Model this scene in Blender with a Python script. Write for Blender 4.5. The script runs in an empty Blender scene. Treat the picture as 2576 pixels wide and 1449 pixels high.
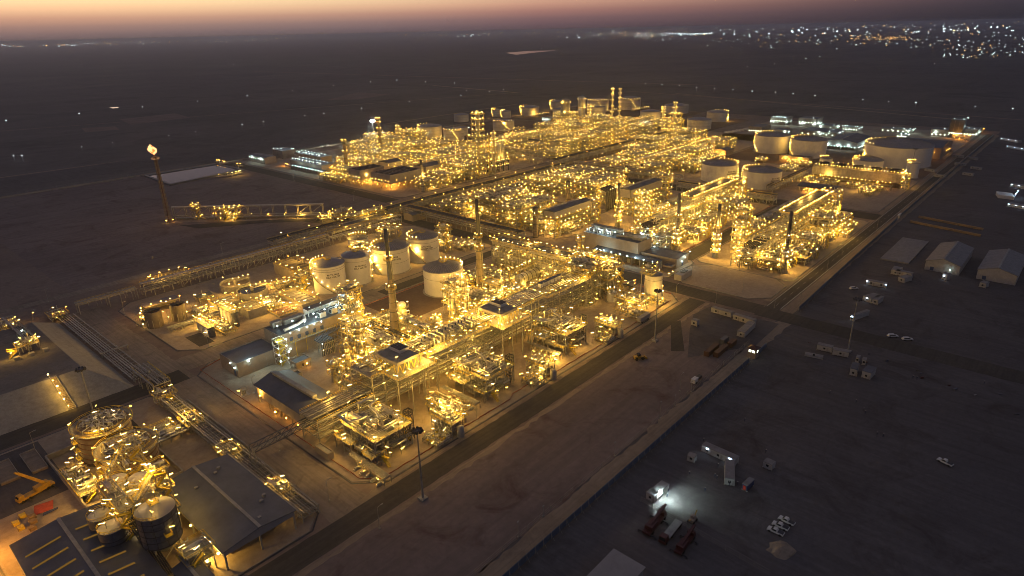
SIDE_E = 22.0; LENS_E = 40.0; BULB_W = 345.0; SKY_S = 0.012; EXPO = 0.0; LIT = 1.0; HAZE = 9e-5
import bpy, math, random
from mathutils import Vector, Matrix
sc = bpy.context.scene
col = sc.collection
rnd = random.Random(7)
PI = math.pi
# ------------------------------------------------------------ camera model
FPX = 1640.0; PIT = math.atan(648 / FPX); ROL = math.radians(-1.27); HED = math.radians(48)
CH = 150.0
def ray(x, y):
    dx = x - 1288; dy = -(y - 724.5)
    cx = dx * math.cos(ROL) - dy * math.sin(ROL); cy = dx * math.sin(ROL) + dy * math.cos(ROL)
    return cx, FPX * math.cos(PIT) + cy * math.sin(PIT), -FPX * math.sin(PIT) + cy * math.cos(PIT)
def G(x, y, z=0.0):
    """photo point (2576 px wide) -> site plan point (u, v) at height z"""
    a, b, c = ray(x, y); t = (z - CH) / c; a *= t; b *= t
    return a * math.cos(HED) + b * math.sin(HED), -a * math.sin(HED) + b * math.cos(HED)
def proj_y(u, v, z):
    X = u * math.cos(HED) - v * math.sin(HED); Y = u * math.sin(HED) + v * math.cos(HED); z -= CH
    d = Y * math.cos(PIT) - z * math.sin(PIT); up = Y * math.sin(PIT) + z * math.cos(PIT)
    cx = X / d * FPX; cy = up / d * FPX
    return 724.5 - (cx * math.sin(-ROL) + cy * math.cos(-ROL))
def HZ(u, v, yt):
    lo, hi = 0.0, 149.0
    for _ in range(30):
        m = (lo + hi) / 2
        if proj_y(u, v, m) > yt: lo = m
        else: hi = m
    return lo
def NEAR(x, y, r):
    """centre of a round thing whose nearest base point shows at photo point x, y"""
    u, v = G(x, y); d = math.hypot(u, v)
    return u + u / d * r, v + v / d * r

# ------------------------------------------------------------ materials
def new_mat(name):
    m = bpy.data.materials.new(name); m.use_nodes = True
    nt = m.node_tree; nt.nodes.clear()
    out = nt.nodes.new('ShaderNodeOutputMaterial')
    return m, nt, out
def mat(name, c, rough=0.6, metal=0.0, var=0.25, scale=0.4, c2=None, bump=0.0, detail=5, spec=0.5):
    m, nt, out = new_mat(name)
    N = nt.nodes.new; L = nt.links.new
    b = N('ShaderNodeBsdfPrincipled'); L(b.outputs[0], out.inputs[0])
    b.inputs['Roughness'].default_value = rough; b.inputs['Metallic'].default_value = metal
    b.inputs['Specular IOR Level'].default_value = spec
    tc = N('ShaderNodeTexCoord'); geo = N('ShaderNodeNewGeometry')
    nz = N('ShaderNodeTexNoise'); nz.inputs['Scale'].default_value = scale; nz.inputs['Detail'].default_value = detail
    nz.inputs['Roughness'].default_value = 0.65
    L(geo.outputs['Position'], nz.inputs['Vector'])
    rp = N('ShaderNodeValToRGB'); rp.color_ramp.elements[0].position = 0.32; rp.color_ramp.elements[1].position = 0.72
    lo = tuple(v * (1 - var) for v in c); hi = c2 if c2 else tuple(min(1, v * (1 + var * 0.6)) for v in c)
    rp.color_ramp.elements[0].color = (*lo, 1); rp.color_ramp.elements[1].color = (*hi, 1)
    L(nz.outputs['Fac'], rp.inputs['Fac']); L(rp.outputs[0], b.inputs['Base Color'])
    if bump:
        bp = N('ShaderNodeBump'); bp.inputs['Strength'].default_value = bump
        L(nz.outputs['Fac'], bp.inputs['Height']); L(bp.outputs[0], b.inputs['Normal'])
    return m
def emi(name, c, s, sample=True):
    m, nt, out = new_mat(name)
    e = nt.nodes.new('ShaderNodeEmission'); e.inputs[0].default_value = (*c, 1); e.inputs[1].default_value = s
    nt.links.new(e.outputs[0], out.inputs[0])
    try: m.cycles.emission_sampling = 'FRONT' if sample else 'NONE'
    except Exception: pass
    return m
def ground_mat(name, c, c2, s1=0.012, s2=0.25, blot=(0.1, 0.07, 0.06), blot_amt=0.5, streak=None, track=0.0, rough=0.95):
    """earth or paving: broad patches, fine grain, dark blots of its own colour and wheel tracks"""
    m, nt, out = new_mat(name); N = nt.nodes.new; L = nt.links.new
    b = N('ShaderNodeBsdfPrincipled'); L(b.outputs[0], out.inputs[0]); b.inputs['Roughness'].default_value = rough
    b.inputs['Specular IOR Level'].default_value = 0.15
    geo = N('ShaderNodeNewGeometry')
    def noise(sc_, det=6, r=0.6, vec=None, dist=0.0):
        n = N('ShaderNodeTexNoise'); n.inputs['Scale'].default_value = sc_; n.inputs['Detail'].default_value = det
        n.inputs['Roughness'].default_value = r; n.inputs['Distortion'].default_value = dist
        L(vec if vec else geo.outputs['Position'], n.inputs['Vector']); return n.outputs['Fac']
    def ramp(f, a, b_):
        r = N('ShaderNodeMapRange'); r.inputs['From Min'].default_value = a; r.inputs['From Max'].default_value = b_
        L(f, r.inputs['Value']); return r.outputs[0]
    def mix(f, a, b_, blend='MIX'):
        x = N('ShaderNodeMix'); x.data_type = 'RGBA'; x.blend_type = blend
        if isinstance(f, float): x.inputs[0].default_value = f
        else: L(f, x.inputs[0])
        for i, v in ((6, a), (7, b_)):
            if isinstance(v, tuple): x.inputs[i].default_value = (*v, 1)
            else: L(v, x.inputs[i])
        return x.outputs[2]
    base = mix(ramp(noise(s1, 8, 0.65, dist=0.6), 0.35, 0.65), c, c2)
    n1 = noise(s1 * 3.3, 9, 0.7, dist=1.0)
    f = N('ShaderNodeMath'); f.operation = 'MULTIPLY'; f.inputs[1].default_value = blot_amt
    L(ramp(n1, 0.52, 0.72), f.inputs[0])
    base = mix(f.outputs[0], base, blot)
    g = ramp(noise(s2, 8, 0.75), 0.2, 0.8)
    gr = N('ShaderNodeMapRange'); gr.inputs['To Min'].default_value = 0.72; gr.inputs['To Max'].default_value = 1.2
    L(g, gr.inputs['Value'])
    cmb = N('ShaderNodeCombineColor')
    for i in range(3): L(gr.outputs[0], cmb.inputs[i])
    base = mix(1.0, base, cmb.outputs[0], 'MULTIPLY')
    if track:
        mp = N('ShaderNodeMapping'); mp.inputs['Scale'].default_value = streak or (0.01, 0.5, 1)
        L(geo.outputs['Position'], mp.inputs['Vector'])
        t = ramp(noise(1.0, 6, 0.7, mp.outputs[0], 0.4), 0.42, 0.68)
        q = N('ShaderNodeMath'); q.operation = 'MULTIPLY'; q.inputs[1].default_value = track; L(t, q.inputs[0])
        base = mix(q.outputs[0], base, tuple(v * 0.45 for v in c))
    L(base, b.inputs['Base Color'])
    bp = N('ShaderNodeBump'); bp.inputs['Strength'].default_value = 0.35; bp.inputs['Distance'].default_value = 0.4
    L(noise(s2 * 0.6, 8, 0.7), bp.inputs['Height']); L(bp.outputs[0], b.inputs['Normal'])
    return m

M = {}
M['steel'] = mat('galvanised_steel', (0.43, 0.41, 0.35), 0.5, 0.2, 0.35, 0.8)
M['grey'] = mat('grey_painted_steel', (0.33, 0.33, 0.32), 0.55, 0.1, 0.3, 0.6)
M['dark'] = mat('dark_steel', (0.07, 0.07, 0.08), 0.5, 0.2, 0.4, 0.6)
M['pipe'] = mat('aluminium_cladding', (0.62, 0.60, 0.55), 0.32, 0.75, 0.25, 1.2)
M['pipe2'] = mat('grey_pipe_paint', (0.38, 0.37, 0.34), 0.45, 0.2, 0.35, 1.0)
M['brown'] = mat('rusty_red_primer', (0.16, 0.07, 0.05), 0.7, 0.0, 0.4, 1.0)
M['deck'] = mat('deck_grating', (0.33, 0.32, 0.27), 0.6, 0.1, 0.5, 2.2)
M['yellow'] = mat('yellow_handrail', (0.78, 0.56, 0.05), 0.5, 0.0, 0.25, 0.7)
M['vessel'] = mat('vessel_cladding', (0.58, 0.56, 0.50), 0.35, 0.65, 0.3, 0.7)
M['stackm'] = mat('brick_lined_stack', (0.25, 0.20, 0.15), 0.6, 0.1, 0.35, 0.25)
M['stackt'] = mat('sooty_stack_top', (0.11, 0.11, 0.125), 0.5, 0.2, 0.4, 0.3)
M['tank'] = mat('white_tank_paint', (0.78, 0.75, 0.70), 0.5, 0.0, 0.12, 0.12, detail=8)
M['tankf'] = mat('cream_tank_paint', (0.68, 0.63, 0.57), 0.5, 0.0, 0.15, 0.08)
M['dome'] = mat('grey_dome_roof', (0.26, 0.26, 0.29), 0.42, 0.35, 0.25, 0.3)
M['rib'] = mat('dome_rib', (0.40, 0.38, 0.36), 0.5, 0.2, 0.15, 0.5)
M['blue'] = mat('blue_grey_sheeting', (0.11, 0.122, 0.155), 0.5, 0.1, 0.38, 0.09, detail=9)
M['bluecap'] = mat('blue_cap', (0.06, 0.10, 0.22), 0.5, 0.0, 0.2, 0.5)
M['wallb'] = mat('beige_block_wall', (0.34, 0.29, 0.24), 0.85, 0.0, 0.2, 0.15)
M['wallg'] = mat('grey_sheet_wall', (0.36, 0.34, 0.33), 0.6, 0.1, 0.15, 0.2)
M['conc'] = mat('cast_concrete', (0.40, 0.37, 0.32), 0.85, 0.0, 0.25, 0.3)
M['white'] = mat('white_paint', (0.72, 0.72, 0.70), 0.5, 0.0, 0.12, 0.8)
M['acw'] = mat('white_ac_casing', (0.75, 0.76, 0.74), 0.5, 0.1, 0.12, 0.8)
M['cab'] = mat('portable_cabin_paint', (0.46, 0.45, 0.44), 0.6, 0.0, 0.2, 0.5)
M['cabr'] = mat('portable_cabin_roof', (0.24, 0.235, 0.24), 0.65, 0.0, 0.25, 0.4)
M['red'] = mat('red_plastic', (0.55, 0.05, 0.03), 0.6, 0.0, 0.2, 2)
M['net'] = mat('orange_safety_net', (0.42, 0.12, 0.06), 0.8, 0.0, 0.45, 1.5)
M['tarp'] = mat('orange_tarpaulin', (0.60, 0.10, 0.05), 0.8, 0.0, 0.3, 0.6, bump=0.4)
M['bluetarp'] = mat('blue_tarpaulin', (0.05, 0.07, 0.16), 0.8, 0.0, 0.3, 0.6, bump=0.4)
M['wood'] = mat('bare_timber', (0.35, 0.24, 0.12), 0.8, 0.0, 0.3, 1)
M['cont'] = mat('rust_red_container', (0.10, 0.045, 0.038), 0.65, 0.0, 0.3, 0.8)
M['contb'] = mat('blue_grey_container', (0.12, 0.13, 0.16), 0.65, 0.0, 0.3, 0.8)
M['fence'] = mat('blue_hoarding', (0.10, 0.15, 0.24), 0.55, 0.2, 0.25, 0.5)
M['rubber'] = mat('black_rubber', (0.02, 0.02, 0.02), 0.8, 0, 0.2, 1)
M['glass'] = mat('dark_glass', (0.02, 0.025, 0.03), 0.08, 0, 0.1, 1)
M['truckr'] = mat('dark_red_truck_paint', (0.085, 0.02, 0.022), 0.4, 0, 0.3, 1)
M['cranedk'] = mat('yellow_crane_paint', (0.55, 0.33, 0.04), 0.45, 0, 0.3, 0.8)
M['text'] = mat('black_lettering', (0.015, 0.015, 0.015), 0.6, 0, 0.1, 1)
M['skin'] = mat('skin', (0.35, 0.2, 0.13), 0.6, 0, 0.1, 3)
M['cloth'] = mat('navy_coverall', (0.03, 0.045, 0.10), 0.8, 0, 0.2, 3)
M['hat'] = mat('white_hard_hat', (0.7, 0.7, 0.65), 0.4, 0, 0.05, 3)
M['asphalt'] = ground_mat('asphalt', (0.085, 0.080, 0.074), (0.13, 0.115, 0.098), 0.02, 0.5, (0.12, 0.10, 0.08), 0.5, track=0.4, streak=(0.02, 0.6, 1))
M['dusty'] = ground_mat('dusty_street', (0.40, 0.33, 0.26), (0.29, 0.245, 0.20), 0.03, 0.4, (0.07, 0.06, 0.05), 0.55, track=0.6, streak=(0.7, 0.02, 1))
M['track'] = ground_mat('sand_track', (0.40, 0.32, 0.24), (0.31, 0.25, 0.195), 0.03, 0.4, (0.14, 0.11, 0.09), 0.5, track=0.5, streak=(0.02, 0.8, 1))
M['paving'] = ground_mat('concrete_paving', (0.46, 0.375, 0.285), (0.37, 0.30, 0.23), 0.03, 0.4, (0.20, 0.13, 0.09), 0.45)
M['redpave'] = ground_mat('reddish_bund_floor', (0.20, 0.14, 0.115), (0.16, 0.11, 0.09), 0.03, 0.4, (0.10, 0.07, 0.06), 0.4)
M['earth'] = ground_mat('compacted_earth', (0.30, 0.235, 0.195), (0.22, 0.17, 0.15), 0.01, 0.3, (0.085, 0.055, 0.05), 0.6)
M['lot'] = ground_mat('reddish_grey_earth', (0.28, 0.225, 0.205), (0.215, 0.17, 0.16), 0.016, 0.35, (0.11, 0.05, 0.045), 0.75, track=0.45, streak=(0.012, 0.25, 1))
M['darklot'] = ground_mat('dark_gravel', (0.17, 0.157, 0.158), (0.122, 0.113, 0.118), 0.012, 0.5, (0.06, 0.048, 0.046), 0.75, track=0.5, streak=(0.35, 0.018, 1))
M['desert'] = ground_mat('desert_sand', (0.18, 0.165, 0.16), (0.13, 0.12, 0.118), 0.0022, 0.06, (0.045, 0.038, 0.045), 0.7, track=0.4, streak=(0.0006, 0.012, 1))
M['bank'] = ground_mat('concrete_lined_bank', (0.45, 0.42, 0.35), (0.36, 0.34, 0.29), 0.03, 0.6, (0.12, 0.115, 0.095), 0.35, track=0.35, streak=(0.5, 0.01, 1))
M['moundtop'] = ground_mat('gravel_mound_top', (0.27, 0.24, 0.215), (0.20, 0.18, 0.165), 0.04, 0.5, (0.08, 0.07, 0.06), 0.5)
M['line'] = mat('road_paint', (0.62, 0.60, 0.55), 0.7, 0, 0.3, 0.6)
M['kerb'] = mat('kerb_concrete', (0.34, 0.30, 0.25), 0.8, 0, 0.2, 0.5)
def water(name, c, rough):
    m, nt, out = new_mat(name); N = nt.nodes.new; L = nt.links.new
    b = N('ShaderNodeBsdfPrincipled'); L(b.outputs[0], out.inputs[0])
    b.inputs['Base Color'].default_value = (*c, 1); b.inputs['Roughness'].default_value = rough
    b.inputs['IOR'].default_value = 1.6
    geo = N('ShaderNodeNewGeometry'); n = N('ShaderNodeTexNoise'); n.inputs['Scale'].default_value = 0.8
    L(geo.outputs['Position'], n.inputs['Vector'])
    bp = N('ShaderNodeBump'); bp.inputs['Strength'].default_value = 0.05; L(n.outputs['Fac'], bp.inputs['Height']); L(bp.outputs[0], b.inputs['Normal'])
    return m
M['water'] = water('basin_water', (0.05, 0.055, 0.07), 0.12)
M['pond'] = water('pond_water', (0.10, 0.10, 0.12), 0.06)
WARM = (1.0, 0.555, 0.088); COOL = (0.72, 1.0, 0.93)
for k_, c_, f_ in (('warm', WARM, 1), ('paler', (1.0, .66, .26), .9), ('deeper', (1.0, .41, .05), .8), ('cool', COOL, .8), ('amber', (1.0, 0.42, 0.05), 1.3), ('blueish', (0.55, 0.78, 1.0), .8)):
    M[k_] = emi(k_ + '_diffuser', c_, SIDE_E * f_, False); M[k_ + '_lens'] = emi(k_ + '_lens', c_, LENS_E * f_, False)
M['warmf'] = emi('far_warm_diffuser', WARM, SIDE_E * .8, False); M['coolf'] = emi('far_cool_diffuser', COOL, SIDE_E * .7, False); M['warmf_lens'] = M['warm_lens']; M['coolf_lens'] = M['cool_lens']
for k_, c_ in (('paler', (1.0, .66, .26)), ('deeper', (1.0, .41, .05))): M[k_ + 'f'] = emi('far_' + k_ + '_diffuser', c_, SIDE_E * .7, False); M[k_ + 'f_lens'] = M[k_ + '_lens']
M['cityw'] = emi('far_white_light', (0.72, 0.95, 1.0), 3.2, False)
M['cityo'] = emi('far_orange_light', (1.0, 0.50, 0.15), 3.6, False)
M['cityr'] = emi('far_red_light', (1.0, 0.12, 0.05), 12, False)
M['cityw2'] = emi('horizon_white_light', (0.75, 0.95, 1.0), 16, False); M['cityo2'] = emi('horizon_orange_light', (1.0, 0.55, 0.2), 18, False)
M['deslamp'] = emi('desert_lamp_light', (0.75, .95, 1.0), 14, False)
M['window'] = emi('lit_window', (0.9, 1.0, 0.75), 4)
M['flood'] = emi('floodlight', (0.80, 1.0, 0.95), 400)
# ------------------------------------------------------------ mesh builder
class MB:
    def __init__(s): s.v = []; s.f = []; s.m = []; s.mi = 0; s.p = []
    def add(s, vs, fs):
        k = len(s.v); s.p.append((k, len(s.f))); s.v += vs; s.f += [tuple(i + k for i in f) for f in fs]; s.m += [s.mi] * len(fs); return s
    def box(s, x0, x1, y0, y1, z0, z1):
        return s.add([(x0, y0, z0), (x1, y0, z0), (x1, y1, z0), (x0, y1, z0), (x0, y0, z1), (x1, y0, z1), (x1, y1, z1), (x0, y1, z1)],
                     [(0, 3, 2, 1), (4, 5, 6, 7), (0, 1, 5, 4), (1, 2, 6, 5), (2, 3, 7, 6), (3, 0, 4, 7)])
    def cb(s, x, y, z, a, b, c): return s.box(x - a / 2, x + a / 2, y - b / 2, y + b / 2, z, z + c)
    def hexa(s, b4, t4):
        return s.add(list(b4) + list(t4), [(0, 3, 2, 1), (4, 5, 6, 7), (0, 1, 5, 4), (1, 2, 6, 5), (2, 3, 7, 6), (3, 0, 4, 7)])
    def beam(s, p, q, w, h=None):
        h = h or w; p = Vector(p); q = Vector(q); d = q - p
        if d.length < 1e-6: return s
        d.normalize(); up = Vector((0, 0, 1)) if abs(d.z) < 0.95 else Vector((1, 0, 0))
        a = d.cross(up).normalized() * (w / 2); b = a.cross(d).normalized() * (h / 2)
        return s.hexa([tuple(p - a - b), tuple(p + a - b), tuple(q + a - b), tuple(q - a - b)],
                      [tuple(p - a + b), tuple(p + a + b), tuple(q + a + b), tuple(q - a + b)])
    def cyl(s, p, q, r, n=8, r2=None):
        r2 = r if r2 is None else r2; p = Vector(p); q = Vector(q); d = (q - p)
        if d.length < 1e-6: return s
        d.normalize(); up = Vector((0, 0, 1)) if abs(d.z) < 0.95 else Vector((1, 0, 0))
        a = d.cross(up).normalized(); b = a.cross(d).normalized(); vs = []
        for c, rr in ((p, r), (q, r2)):
            for i in range(n):
                t = 2 * PI * i / n; vs.append(tuple(c + a * (rr * math.cos(t)) + b * (rr * math.sin(t))))
        return s.add(vs, [(i, (i + 1) % n, n + (i + 1) % n, n + i) for i in range(n)] + [tuple(range(n - 1, -1, -1)), tuple(range(n, 2 * n))])
    def lathe(s, x, y, prof, n=24, a0=0, a1=2 * PI):
        full = abs(a1 - a0 - 2 * PI) < 1e-6; k = n if full else n + 1; vs = []
        for r, z in prof:
            for i in range(k):
                t = a0 + (a1 - a0) * i / n; vs.append((x + r * math.cos(t), y + r * math.sin(t), z))
        fs = []
        for j in range(len(prof) - 1):
            for i in range(n):
                a = j * k + i; b = j * k + (i + 1) % k; fs.append((a, b, b + k, a + k))
        return s.add(vs, fs)
    def pipe(s, pts, r, n=6):
        for p, q in zip(pts, pts[1:]):
            p = Vector(p); q = Vector(q); d = q - p
            if d.length < 1e-4: continue
            d.normalize(); s.cyl(p - d * r * 0.5, q + d * r * 0.5, r, n)
        return s
    def drum(s, p, q, r, n=12):
        p = Vector(p); q = Vector(q); d = (q - p).normalized()
        s.cyl(p, q, r, n); s.cyl(p, p - d * r * 0.35, r, n, r * 0.6); s.cyl(q, q + d * r * 0.35, r, n, r * 0.6); return s
    def poly(s, pts, z0, z1):
        n = len(pts)
        return s.add([(x, y, z0) for x, y in pts] + [(x, y, z1) for x, y in pts],
                     [tuple(range(n - 1, -1, -1)), tuple(range(n, 2 * n))] + [(i, (i + 1) % n, n + (i + 1) % n, n + i) for i in range(n)])
    def rail(s, pts, h=1.1, w=0.09, post=2.2, closed=False):
        pts = list(pts) + ([pts[0]] if closed else [])
        for p, q in zip(pts, pts[1:]):
            for hh in (h, h * 0.5): s.beam((p[0], p[1], p[2] + hh), (q[0], q[1], q[2] + hh), w)
            L = math.dist(p, q); k = max(1, int(L / post))
            for i in range(k + 1):
                t = i / k; x, y, z = (p[j] + (q[j] - p[j]) * t for j in range(3)); s.beam((x, y, z), (x, y, z + h), w)
        return s
    def ring(s, x, y, z, r, n=20, h=1.1, w=0.09, a0=0, a1=2 * PI):
        return s.rail([(x + r * math.cos(a0 + (a1 - a0) * i / n), y + r * math.sin(a0 + (a1 - a0) * i / n), z) for i in range(n + 1)], h, w, 9)
SPLITN = {'post', 'leg', 'column', 'stake', 'loop_pipe', 'control_cabinet', 'pump', 'valve', 'duct', 'machine', 'stored_machine', 'roof_fan', 'roof_vent', 'prop', 'bay_wall', 'side_landing', 'lower_deck', 'side_deck', 'machine_casing', 'saddle', 'trailer', 'foot', 'outrigger', 'silo', 'vessel', 'band', 'contents_bay', 'slope', 'dropper', 'pipe', 'drum', 'hoop', 'body', 'fan_bay', 'downpipe'}
def clusters(mb, g=.25):
    """the separate pieces a mesh holds: primitives whose boxes touch belong together"""
    P = []
    ends = mb.p[1:] + [(len(mb.v), len(mb.f))]
    for (v0, f0), (v1, f1) in zip(mb.p, ends):
        vs = mb.v[v0:v1]; P.append([min(p[i] for p in vs) - g for i in range(3)] + [max(p[i] for p in vs) + g for i in range(3)])
    n = len(P); par = list(range(n))
    def find(a):
        while par[a] != a: par[a] = par[par[a]]; a = par[a]
        return a
    o = sorted(range(n), key=lambda i: P[i][0])
    for ii, i in enumerate(o):
        a = P[i]
        for j in o[ii + 1:]:
            b = P[j]
            if b[0] > a[3]: break
            if a[1] <= b[4] and b[1] <= a[4] and a[2] <= b[5] and b[2] <= a[5]: par[find(i)] = find(j)
    G_ = {}
    for i in range(n): G_.setdefault(find(i), []).append(i)
    out = []
    for ids in G_.values():
        b = MB()
        for i in ids:
            v0, f0 = mb.p[i]; v1, f1 = ends[i]; k = len(b.v); b.p.append((k, len(b.f)))
            b.v += mb.v[v0:v1]; b.f += [tuple(q - v0 + k for q in f) for f in mb.f[f0:f1]]; b.m += mb.m[f0:f1]
        out.append(b)
    return out
def mesh(name, mb, mats, o=(0, 0, 0), smooth=False):
    me = bpy.data.meshes.new(name)
    me.from_pydata([(x - o[0], y - o[1], z - o[2]) for x, y, z in mb.v] if o != (0, 0, 0) else mb.v, [], mb.f)
    for m in (mats if isinstance(mats, (list, tuple)) else [mats]): me.materials.append(m)
    if isinstance(mats, (list, tuple)): me.polygons.foreach_set('material_index', mb.m)
    if smooth: me.polygons.foreach_set('use_smooth', [True] * len(me.polygons)); 
    me.update(); return me
NTH = ['first', 'second', 'third', 'fourth', 'fifth', 'sixth', 'seventh', 'eighth', 'ninth', 'tenth', 'eleventh', 'twelfth', 'thirteenth', 'fourteenth', 'fifteenth', 'sixteenth', 'seventeenth', 'eighteenth', 'nineteenth', 'twentieth'] + ['%d%s' % (i, {1: 'st', 2: 'nd', 3: 'rd'}.get(i % 10, 'th')) for i in range(21, 120)]
def tag(o, label=None, cat=None, group=None, kind=None):
    if label: o['label'] = label
    if cat: o['category'] = cat
    if group: o['group'] = group
    if kind: o['kind'] = kind
    return o
def single(name, mb, m, label=None, cat=None, group=None, kind=None, o=(0, 0, 0), smooth=False):
    ob = bpy.data.objects.new(name, mesh(name, mb, m, o, smooth)); ob.location = o; col.objects.link(ob)
    return tag(ob, label, cat, group, kind)
LAMPM = {}
def lamp_mesh(kind, style):
    """a shaded fitting: strong lens facing down, softly glowing diffuser round its sides"""
    k = (kind, style)
    if k not in LAMPM:
        b = MB(); b.mi = 1
        if style == 'post':      # slim post carrying a tilted tube fitting
            b.box(-.05, .05, -.05, .05, 0, 2.3); b.beam((0, 0, 2.3), (.4, 0, 2.5), .09); b.box(.0, 1.3, -.17, .17, 2.68, 2.74)
            b.mi = 0; b.hexa([(.0, -.12, 2.44), (1.3, -.12, 2.52), (1.3, .12, 2.52), (.0, .12, 2.44)], [(.0, -.13, 2.66), (1.3, -.13, 2.68), (1.3, .13, 2.68), (.0, .13, 2.66)])
            b.mi = 2; b.add([(.0, -.13, 2.42), (.0, .13, 2.42), (1.3, .13, 2.5), (1.3, -.13, 2.5)], [(0, 1, 2, 3)])
        else:                    # compact fitting on a short post
            b.box(-.05, .05, -.05, .05, 0, 1.9); b.mi = 0; b.cyl((.3, 0, 1.9), (.3, 0, 2.3), .3, 6)
            b.mi = 2; b.add([(.3 + .3 * math.cos(a), -.3 * math.sin(a), 1.88) for a in (0, 1.05, 2.1, 3.14, 4.19, 5.24)], [(0, 1, 2, 3, 4, 5)])
        LAMPM[k] = mesh('lamp', b, [M[kind], M['grey'], M[kind + '_lens']])
    return LAMPM[k]
NLAMP = [0]; NL = [0]
BULB = {}
def bulb(kind, every):
    k = (kind, every)
    if k not in BULB:
        d = bpy.data.lights.new(kind + '_bulb', 'POINT'); d.energy = BULB_W * every * {'cool': .8, 'amber': 2.6, 'blueish': .5}.get(kind, 1); d.shadow_soft_size = .6
        d.color = {'cool': COOL, 'amber': (1.0, .42, .05), 'blueish': (.55, .78, 1.0)}.get(kind, WARM); BULB[k] = d
    return BULB[k]
class T:
    """one thing: an Empty at its base that parents its parts"""
    def __init__(s, name, label, cat, x, y, z=0, group=None):
        s.r = bpy.data.objects.new(name, None); s.r.empty_display_size = 1; s.o = (x, y, z); s.r.location = s.o; col.objects.link(s.r)
        tag(s.r, label, cat, group); s.nl = 0; s.extra = []
    def part(s, name, mb, m, parent=None, smooth=False, label=None):
        if not mb.v: return None
        if name in SPLITN and 1 < len(mb.p) < 900:
            cl = clusters(mb)
            if 1 < len(cl) <= 90:
                for c in cl: ob = bpy.data.objects.new(name, mesh(name, c, m, s.o, smooth)); col.objects.link(ob); ob.parent = parent or s.r
                return ob
        ob = bpy.data.objects.new(name, mesh(name, mb, m, s.o, smooth)); col.objects.link(ob); ob.parent = parent or s.r
        if label: ob['label'] = label
        return ob
    def lamps(s, pts, kind='warm', style='post', rot=None, every=0):
        pts = sorted(pts, key=lambda p: math.hypot(p[0], p[1]))
        if math.hypot(s.o[0], s.o[1]) > 560: kind = {'warm': 'warmf', 'cool': 'coolf'}.get(kind, kind)
        for p in pts:
            k0 = kind
            if kind in ('warm', 'warmf'):
                q_ = rnd.random(); k0 = ('paler' if q_ < .14 else 'deeper' if q_ < .26 else 'warm') + ('f' if kind == 'warmf' else '')
            NL[0] += 1; ev = 12 if kind == 'warm' else 18 if kind == 'warmf' else 4
            if every: ev = every
            elif s.o[0] < 72 and s.o[1] < 300: ev *= 2
            if NL[0] % ev == 0:
                lo_ = bpy.data.objects.new('bulb', bulb({'warmf': 'warm', 'coolf': 'cool'}.get(kind, kind), {24: 12, 18: 14, 12: 15, 7: 9, 6: 8}.get(ev, ev))); col.objects.link(lo_); lo_.parent = s.r; lo_.location = (p[0] - s.o[0], p[1] - s.o[1], p[2] - s.o[2] + 3.6)
            if s.nl >= 95: s.extra.append((p, kind, style)); continue
            ob = bpy.data.objects.new('lamp', lamp_mesh(k0, style)); col.objects.link(ob); ob.parent = s.r
            ob.location = (p[0] - s.o[0], p[1] - s.o[1], p[2] - s.o[2])
            ob.rotation_euler = (0, 0, rot if rot is not None else (p[3] if len(p) > 3 else rnd.uniform(0, 6.28)))
            k_ = rnd.choice((.6, .8, 1, 1, 1.15, 1.35)); ob.scale = (k_, k_, 1); s.nl += 1; NLAMP[0] += 1
        return s
    def done(s):
        if s.extra:
            kinds = {}
            for p, k, st in s.extra: kinds.setdefault((k, st), []).append(p)
            for (k, st), ps in kinds.items():
                me = lamp_mesh(k, st); vs = [tuple(v.co) for v in me.vertices]; fs = [tuple(p.vertices) for p in me.polygons]; mi = [p.material_index for p in me.polygons]
                b = MB()
                for p in ps:
                    t = rnd.uniform(0, 6.28); q_ = rnd.choice((.6, .85, 1.1)); c, sn = math.cos(t) * q_, math.sin(t) * q_
                    n0 = len(b.m); b.add([(p[0] + x * c - y * sn, p[1] + x * sn + y * c, p[2] + z) for x, y, z in vs], fs); b.m[n0:] = mi
                o = s.part('lamp', b, [M[k], M['grey'], M[k + '_lens']]); o['kind'] = 'stuff'; NLAMP[0] += len(ps)
            s.extra = []
        return s
def kids(o): return [c for c in bpy.data.objects if c.parent == o]
def dup(root, dx, dy, label, group=None, dz=0):
    r = root.copy(); col.objects.link(r); r.location = (root.location.x + dx, root.location.y + dy, root.location.z + dz)
    r['label'] = label
    if group: r['group'] = group
    for ch in root.children:
        c = ch.copy(); col.objects.link(c); c.parent = r
        for g in ch.children:
            d = g.copy(); col.objects.link(d); d.parent = c
    return r
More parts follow.
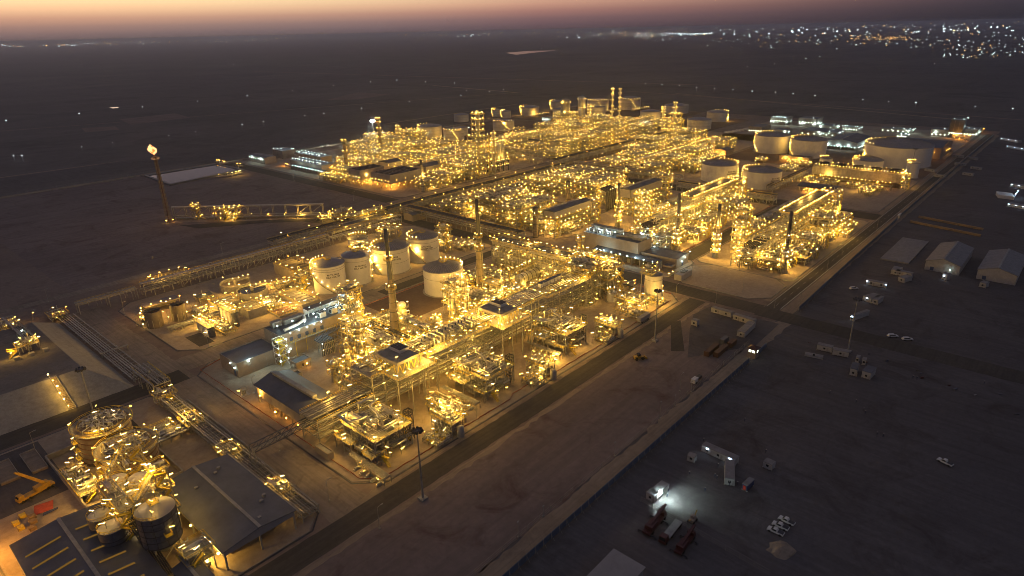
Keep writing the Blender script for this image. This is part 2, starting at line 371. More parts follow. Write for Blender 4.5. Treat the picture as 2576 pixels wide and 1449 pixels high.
# ------------------------------------------------------------ plant generators
def rpipes(mb, x0, x1, y0, y1, zs, n, R=(.08, .22), seed=1):
    """random runs of process piping inside a box: along one axis, then across, with drops"""
    r = random.Random(seed)
    for _ in range(n):
        z = r.choice(zs) + r.uniform(.4, 2.6); z2 = max(.3, z + r.uniform(-4, 3)); rad = r.uniform(*R)
        xa, xb = r.uniform(x0, x1), r.uniform(x0, x1); ya, yb = r.uniform(y0, y1), r.uniform(y0, y1)
        if r.random() < .5: pts = [(xa, ya, z2), (xa, ya, z), (xb, ya, z), (xb, yb, z), (xb, yb, max(.2, z - r.uniform(1, 4)))]
        else: pts = [(xa, ya, z2), (xa, ya, z), (xa, yb, z), (xb, yb, z), (xb, yb, max(.2, z + r.uniform(-3, 2)))]
        mb.pipe(pts, rad, 5 if rad < .14 else 6)
def stairs(mb, x, y, z0, z1, dx=1, dy=0, run=3.6):
    """a folded flight of steel stairs"""
    z = z0; k = 1
    while z < z1 - .1:
        dz = min(3.2, z1 - z); a = (x, y, z); b = (x + dx * run * k, y + dy * run * k, z + dz) if k > 0 else (x, y, z + dz)
        if k < 0: a = (x + dx * run, y + dy * run, z)
        off = .5
        for o in (-off, off):
            p = (a[0] + dy * o, a[1] + dx * o, a[2]); q = (b[0] + dy * o, b[1] + dx * o, b[2])
            mb.beam(p, q, .12, .3); mb.beam((p[0], p[1], p[2] + 1), (q[0], q[1], q[2] + 1), .09)
        for i in range(1, 9):
            t = i / 9; mb.cb(a[0] + (b[0] - a[0]) * t, a[1] + (b[1] - a[1]) * t, a[2] + (b[2] - a[2]) * t, .5 if dx else 1, .5 if dy else 1, .06)
        z += dz; k = -k
def frame_mb(mb, x0, x1, y0, y1, levels, nx, ny, w=.32, brace=.3, r=rnd, top=None):
    X = [x0 + (x1 - x0) * i / nx for i in range(nx + 1)]; Y = [y0 + (y1 - y0) * i / ny for i in range(ny + 1)]
    zt = top or levels[-1]
    for x in X:
        for y in Y: mb.cb(x, y, 0, w, w, zt)
    for z in levels:
        for y in Y: mb.box(x0, x1, y - w * .3, y + w * .3, z - .42, z - .02)
        for x in X: mb.box(x - w * .3, x + w * .3, y0, y1, z - .40, z - .04)
    zz = [0] + list(levels)
    for a, b in zip(zz, zz[1:]):
        for y in (y0, y1):
            for i in range(nx):
                if r.random() < brace:
                    xm = (X[i] + X[i + 1]) / 2; mb.beam((X[i], y, a), (xm, y, b - .3), .16); mb.beam((X[i + 1], y, a), (xm, y, b - .3), .16)
        for x in (x0, x1):
            for j in range(ny):
                if r.random() < brace: mb.beam((x, Y[j], a), (x, Y[j + 1], b - .3), .16)
    return X, Y
def structure(label, x0, x1, y0, y1, levels, seed=1, name='process_structure', cat='process structure', group=None, lampd=5.5, dens=1.0, kind='warm', deckf=.6, ves=1.0, far=False, canopy=None, sty='post', stair=True, lp=.85):
    r = random.Random(seed * 77 + 5); lampd *= 1.75 if far else 1.7
    cx, cy = (x0 + x1) / 2, (y0 + y1) / 2
    t = T(name, label, cat, cx, cy, 0, group); bay = 6.0 if not far else 7.5
    nx = max(1, round((x1 - x0) / bay)); ny = max(1, round((y1 - y0) / bay))
    f = MB(); X, Y = frame_mb(f, x0, x1, y0, y1, levels, nx, ny, .34 if not far else .45, .35, r); t.part('frame', f, M['steel'])
    A = (x1 - x0) * (y1 - y0)
    hr = MB(); pi = MB(); pg = MB(); lam = []; zs = [0] + list(levels)
    for li, z in enumerate(levels):
        d = MB(); top = li == len(levels) - 1
        for i in range(nx):
            for j in range(ny):
                edge = i in (0, nx - 1) or j in (0, ny - 1)
                if r.random() < (deckf + .15 if top else deckf): d.box(X[i] + .1, X[i + 1] - .1, Y[j] + .1, Y[j + 1] - .1, z, z + .09)
        e = .9
        d.box(x0 - e, x1 + e, y0 - e, y0 - .02, z, z + .09); d.box(x0 - e, x0 - .02, y0, y1 + e, z, z + .09)
        t.part('deck', d, M['deck'])
        hr.rail([(x0 - e, y0 - e, z), (x1 + e, y0 - e, z), (x1 + e, y1 + e, z), (x0 - e, y1 + e, z)], 1.1, .1 if not far else .14, 2.4 if not far else 5, True)
        P = []
        k = max(1, round((x1 - x0) / lampd)); P += [(x0 + (x1 - x0) * (i + .5) / k, y, z) for i in range(k) for y in (y0 - .7, y1 + .7)]
        k = max(1, round((y1 - y0) / lampd)); P += [(x, y0 + (y1 - y0) * (i + .5) / k, z) for i in range(k) for x in (x0 - .7, x1 + .7)]
        if top: P += [(r.uniform(x0, x1), r.uniform(y0, y1), z) for _ in range(int(A / 80))]
        lam += [p for p in P if r.random() < lp]
    lam += [(r.uniform(x0, x1), r.uniform(y0 - 2, y1), .1) for _ in range(int(A / 90) + 1)]
    t.part('handrail', hr, M['yellow'])
    # equipment on the ground and on each deck
    for li, z in enumerate(zs[:-1] if not canopy else zs[:-1]):
        H = (zs + [zs[-1] + 4])[li + 1] - z
        for _ in range(max(1, int(A / 90 * ves))):
            x, y = r.uniform(x0 + 1, x1 - 1), r.uniform(y0 + 1, y1 - 1); q = r.random()
            v = MB()
            if q < .5:
                L = r.uniform(3, 6); rr = r.uniform(.5, min(1.2, H * .22)); zz = z + rr + .8
                ax = r.random() < .5
                p, qv = ((x - L / 2, y, zz), (x + L / 2, y, zz)) if ax else ((x, y - L / 2, zz), (x, y + L / 2, zz))
                p = (max(x0, p[0]), max(y0, p[1]), zz); qv = (min(x1, qv[0]), min(y1, qv[1]), zz)
                v.drum(p, qv, rr, 10)
                for s_ in (.25, .75): v.cb(p[0] + (qv[0] - p[0]) * s_, p[1] + (qv[1] - p[1]) * s_, z, .4 if ax else rr * 1.4, rr * 1.4 if ax else .4, .9)
                t.part('exchanger', v, M['vessel'], smooth=False)
            elif q < .8:
                rr = r.uniform(.4, .9); h = min(H - .5, r.uniform(2, 4)); v.lathe(x, y, [(0, z + .5), (rr, z + .7), (rr, z + h), (rr * .6, z + h + rr * .4), (0, z + h + rr * .5)], 10)
                for a in range(3): v.cb(x + rr * .8 * math.cos(a * 2.1), y + rr * .8 * math.sin(a * 2.1), z, .15, .15, .9)
                t.part('vessel', v, M['vessel'])
            else:
                v.cb(x, y, z, 2.2, 1.0, .3); v.cyl((x - .8, y, z + .7), (x + .2, y, z + .7), .38, 8); v.cyl((x + .4, y, z + .7), (x + .9, y, z + .7), .3, 8); t.part('pump', v, M['grey'])
    # items standing on the top deck
    z = levels[-1]
    n = int(A / 70 * ves) + 1
    for _ in range(n):
        x, y = r.uniform(x0 + 1.5, x1 - 1.5), r.uniform(y0 + 1.5, y1 - 1.5); v = MB(); L = r.uniform(2.5, 5.5); rr = r.uniform(.5, 1.0)
        if r.random() < .5: p, q = (max(x0, x - L / 2), y, z + rr + .6), (min(x1, x + L / 2), y, z + rr + .6)
        else: p, q = (x, max(y0, y - L / 2), z + rr + .6), (x, min(y1, y + L / 2), z + rr + .6)
        v.drum(p, q, rr, 10); v.cb(x, y, z, .8, .8, .8); t.part('vessel', v, M['vessel'])
    npp = int((A / 14 + 6) * dens * len(zs) / 2.4)
    if far: npp = int(npp * .45)
    R = (.09, .26) if not far else (.16, .4)
    rpipes(pi, x0 - .5, x1 + .5, y0 - .5, y1 + .5, zs, npp // 2, R, seed * 3 + 1); rpipes(pg, x0 - .5, x1 + .5, y0 - .5, y1 + .5, zs, npp // 2, R, seed * 3 + 2)
    for _ in range(int(A / 25)):      # risers standing above the top deck
        x, y = r.uniform(x0, x1), r.uniform(y0, y1); h = r.uniform(1, 3); a = r.uniform(.6, 2)
        pi.pipe([(x, y, z), (x, y, z + h), (x + a, y, z + h), (x + a, y, z + .3)], r.uniform(.08, .2), 5)
    t.part('piping', pi, M['pipe']); t.part('piping', pg, M['pipe2'])
    if stair:
        st = MB(); stairs(st, x1 - 4.5 if r.random() < .5 else x0 + .5, y0 - 1.6, 0, levels[-1]); t.part('stair', st, M['yellow'])
    if canopy:
        c = MB(); zc = levels[-1] + canopy; e = 1
        c.add([(x0 - e, y0 - e, zc), (x1 + e, y0 - e, zc), (x1 + e, cy, zc + 1.2), (x0 - e, cy, zc + 1.2), (x0 - e, y1 + e, zc), (x1 + e, y1 + e, zc),
               (x0 - e, y0 - e, zc - .25), (x1 + e, y0 - e, zc - .25), (x1 + e, y1 + e, zc - .25), (x0 - e, y1 + e, zc - .25)],
              [(0, 1, 2, 3), (3, 2, 5, 4), (6, 9, 8, 7), (0, 6, 7, 1), (1, 7, 8, 5, 2), (5, 8, 9, 4), (4, 9, 6, 0, 3)])
        t.part('roof', c, M['blue'])
        w = MB(); w.box(x0 - .8, x1 + .8, y0 - .8, y0 - .6, zc - canopy * .8, zc - .3); w.box(x0 - .8, x0 - .6, y0, y1, zc - canopy * .8, zc - .3)
        w.box(x1 + .6, x1 + .8, y0, y1, zc - canopy * .8, zc - .3); w.box(x0 - .8, x1 + .8, y1 + .6, y1 + .8, zc - canopy * .8, zc - .3)
        t.part('wall', w, M['wallg'])
        f2 = MB()
        for x in X:
            for y in (y0, y1): f2.cb(x, y, levels[-1], .3, .3, canopy - .3)
        t.part('post', f2, M['steel'])
    t.lamps(lam, kind, 'far' if far else sty); return t.done()
def rack(label, x0, x1, y0, y1, levels, seed=1, axis='x', bay=6.0, lampd=7.0, npipe=8, name='pipe_rack', group=None, kind='warm', walkway=True, far=False, rail=True, lp=.9, z0=0, dark=False, brace=.18):
    r = random.Random(seed * 31 + 3); lampd *= 1.8 if far else 1.5
    t = T(name, label, 'pipe rack', (x0 + x1) / 2, (y0 + y1) / 2, 0, group)
    L0, L1, W0, W1 = (x0, x1, y0, y1) if axis == 'x' else (y0, y1, x0, x1)
    n = max(1, round((L1 - L0) / bay)); f = MB(); w = .34 if not far else .45
    def pt(l, a, z): return (l, a, z) if axis == 'x' else (a, l, z)
    def bx(mb, l0, l1, a0, a1, z0_, z1):
        if axis == 'x': mb.box(l0, l1, a0, a1, z0_, z1)
        else: mb.box(a0, a1, l0, l1, z0_, z1)
    for i in range(n + 1):
        l = L0 + (L1 - L0) * i / n
        for a in (W0, W1): bx(f, l - w / 2, l + w / 2, a - w / 2, a + w / 2, 0, levels[-1])
        for z in levels: bx(f, l - w * .3, l + w * .3, W0, W1, z - .45, z - .02)
        if i < n and r.random() < brace:
            l2 = L0 + (L1 - L0) * (i + 1) / n
            for a in (W0, W1):
                zz = [0] + list(levels)
                for p, q in zip(zz, zz[1:]): f.beam(pt(l, a, p), pt(l2, a, q), .18)
    for z in levels:
        for a in (W0, W1): bx(f, L0, L1, a - w * .25, a + w * .25, z - .38, z - .04)
    t.part('frame', f, M['grey'] if dark else M['steel'])
    for li, z in enumerate(levels[:-1] if walkway else levels):
        p1 = MB(); np_ = npipe; wdt = W1 - W0
        for k in range(np_):
            if r.random() < .15: continue
            rad = r.choice([.12, .18, .25, .35]) * (1 if not far else 1.3); rad = min(rad, wdt / np_ * .45)
            a = W0 + wdt * (k + .5) / np_; z_ = z + rad
            if r.random() < .35:       # an expansion or branch offset partway
                l = L0 + (L1 - L0) * r.uniform(.2, .8); p1.pipe([pt(L0 - .6, a, z_), pt(l, a, z_), pt(l, a, z_ + 1.1), pt(l + 1.8, a, z_ + 1.1), pt(l + 1.8, a, z_), pt(L1 + .6, a, z_)], rad, 6)
            else: p1.pipe([pt(L0 - .6, a, z_), pt(L1 + .6, a, z_)], rad, 6)
        t.part('piping', p1, M['dark'] if dark and li % 2 else (M['pipe'] if (li + seed) % 2 else M['pipe2']))
        ct = MB()                      # cable trays hung outside
        a = W0 - .5; bx(ct, L0, L1, a - .35, a + .35, z + .5, z + .62); t.part('cable_tray', ct, M['steel'])
    lam = []
    if walkway:
        z = levels[-1]; d = MB(); bx(d, L0, L1, W0, W0 + 1.2, z, z + .09); bx(d, L0, L1, W1 - 1.2, W1, z, z + .09)
        if not far:
            for i in range(0, n, 3): bx(d, L0 + (L1 - L0) * i / n, L0 + (L1 - L0) * (i + 1) / n, W0 + 1.3, W1 - 1.3, z, z + .09)
        t.part('walkway', d, M['deck'])
        p1 = MB()
        for k in range(max(2, int((W1 - W0) / 2))):
            rad = r.choice([.2, .3, .4]); a = W0 + 2 + (W1 - W0 - 4) * (k + .5) / max(2, int((W1 - W0) / 2)); l0 = L0 + r.uniform(0, .3) * (L1 - L0); l1 = L1 - r.uniform(0, .3) * (L1 - L0)
            p1.pipe([pt(l0, a, z - 2), pt(l0, a, z + rad + .1), pt(l1, a, z + rad + .1), pt(l1, a, z - 2)], rad, 6)
        t.part('piping', p1, M['pipe'])
    if rail:
        hr = MB(); z = levels[-1]
        for a in (W0 - .1, W1 + .1): hr.rail([pt(L0, a, z), pt(L1, a, z)], 1.1, .1 if not far else .14, 2.4 if not far else 6)
        t.part('handrail', hr, M['yellow'])
    if lampd:
        for li, z in enumerate(levels):
            if li != len(levels) - 1 and r.random() < .35: continue
            k = max(1, round((L1 - L0) / (lampd if li == len(levels) - 1 else lampd * 1.6)))
            for i in range(k):
                for a in (W0 - .3, W1 + .3):
                    if r.random() < lp: lam.append(pt(L0 + (L1 - L0) * (i + .5) / k + r.uniform(-.7, .7), a, z if li == len(levels) - 1 else z - 2.6))
        t.lamps(lam, kind, 'far' if far else 'post')
    # droppers down the sides
    dr = MB()
    if not far:
        for _ in range(int((L1 - L0) / 3)):
            l = r.uniform(L0, L1); a = r.choice([W0 - .8, W1 + .8]); z = r.choice(levels); rad = r.uniform(.1, .22)
            am = W0 + 1 if a < W0 else W1 - 1; dr.pipe([pt(l, am, z - .8), pt(l, a, z - .8), pt(l, a, r.uniform(.2, z * .5))], rad, 6)
        t.part('dropper', dr, M['pipe2'])
    return t.done()
def tower(label, x, y, r, h, nplat=5, seed=1, name='distillation_column', cat='process column', lampn=2, top=True, far=False, m='vessel', group=None, z0=0, taper=1.0, kind='warm'):
    t = T(name, label, cat, x, y, z0, group); R = random.Random(seed * 13 + 1)
    s = MB(); s.lathe(x, y, [(r * 1.15, z0), (r, z0 + 2.4), (r, z0 + h * .55), (r * taper, z0 + h * .62), (r * taper, z0 + h - r * .5), (r * taper * .75, z0 + h - .1), (0, z0 + h + r * .25)], 20 if not far else 12)
    t.part('shell', s, M[m], smooth=True)
    b = MB()
    for k in range(int(h / 4)): b.lathe(x, y, [(r * 1.02, z0 + 3 + k * 4), (r * 1.03, z0 + 3.15 + k * 4)], 16)
    t.part('seam_band', b, M['pipe2'])
    lam = []
    for k in range(nplat):
        z = z0 + h * (k + 1) / (nplat + .35) - (0 if k < nplat - 1 else .5); rr = r * (taper if z - z0 > h * .6 else 1); a0 = R.uniform(0, 6.28); span = R.uniform(3.6, 5.6) if k < nplat - 1 else 2 * PI
        p = MB(); ro = rr + 1.5; n = 14
        p.lathe(x, y, [(rr, z), (ro, z), (ro, z + .12), (rr, z + .12)], n, a0, a0 + span)
        pf = t.part('platform', p, M['deck'])
        q = MB(); q.ring(x, y, z, ro, n, 1.15, .1 if not far else .15, a0, a0 + span); t.part('handrail', q, M['yellow'], parent=pf)
        for i in range(lampn):
            a = a0 + span * (i + .5) / lampn; lam.append((x + (ro - .1) * math.cos(a), y + (ro - .1) * math.sin(a), z, a + PI))
    l = MB(); a = 3.9
    lx, ly = x + (r + .45) * math.cos(a), y + (r + .45) * math.sin(a)
    for o in (-.25, .25): l.beam((lx + o, ly, z0), (lx + o, ly, z0 + h - 1), .08)
    for k in range(int(h / 1.2)): l.box(lx - .25, lx + .25, ly - .03, ly + .03, z0 + .5 + k * 1.2, z0 + .56 + k * 1.2)
    t.part('ladder', l, M['yellow'])
    p = MB(); a = R.uniform(3, 5.2); px_, py_ = x + (r + .7) * math.cos(a), y + (r + .7) * math.sin(a)
    if top: p.pipe([(x, y, z0 + h), (x, y, z0 + h + 1.8), (px_, py_, z0 + h + 1.8), (px_, py_, z0 + 1.5)], .32 if r > 1 else .2, 8); t.part('overhead_line', p, M['pipe'])
    t.lamps(lam, kind, 'far' if far else 'post'); return t.done()
def stack(label, x, y, r0, r1, h, darkfrom=.6, plats=(.5, .8), name='furnace_stack', group=None, m='stackm', lampn=3, far=False, cat='chimney', flat_lamps=True):
    t = T(name, label, cat, x, y, 0, group)
    def rad(z): return r0 + (r1 - r0) * min(1, z / (h * .72))
    s = MB(); zz = [h * darkfrom * i / 8 for i in range(9)]; s.lathe(x, y, [(rad(z), z) for z in zz], 20); t.part('shaft', s, M[m], smooth=True)
    s = MB(); z1 = h * darkfrom; s.lathe(x, y, [(rad(z1), z1), (rad(h * .85), h * .85), (rad(h) * 1.12, h * .86), (rad(h) * 1.12, h), (rad(h) * .8, h), (rad(h) * .8, h - 2)], 20); t.part('tip', s, M['stackt'], smooth=True)
    b = MB(); k = 0
    while k < h * darkfrom: b.lathe(x, y, [(rad(k) + .02, k), (rad(k) + .12, k + .05), (rad(k) + .12, k + .3), (rad(k) + .02, k + .35)], 20); k += 5.2
    t.part('band', b, M['dark'])
    lam = []
    for f in plats:
        z = h * f; rr = rad(z); p = MB(); p.lathe(x, y, [(rr, z), (rr + 1.5, z), (rr + 1.5, z + .14), (rr, z + .14)], 18); q = MB(); q.ring(x, y, z, rr + 1.5, 16, 1.2, .11)
        pf = t.part('platform', p, M['deck']); t.part('handrail', q, M['yellow'], parent=pf)
        for i in range(lampn): a = 2 * PI * i / lampn + 3.6; lam.append((x + (rr + 1.3) * math.cos(a), y + (rr + 1.3) * math.sin(a), z, a + PI))
    l = MB(); a = 5.4; lx, ly = (r0 + .3) * math.cos(a), (r0 + .3) * math.sin(a); l2 = r1 + .3
    l.beam((x + lx, y + ly, 0), (x + l2 * math.cos(a), y + l2 * math.sin(a), h * .85), .5, .15); t.part('ladder', l, M['steel'])
    t.lamps(lam, 'warm', 'far' if far else 'post'); return t.done()
def text_on(t, lines, x, y, r, z, size, ang):
    """stencilled lettering that follows a curved tank shell"""
    for i, ln in enumerate(lines):
        cu = bpy.data.curves.new('lettering', 'FONT'); cu.body = ln; cu.size = size; cu.align_x = 'CENTER'; cu.extrude = .02; cu.resolution_u = 3; cu.offset = size * .012
        o = bpy.data.objects.new('lettering', cu); col.objects.link(o)
        dg = bpy.context.evaluated_depsgraph_get(); me = bpy.data.meshes.new_from_object(o.evaluated_get(dg)); bpy.data.objects.remove(o)
        me.materials.clear(); me.materials.append(M['text'])
        for v in me.vertices:
            a = ang + v.co.x / r; rr = r + .06 + v.co.z
            v.co = (x + rr * math.cos(a) - t.o[0], y + rr * math.sin(a) - t.o[1], z - i * size * 1.05 + v.co.y - t.o[2])
        ob = bpy.data.objects.new('lettering', me); col.objects.link(ob); ob.parent = t.r
def tank(label, x, y, r, h, dome=.22, ribs=24, stair=None, text=None, tang=None, roofm='dome', m='tank', nl=8, name='storage_tank', group=None, far=False, toprail=True, base=True, tsize=1.5, tz=.68, rings=(.3, .9), gantry=True, raillamps=0, kind='warm'):
    t = T(name, label, 'storage tank', x, y, 0, group); n = 64 if r > 8 else 40
    if far: n = 40
    s = MB(); s.lathe(x, y, [(r, 0), (r, h)], n); t.part('shell', s, M[m], smooth=True)
    if base: b = MB(); b.lathe(x, y, [(r, .5), (r + 1.1, .5), (r + 1.3, 0)], n); t.part('ring_wall', b, M['conc'])
    g = MB()
    for f in rings: g.lathe(x, y, [(r + .01, h * f), (r + .16, h * f), (r + .16, h * f + .18), (r + .01, h * f + .18)], n)
    g.lathe(x, y, [(r, h - .25), (r + .3, h - .2), (r + .3, h + .05), (r, h + .05)], n); t.part('stiffening_ring', g, M['rib'] if not far else M['pipe2'])
    H = r * dome; prof = []
    for k in range(9):
        a = k / 8; prof.append((r * (1 - a), h + H * (1 - (1 - a) ** 2)))
    prof[-1] = (.02, prof[-1][1]); d = MB(); d.lathe(x, y, prof, n); rf = t.part('roof', d, M[roofm], smooth=True)
    if ribs:
        rb = MB()
        for i in range(ribs):
            a = 2 * PI * i / ribs
            pts = [(x + q * math.cos(a), y + q * math.sin(a), z + .08) for q, z in prof[:-1]]
            for p, q in zip(pts, pts[1:]): rb.beam(p, q, .16, .16)
        rb.lathe(x, y, [(prof[5][0], prof[5][1] + .05), (prof[5][0], prof[5][1] + .2)], 36); t.part('rib', rb, M['rib'], parent=rf)
    v = MB(); zt = h + H
    v.cyl((x, y, zt - .1), (x, y, zt + .7), .9, 10); v.cyl((x, y, zt + .7), (x, y, zt + 1.6), .2, 6); t.part('vent', v, M['pipe2'], parent=rf)
    lam = []
    if gantry and r > 6:
        gm = MB(); a = (stair[1] if stair else 1.0)
        x1, y1 = x + r * math.cos(a), y + r * math.sin(a); gm.box(x - 1.6, x + 1.6, y - 1.6, y + 1.6, zt + .1, zt + .2); gm.rail([(x - 1.6, y - 1.6, zt + .2), (x + 1.6, y - 1.6, zt + .2), (x + 1.6, y + 1.6, zt + .2), (x - 1.6, y + 1.6, zt + .2)], 1.1, .1, 2, True)
        for s_ in (-.6, .6):
            ox, oy = -math.sin(a) * s_, math.cos(a) * s_; P = [(x + q * math.cos(a) + ox, y + q * math.sin(a) + oy, z + .2) for q, z in prof[:-1]]; gm.rail(P, 1.1, .1, 2.5)
        t.part('roof_walkway', gm, M['yellow'], parent=rf)
    if toprail: tr = MB(); a = stair[1] if stair else 1.0; tr.ring(x, y, h, r + .2, 16, 1.1, .1 if not far else .16, a - 1.0, a + 1.0); t.part('handrail', tr, M['yellow'])
    if raillamps:
        a = stair[1] if stair else 1.0
        for i in range(raillamps): b_ = a - 1.0 + 2.0 * i / max(1, raillamps - 1); lam.append((x + (r + .2) * math.cos(b_), y + (r + .2) * math.sin(b_), h, b_ + PI))
    if stair:
        a0, a1 = stair; st = MB(); hr = MB(); k = 26; P = []
        for i in range(k + 1):
            f = i / k; a = a0 + (a1 - a0) * f; P.append((a, .4 + (h - .4) * f))
        for (a, z), (b_, z2) in zip(P, P[1:]):
            for rr in (r + .35, r + 1.1): st.beam((x + rr * math.cos(a), y + rr * math.sin(a), z), (x + rr * math.cos(b_), y + rr * math.sin(b_), z2), .1, .3)
            st.hexa(*[[(x + rr * math.cos(q), y + rr * math.sin(q), zz + e) for rr, q, zz in ((r + .3, a, z), (r + 1.1, a, z), (r + 1.1, b_, z2), (r + .3, b_, z2))] for e in (0, .07)])
        for zz in (1.0, .5): hr.pipe([(x + (r + 1.15) * math.cos(a), y + (r + 1.15) * math.sin(a), z + zz) for a, z in P], .06, 4)
        t.part('spiral_stair', st, M['deck']); t.part('handrail', hr, M['yellow'])
        for i in range(nl):
            a, z = P[int((i + .5) * k / nl)]; lam.append((x + (r + 1.2) * math.cos(a), y + (r + 1.2) * math.sin(a), z + .2, a + PI))
    if text: text_on(t, text, x, y, r, h * tz, tsize, tang)
    t.lamps(lam, kind, 'far' if far or True else 'post'); return t.done()
def bldg(label, x0, x1, y0, y1, h, wall='wallb', roof='blue', par=.5, name='building', cat='building', doors=(), wins=(), gable=None, litwin=False, group=None, over=.3, z0=0, panel=6.0, t=None):
    t = t or T(name, label, cat, (x0 + x1) / 2, (y0 + y1) / 2, 0, group)
    w = MB()
    if gable:
        e = over; zr = h + gable
        if gable and (x1 - x0) > (y1 - y0):
            ym = (y0 + y1) / 2
            w.add([(x0, y0, z0), (x1, y0, z0), (x1, y1, z0), (x0, y1, z0), (x0, y0, h), (x1, y0, h), (x1, y1, h), (x0, y1, h), (x0, ym, zr - .1), (x1, ym, zr - .1)],
                  [(0, 1, 5, 4), (2, 3, 7, 6), (3, 0, 4, 8, 7), (1, 2, 6, 9, 5), (0, 3, 2, 1)])
            r_ = MB()
            for s_ in (-1, 1):
                ye = y0 - e if s_ < 0 else y1 + e
                r_.hexa([(x0 - e, ye, h - e * gable / (y1 - y0) * 2), (x1 + e, ye, h - e * gable / (y1 - y0) * 2), (x1 + e, ym, zr), (x0 - e, ym, zr)], [(x0 - e, ye, h + .2), (x1 + e, ye, h + .2), (x1 + e, ym, zr + .2), (x0 - e, ym, zr + .2)])
        else:
            xm = (x0 + x1) / 2
            w.add([(x0, y0, z0), (x1, y0, z0), (x1, y1, z0), (x0, y1, z0), (x0, y0, h), (x1, y0, h), (x1, y1, h), (x0, y1, h), (xm, y0, zr - .1), (xm, y1, zr - .1)],
                  [(1, 2, 6, 5), (3, 0, 4, 7), (0, 1, 5, 8, 4), (2, 3, 7, 9, 6), (0, 3, 2, 1)])
            r_ = MB()
            for s_ in (-1, 1):
                xe = x0 - e if s_ < 0 else x1 + e
                r_.hexa([(xe, y0 - e, h), (xe, y1 + e, h), (xm, y1 + e, zr), (xm, y0 - e, zr)], [(xe, y0 - e, h + .2), (xe, y1 + e, h + .2), (xm, y1 + e, zr + .2), (xm, y0 - e, zr + .2)])
        t.part('wall', w, M[wall]); t.part('roof', r_, M[roof])
        c = MB()
        if (x1 - x0) > (y1 - y0): c.box(x0 - e, x1 + e, (y0 + y1) / 2 - .5, (y0 + y1) / 2 + .5, h + gable + .18, h + gable + .4)
        else: c.box((x0 + x1) / 2 - .5, (x0 + x1) / 2 + .5, y0 - e, y1 + e, h + gable + .18, h + gable + .4)
        t.part('ridge_cap', c, M['grey'])
    else:
        w.box(x0, x1, y0, y1, z0, h); t.part('wall', w, M[wall])
        r_ = MB(); r_.box(x0 + .3, x1 - .3, y0 + .3, y1 - .3, h, h + .08); t.part('roof', r_, M[roof])
        p = MB(); p.box(x0 - .1, x1 + .1, y0 - .1, y0 + .25, h, h + par); p.box(x0 - .1, x1 + .1, y1 - .25, y1 + .1, h, h + par); p.box(x0 - .1, x0 + .25, y0 + .25, y1 - .25, h, h + par); p.box(x1 - .25, x1 + .1, y0 + .25, y1 - .25, h, h + par)
        t.part('parapet', p, M[wall])
    if panel:
        j = MB(); k = int((x1 - x0) / panel)
        for i in range(1, k + 1): xx = x0 + (x1 - x0) * i / (k + 1); j.box(xx - .08, xx + .08, y0 - .06, y0 - .005, z0 + .2, h - .1)
        k = int((y1 - y0) / panel)
        for i in range(1, k + 1): yy = y0 + (y1 - y0) * i / (k + 1); j.box(x0 - .06, x0 - .005, yy - .08, yy + .08, z0 + .2, h - .1)
        t.part('downpipe', j, M['grey'])
    for (ax, p, z, ww, hh) in doors:
        d = MB()
        if ax == 'y': d.box(p - ww / 2, p + ww / 2, y0 - .09, y0 - .01, z, z + hh)
        else: d.box(x0 - .09, x0 - .01, p - ww / 2, p + ww / 2, z, z + hh)
        t.part('door', d, M['bluecap'])
    for (ax, p, z, ww, hh) in wins:
        d = MB(); g = MB()
        if ax == 'y': d.box(p - ww / 2 - .12, p + ww / 2 + .12, y0 - .08, y0 - .01, z - .12, z + hh + .12); g.box(p - ww / 2, p + ww / 2, y0 - .11, y0 - .09, z, z + hh)
        else: d.box(x0 - .08, x0 - .01, p - ww / 2 - .12, p + ww / 2 + .12, z - .12, z + hh + .12); g.box(x0 - .11, x0 - .09, p - ww / 2, p + ww / 2, z, z + hh)
        q = t.part('window', d, M['white']); t.part('pane', g, M['window'] if litwin else M['glass'], parent=q)
    return t
def acunit(t, x, y, z, a=3.2, b=2.4, h=2.4):
    m = MB(); m.cb(x, y, z + .2, a, b, h); o = t.part('roof_air_conditioner', m, M['acw']); g = MB()
    for i in (-1, 1): g.cyl((x + i * a * .24, y, z + h + .2), (x + i * a * .24, y, z + h + .4), .65, 10)
    g.box(x - a / 2 - .06, x - a / 2 - .01, y - b * .4, y + b * .4, z + .5, z + h - .1); t.part('fan_grille', g, M['dark'], parent=o)
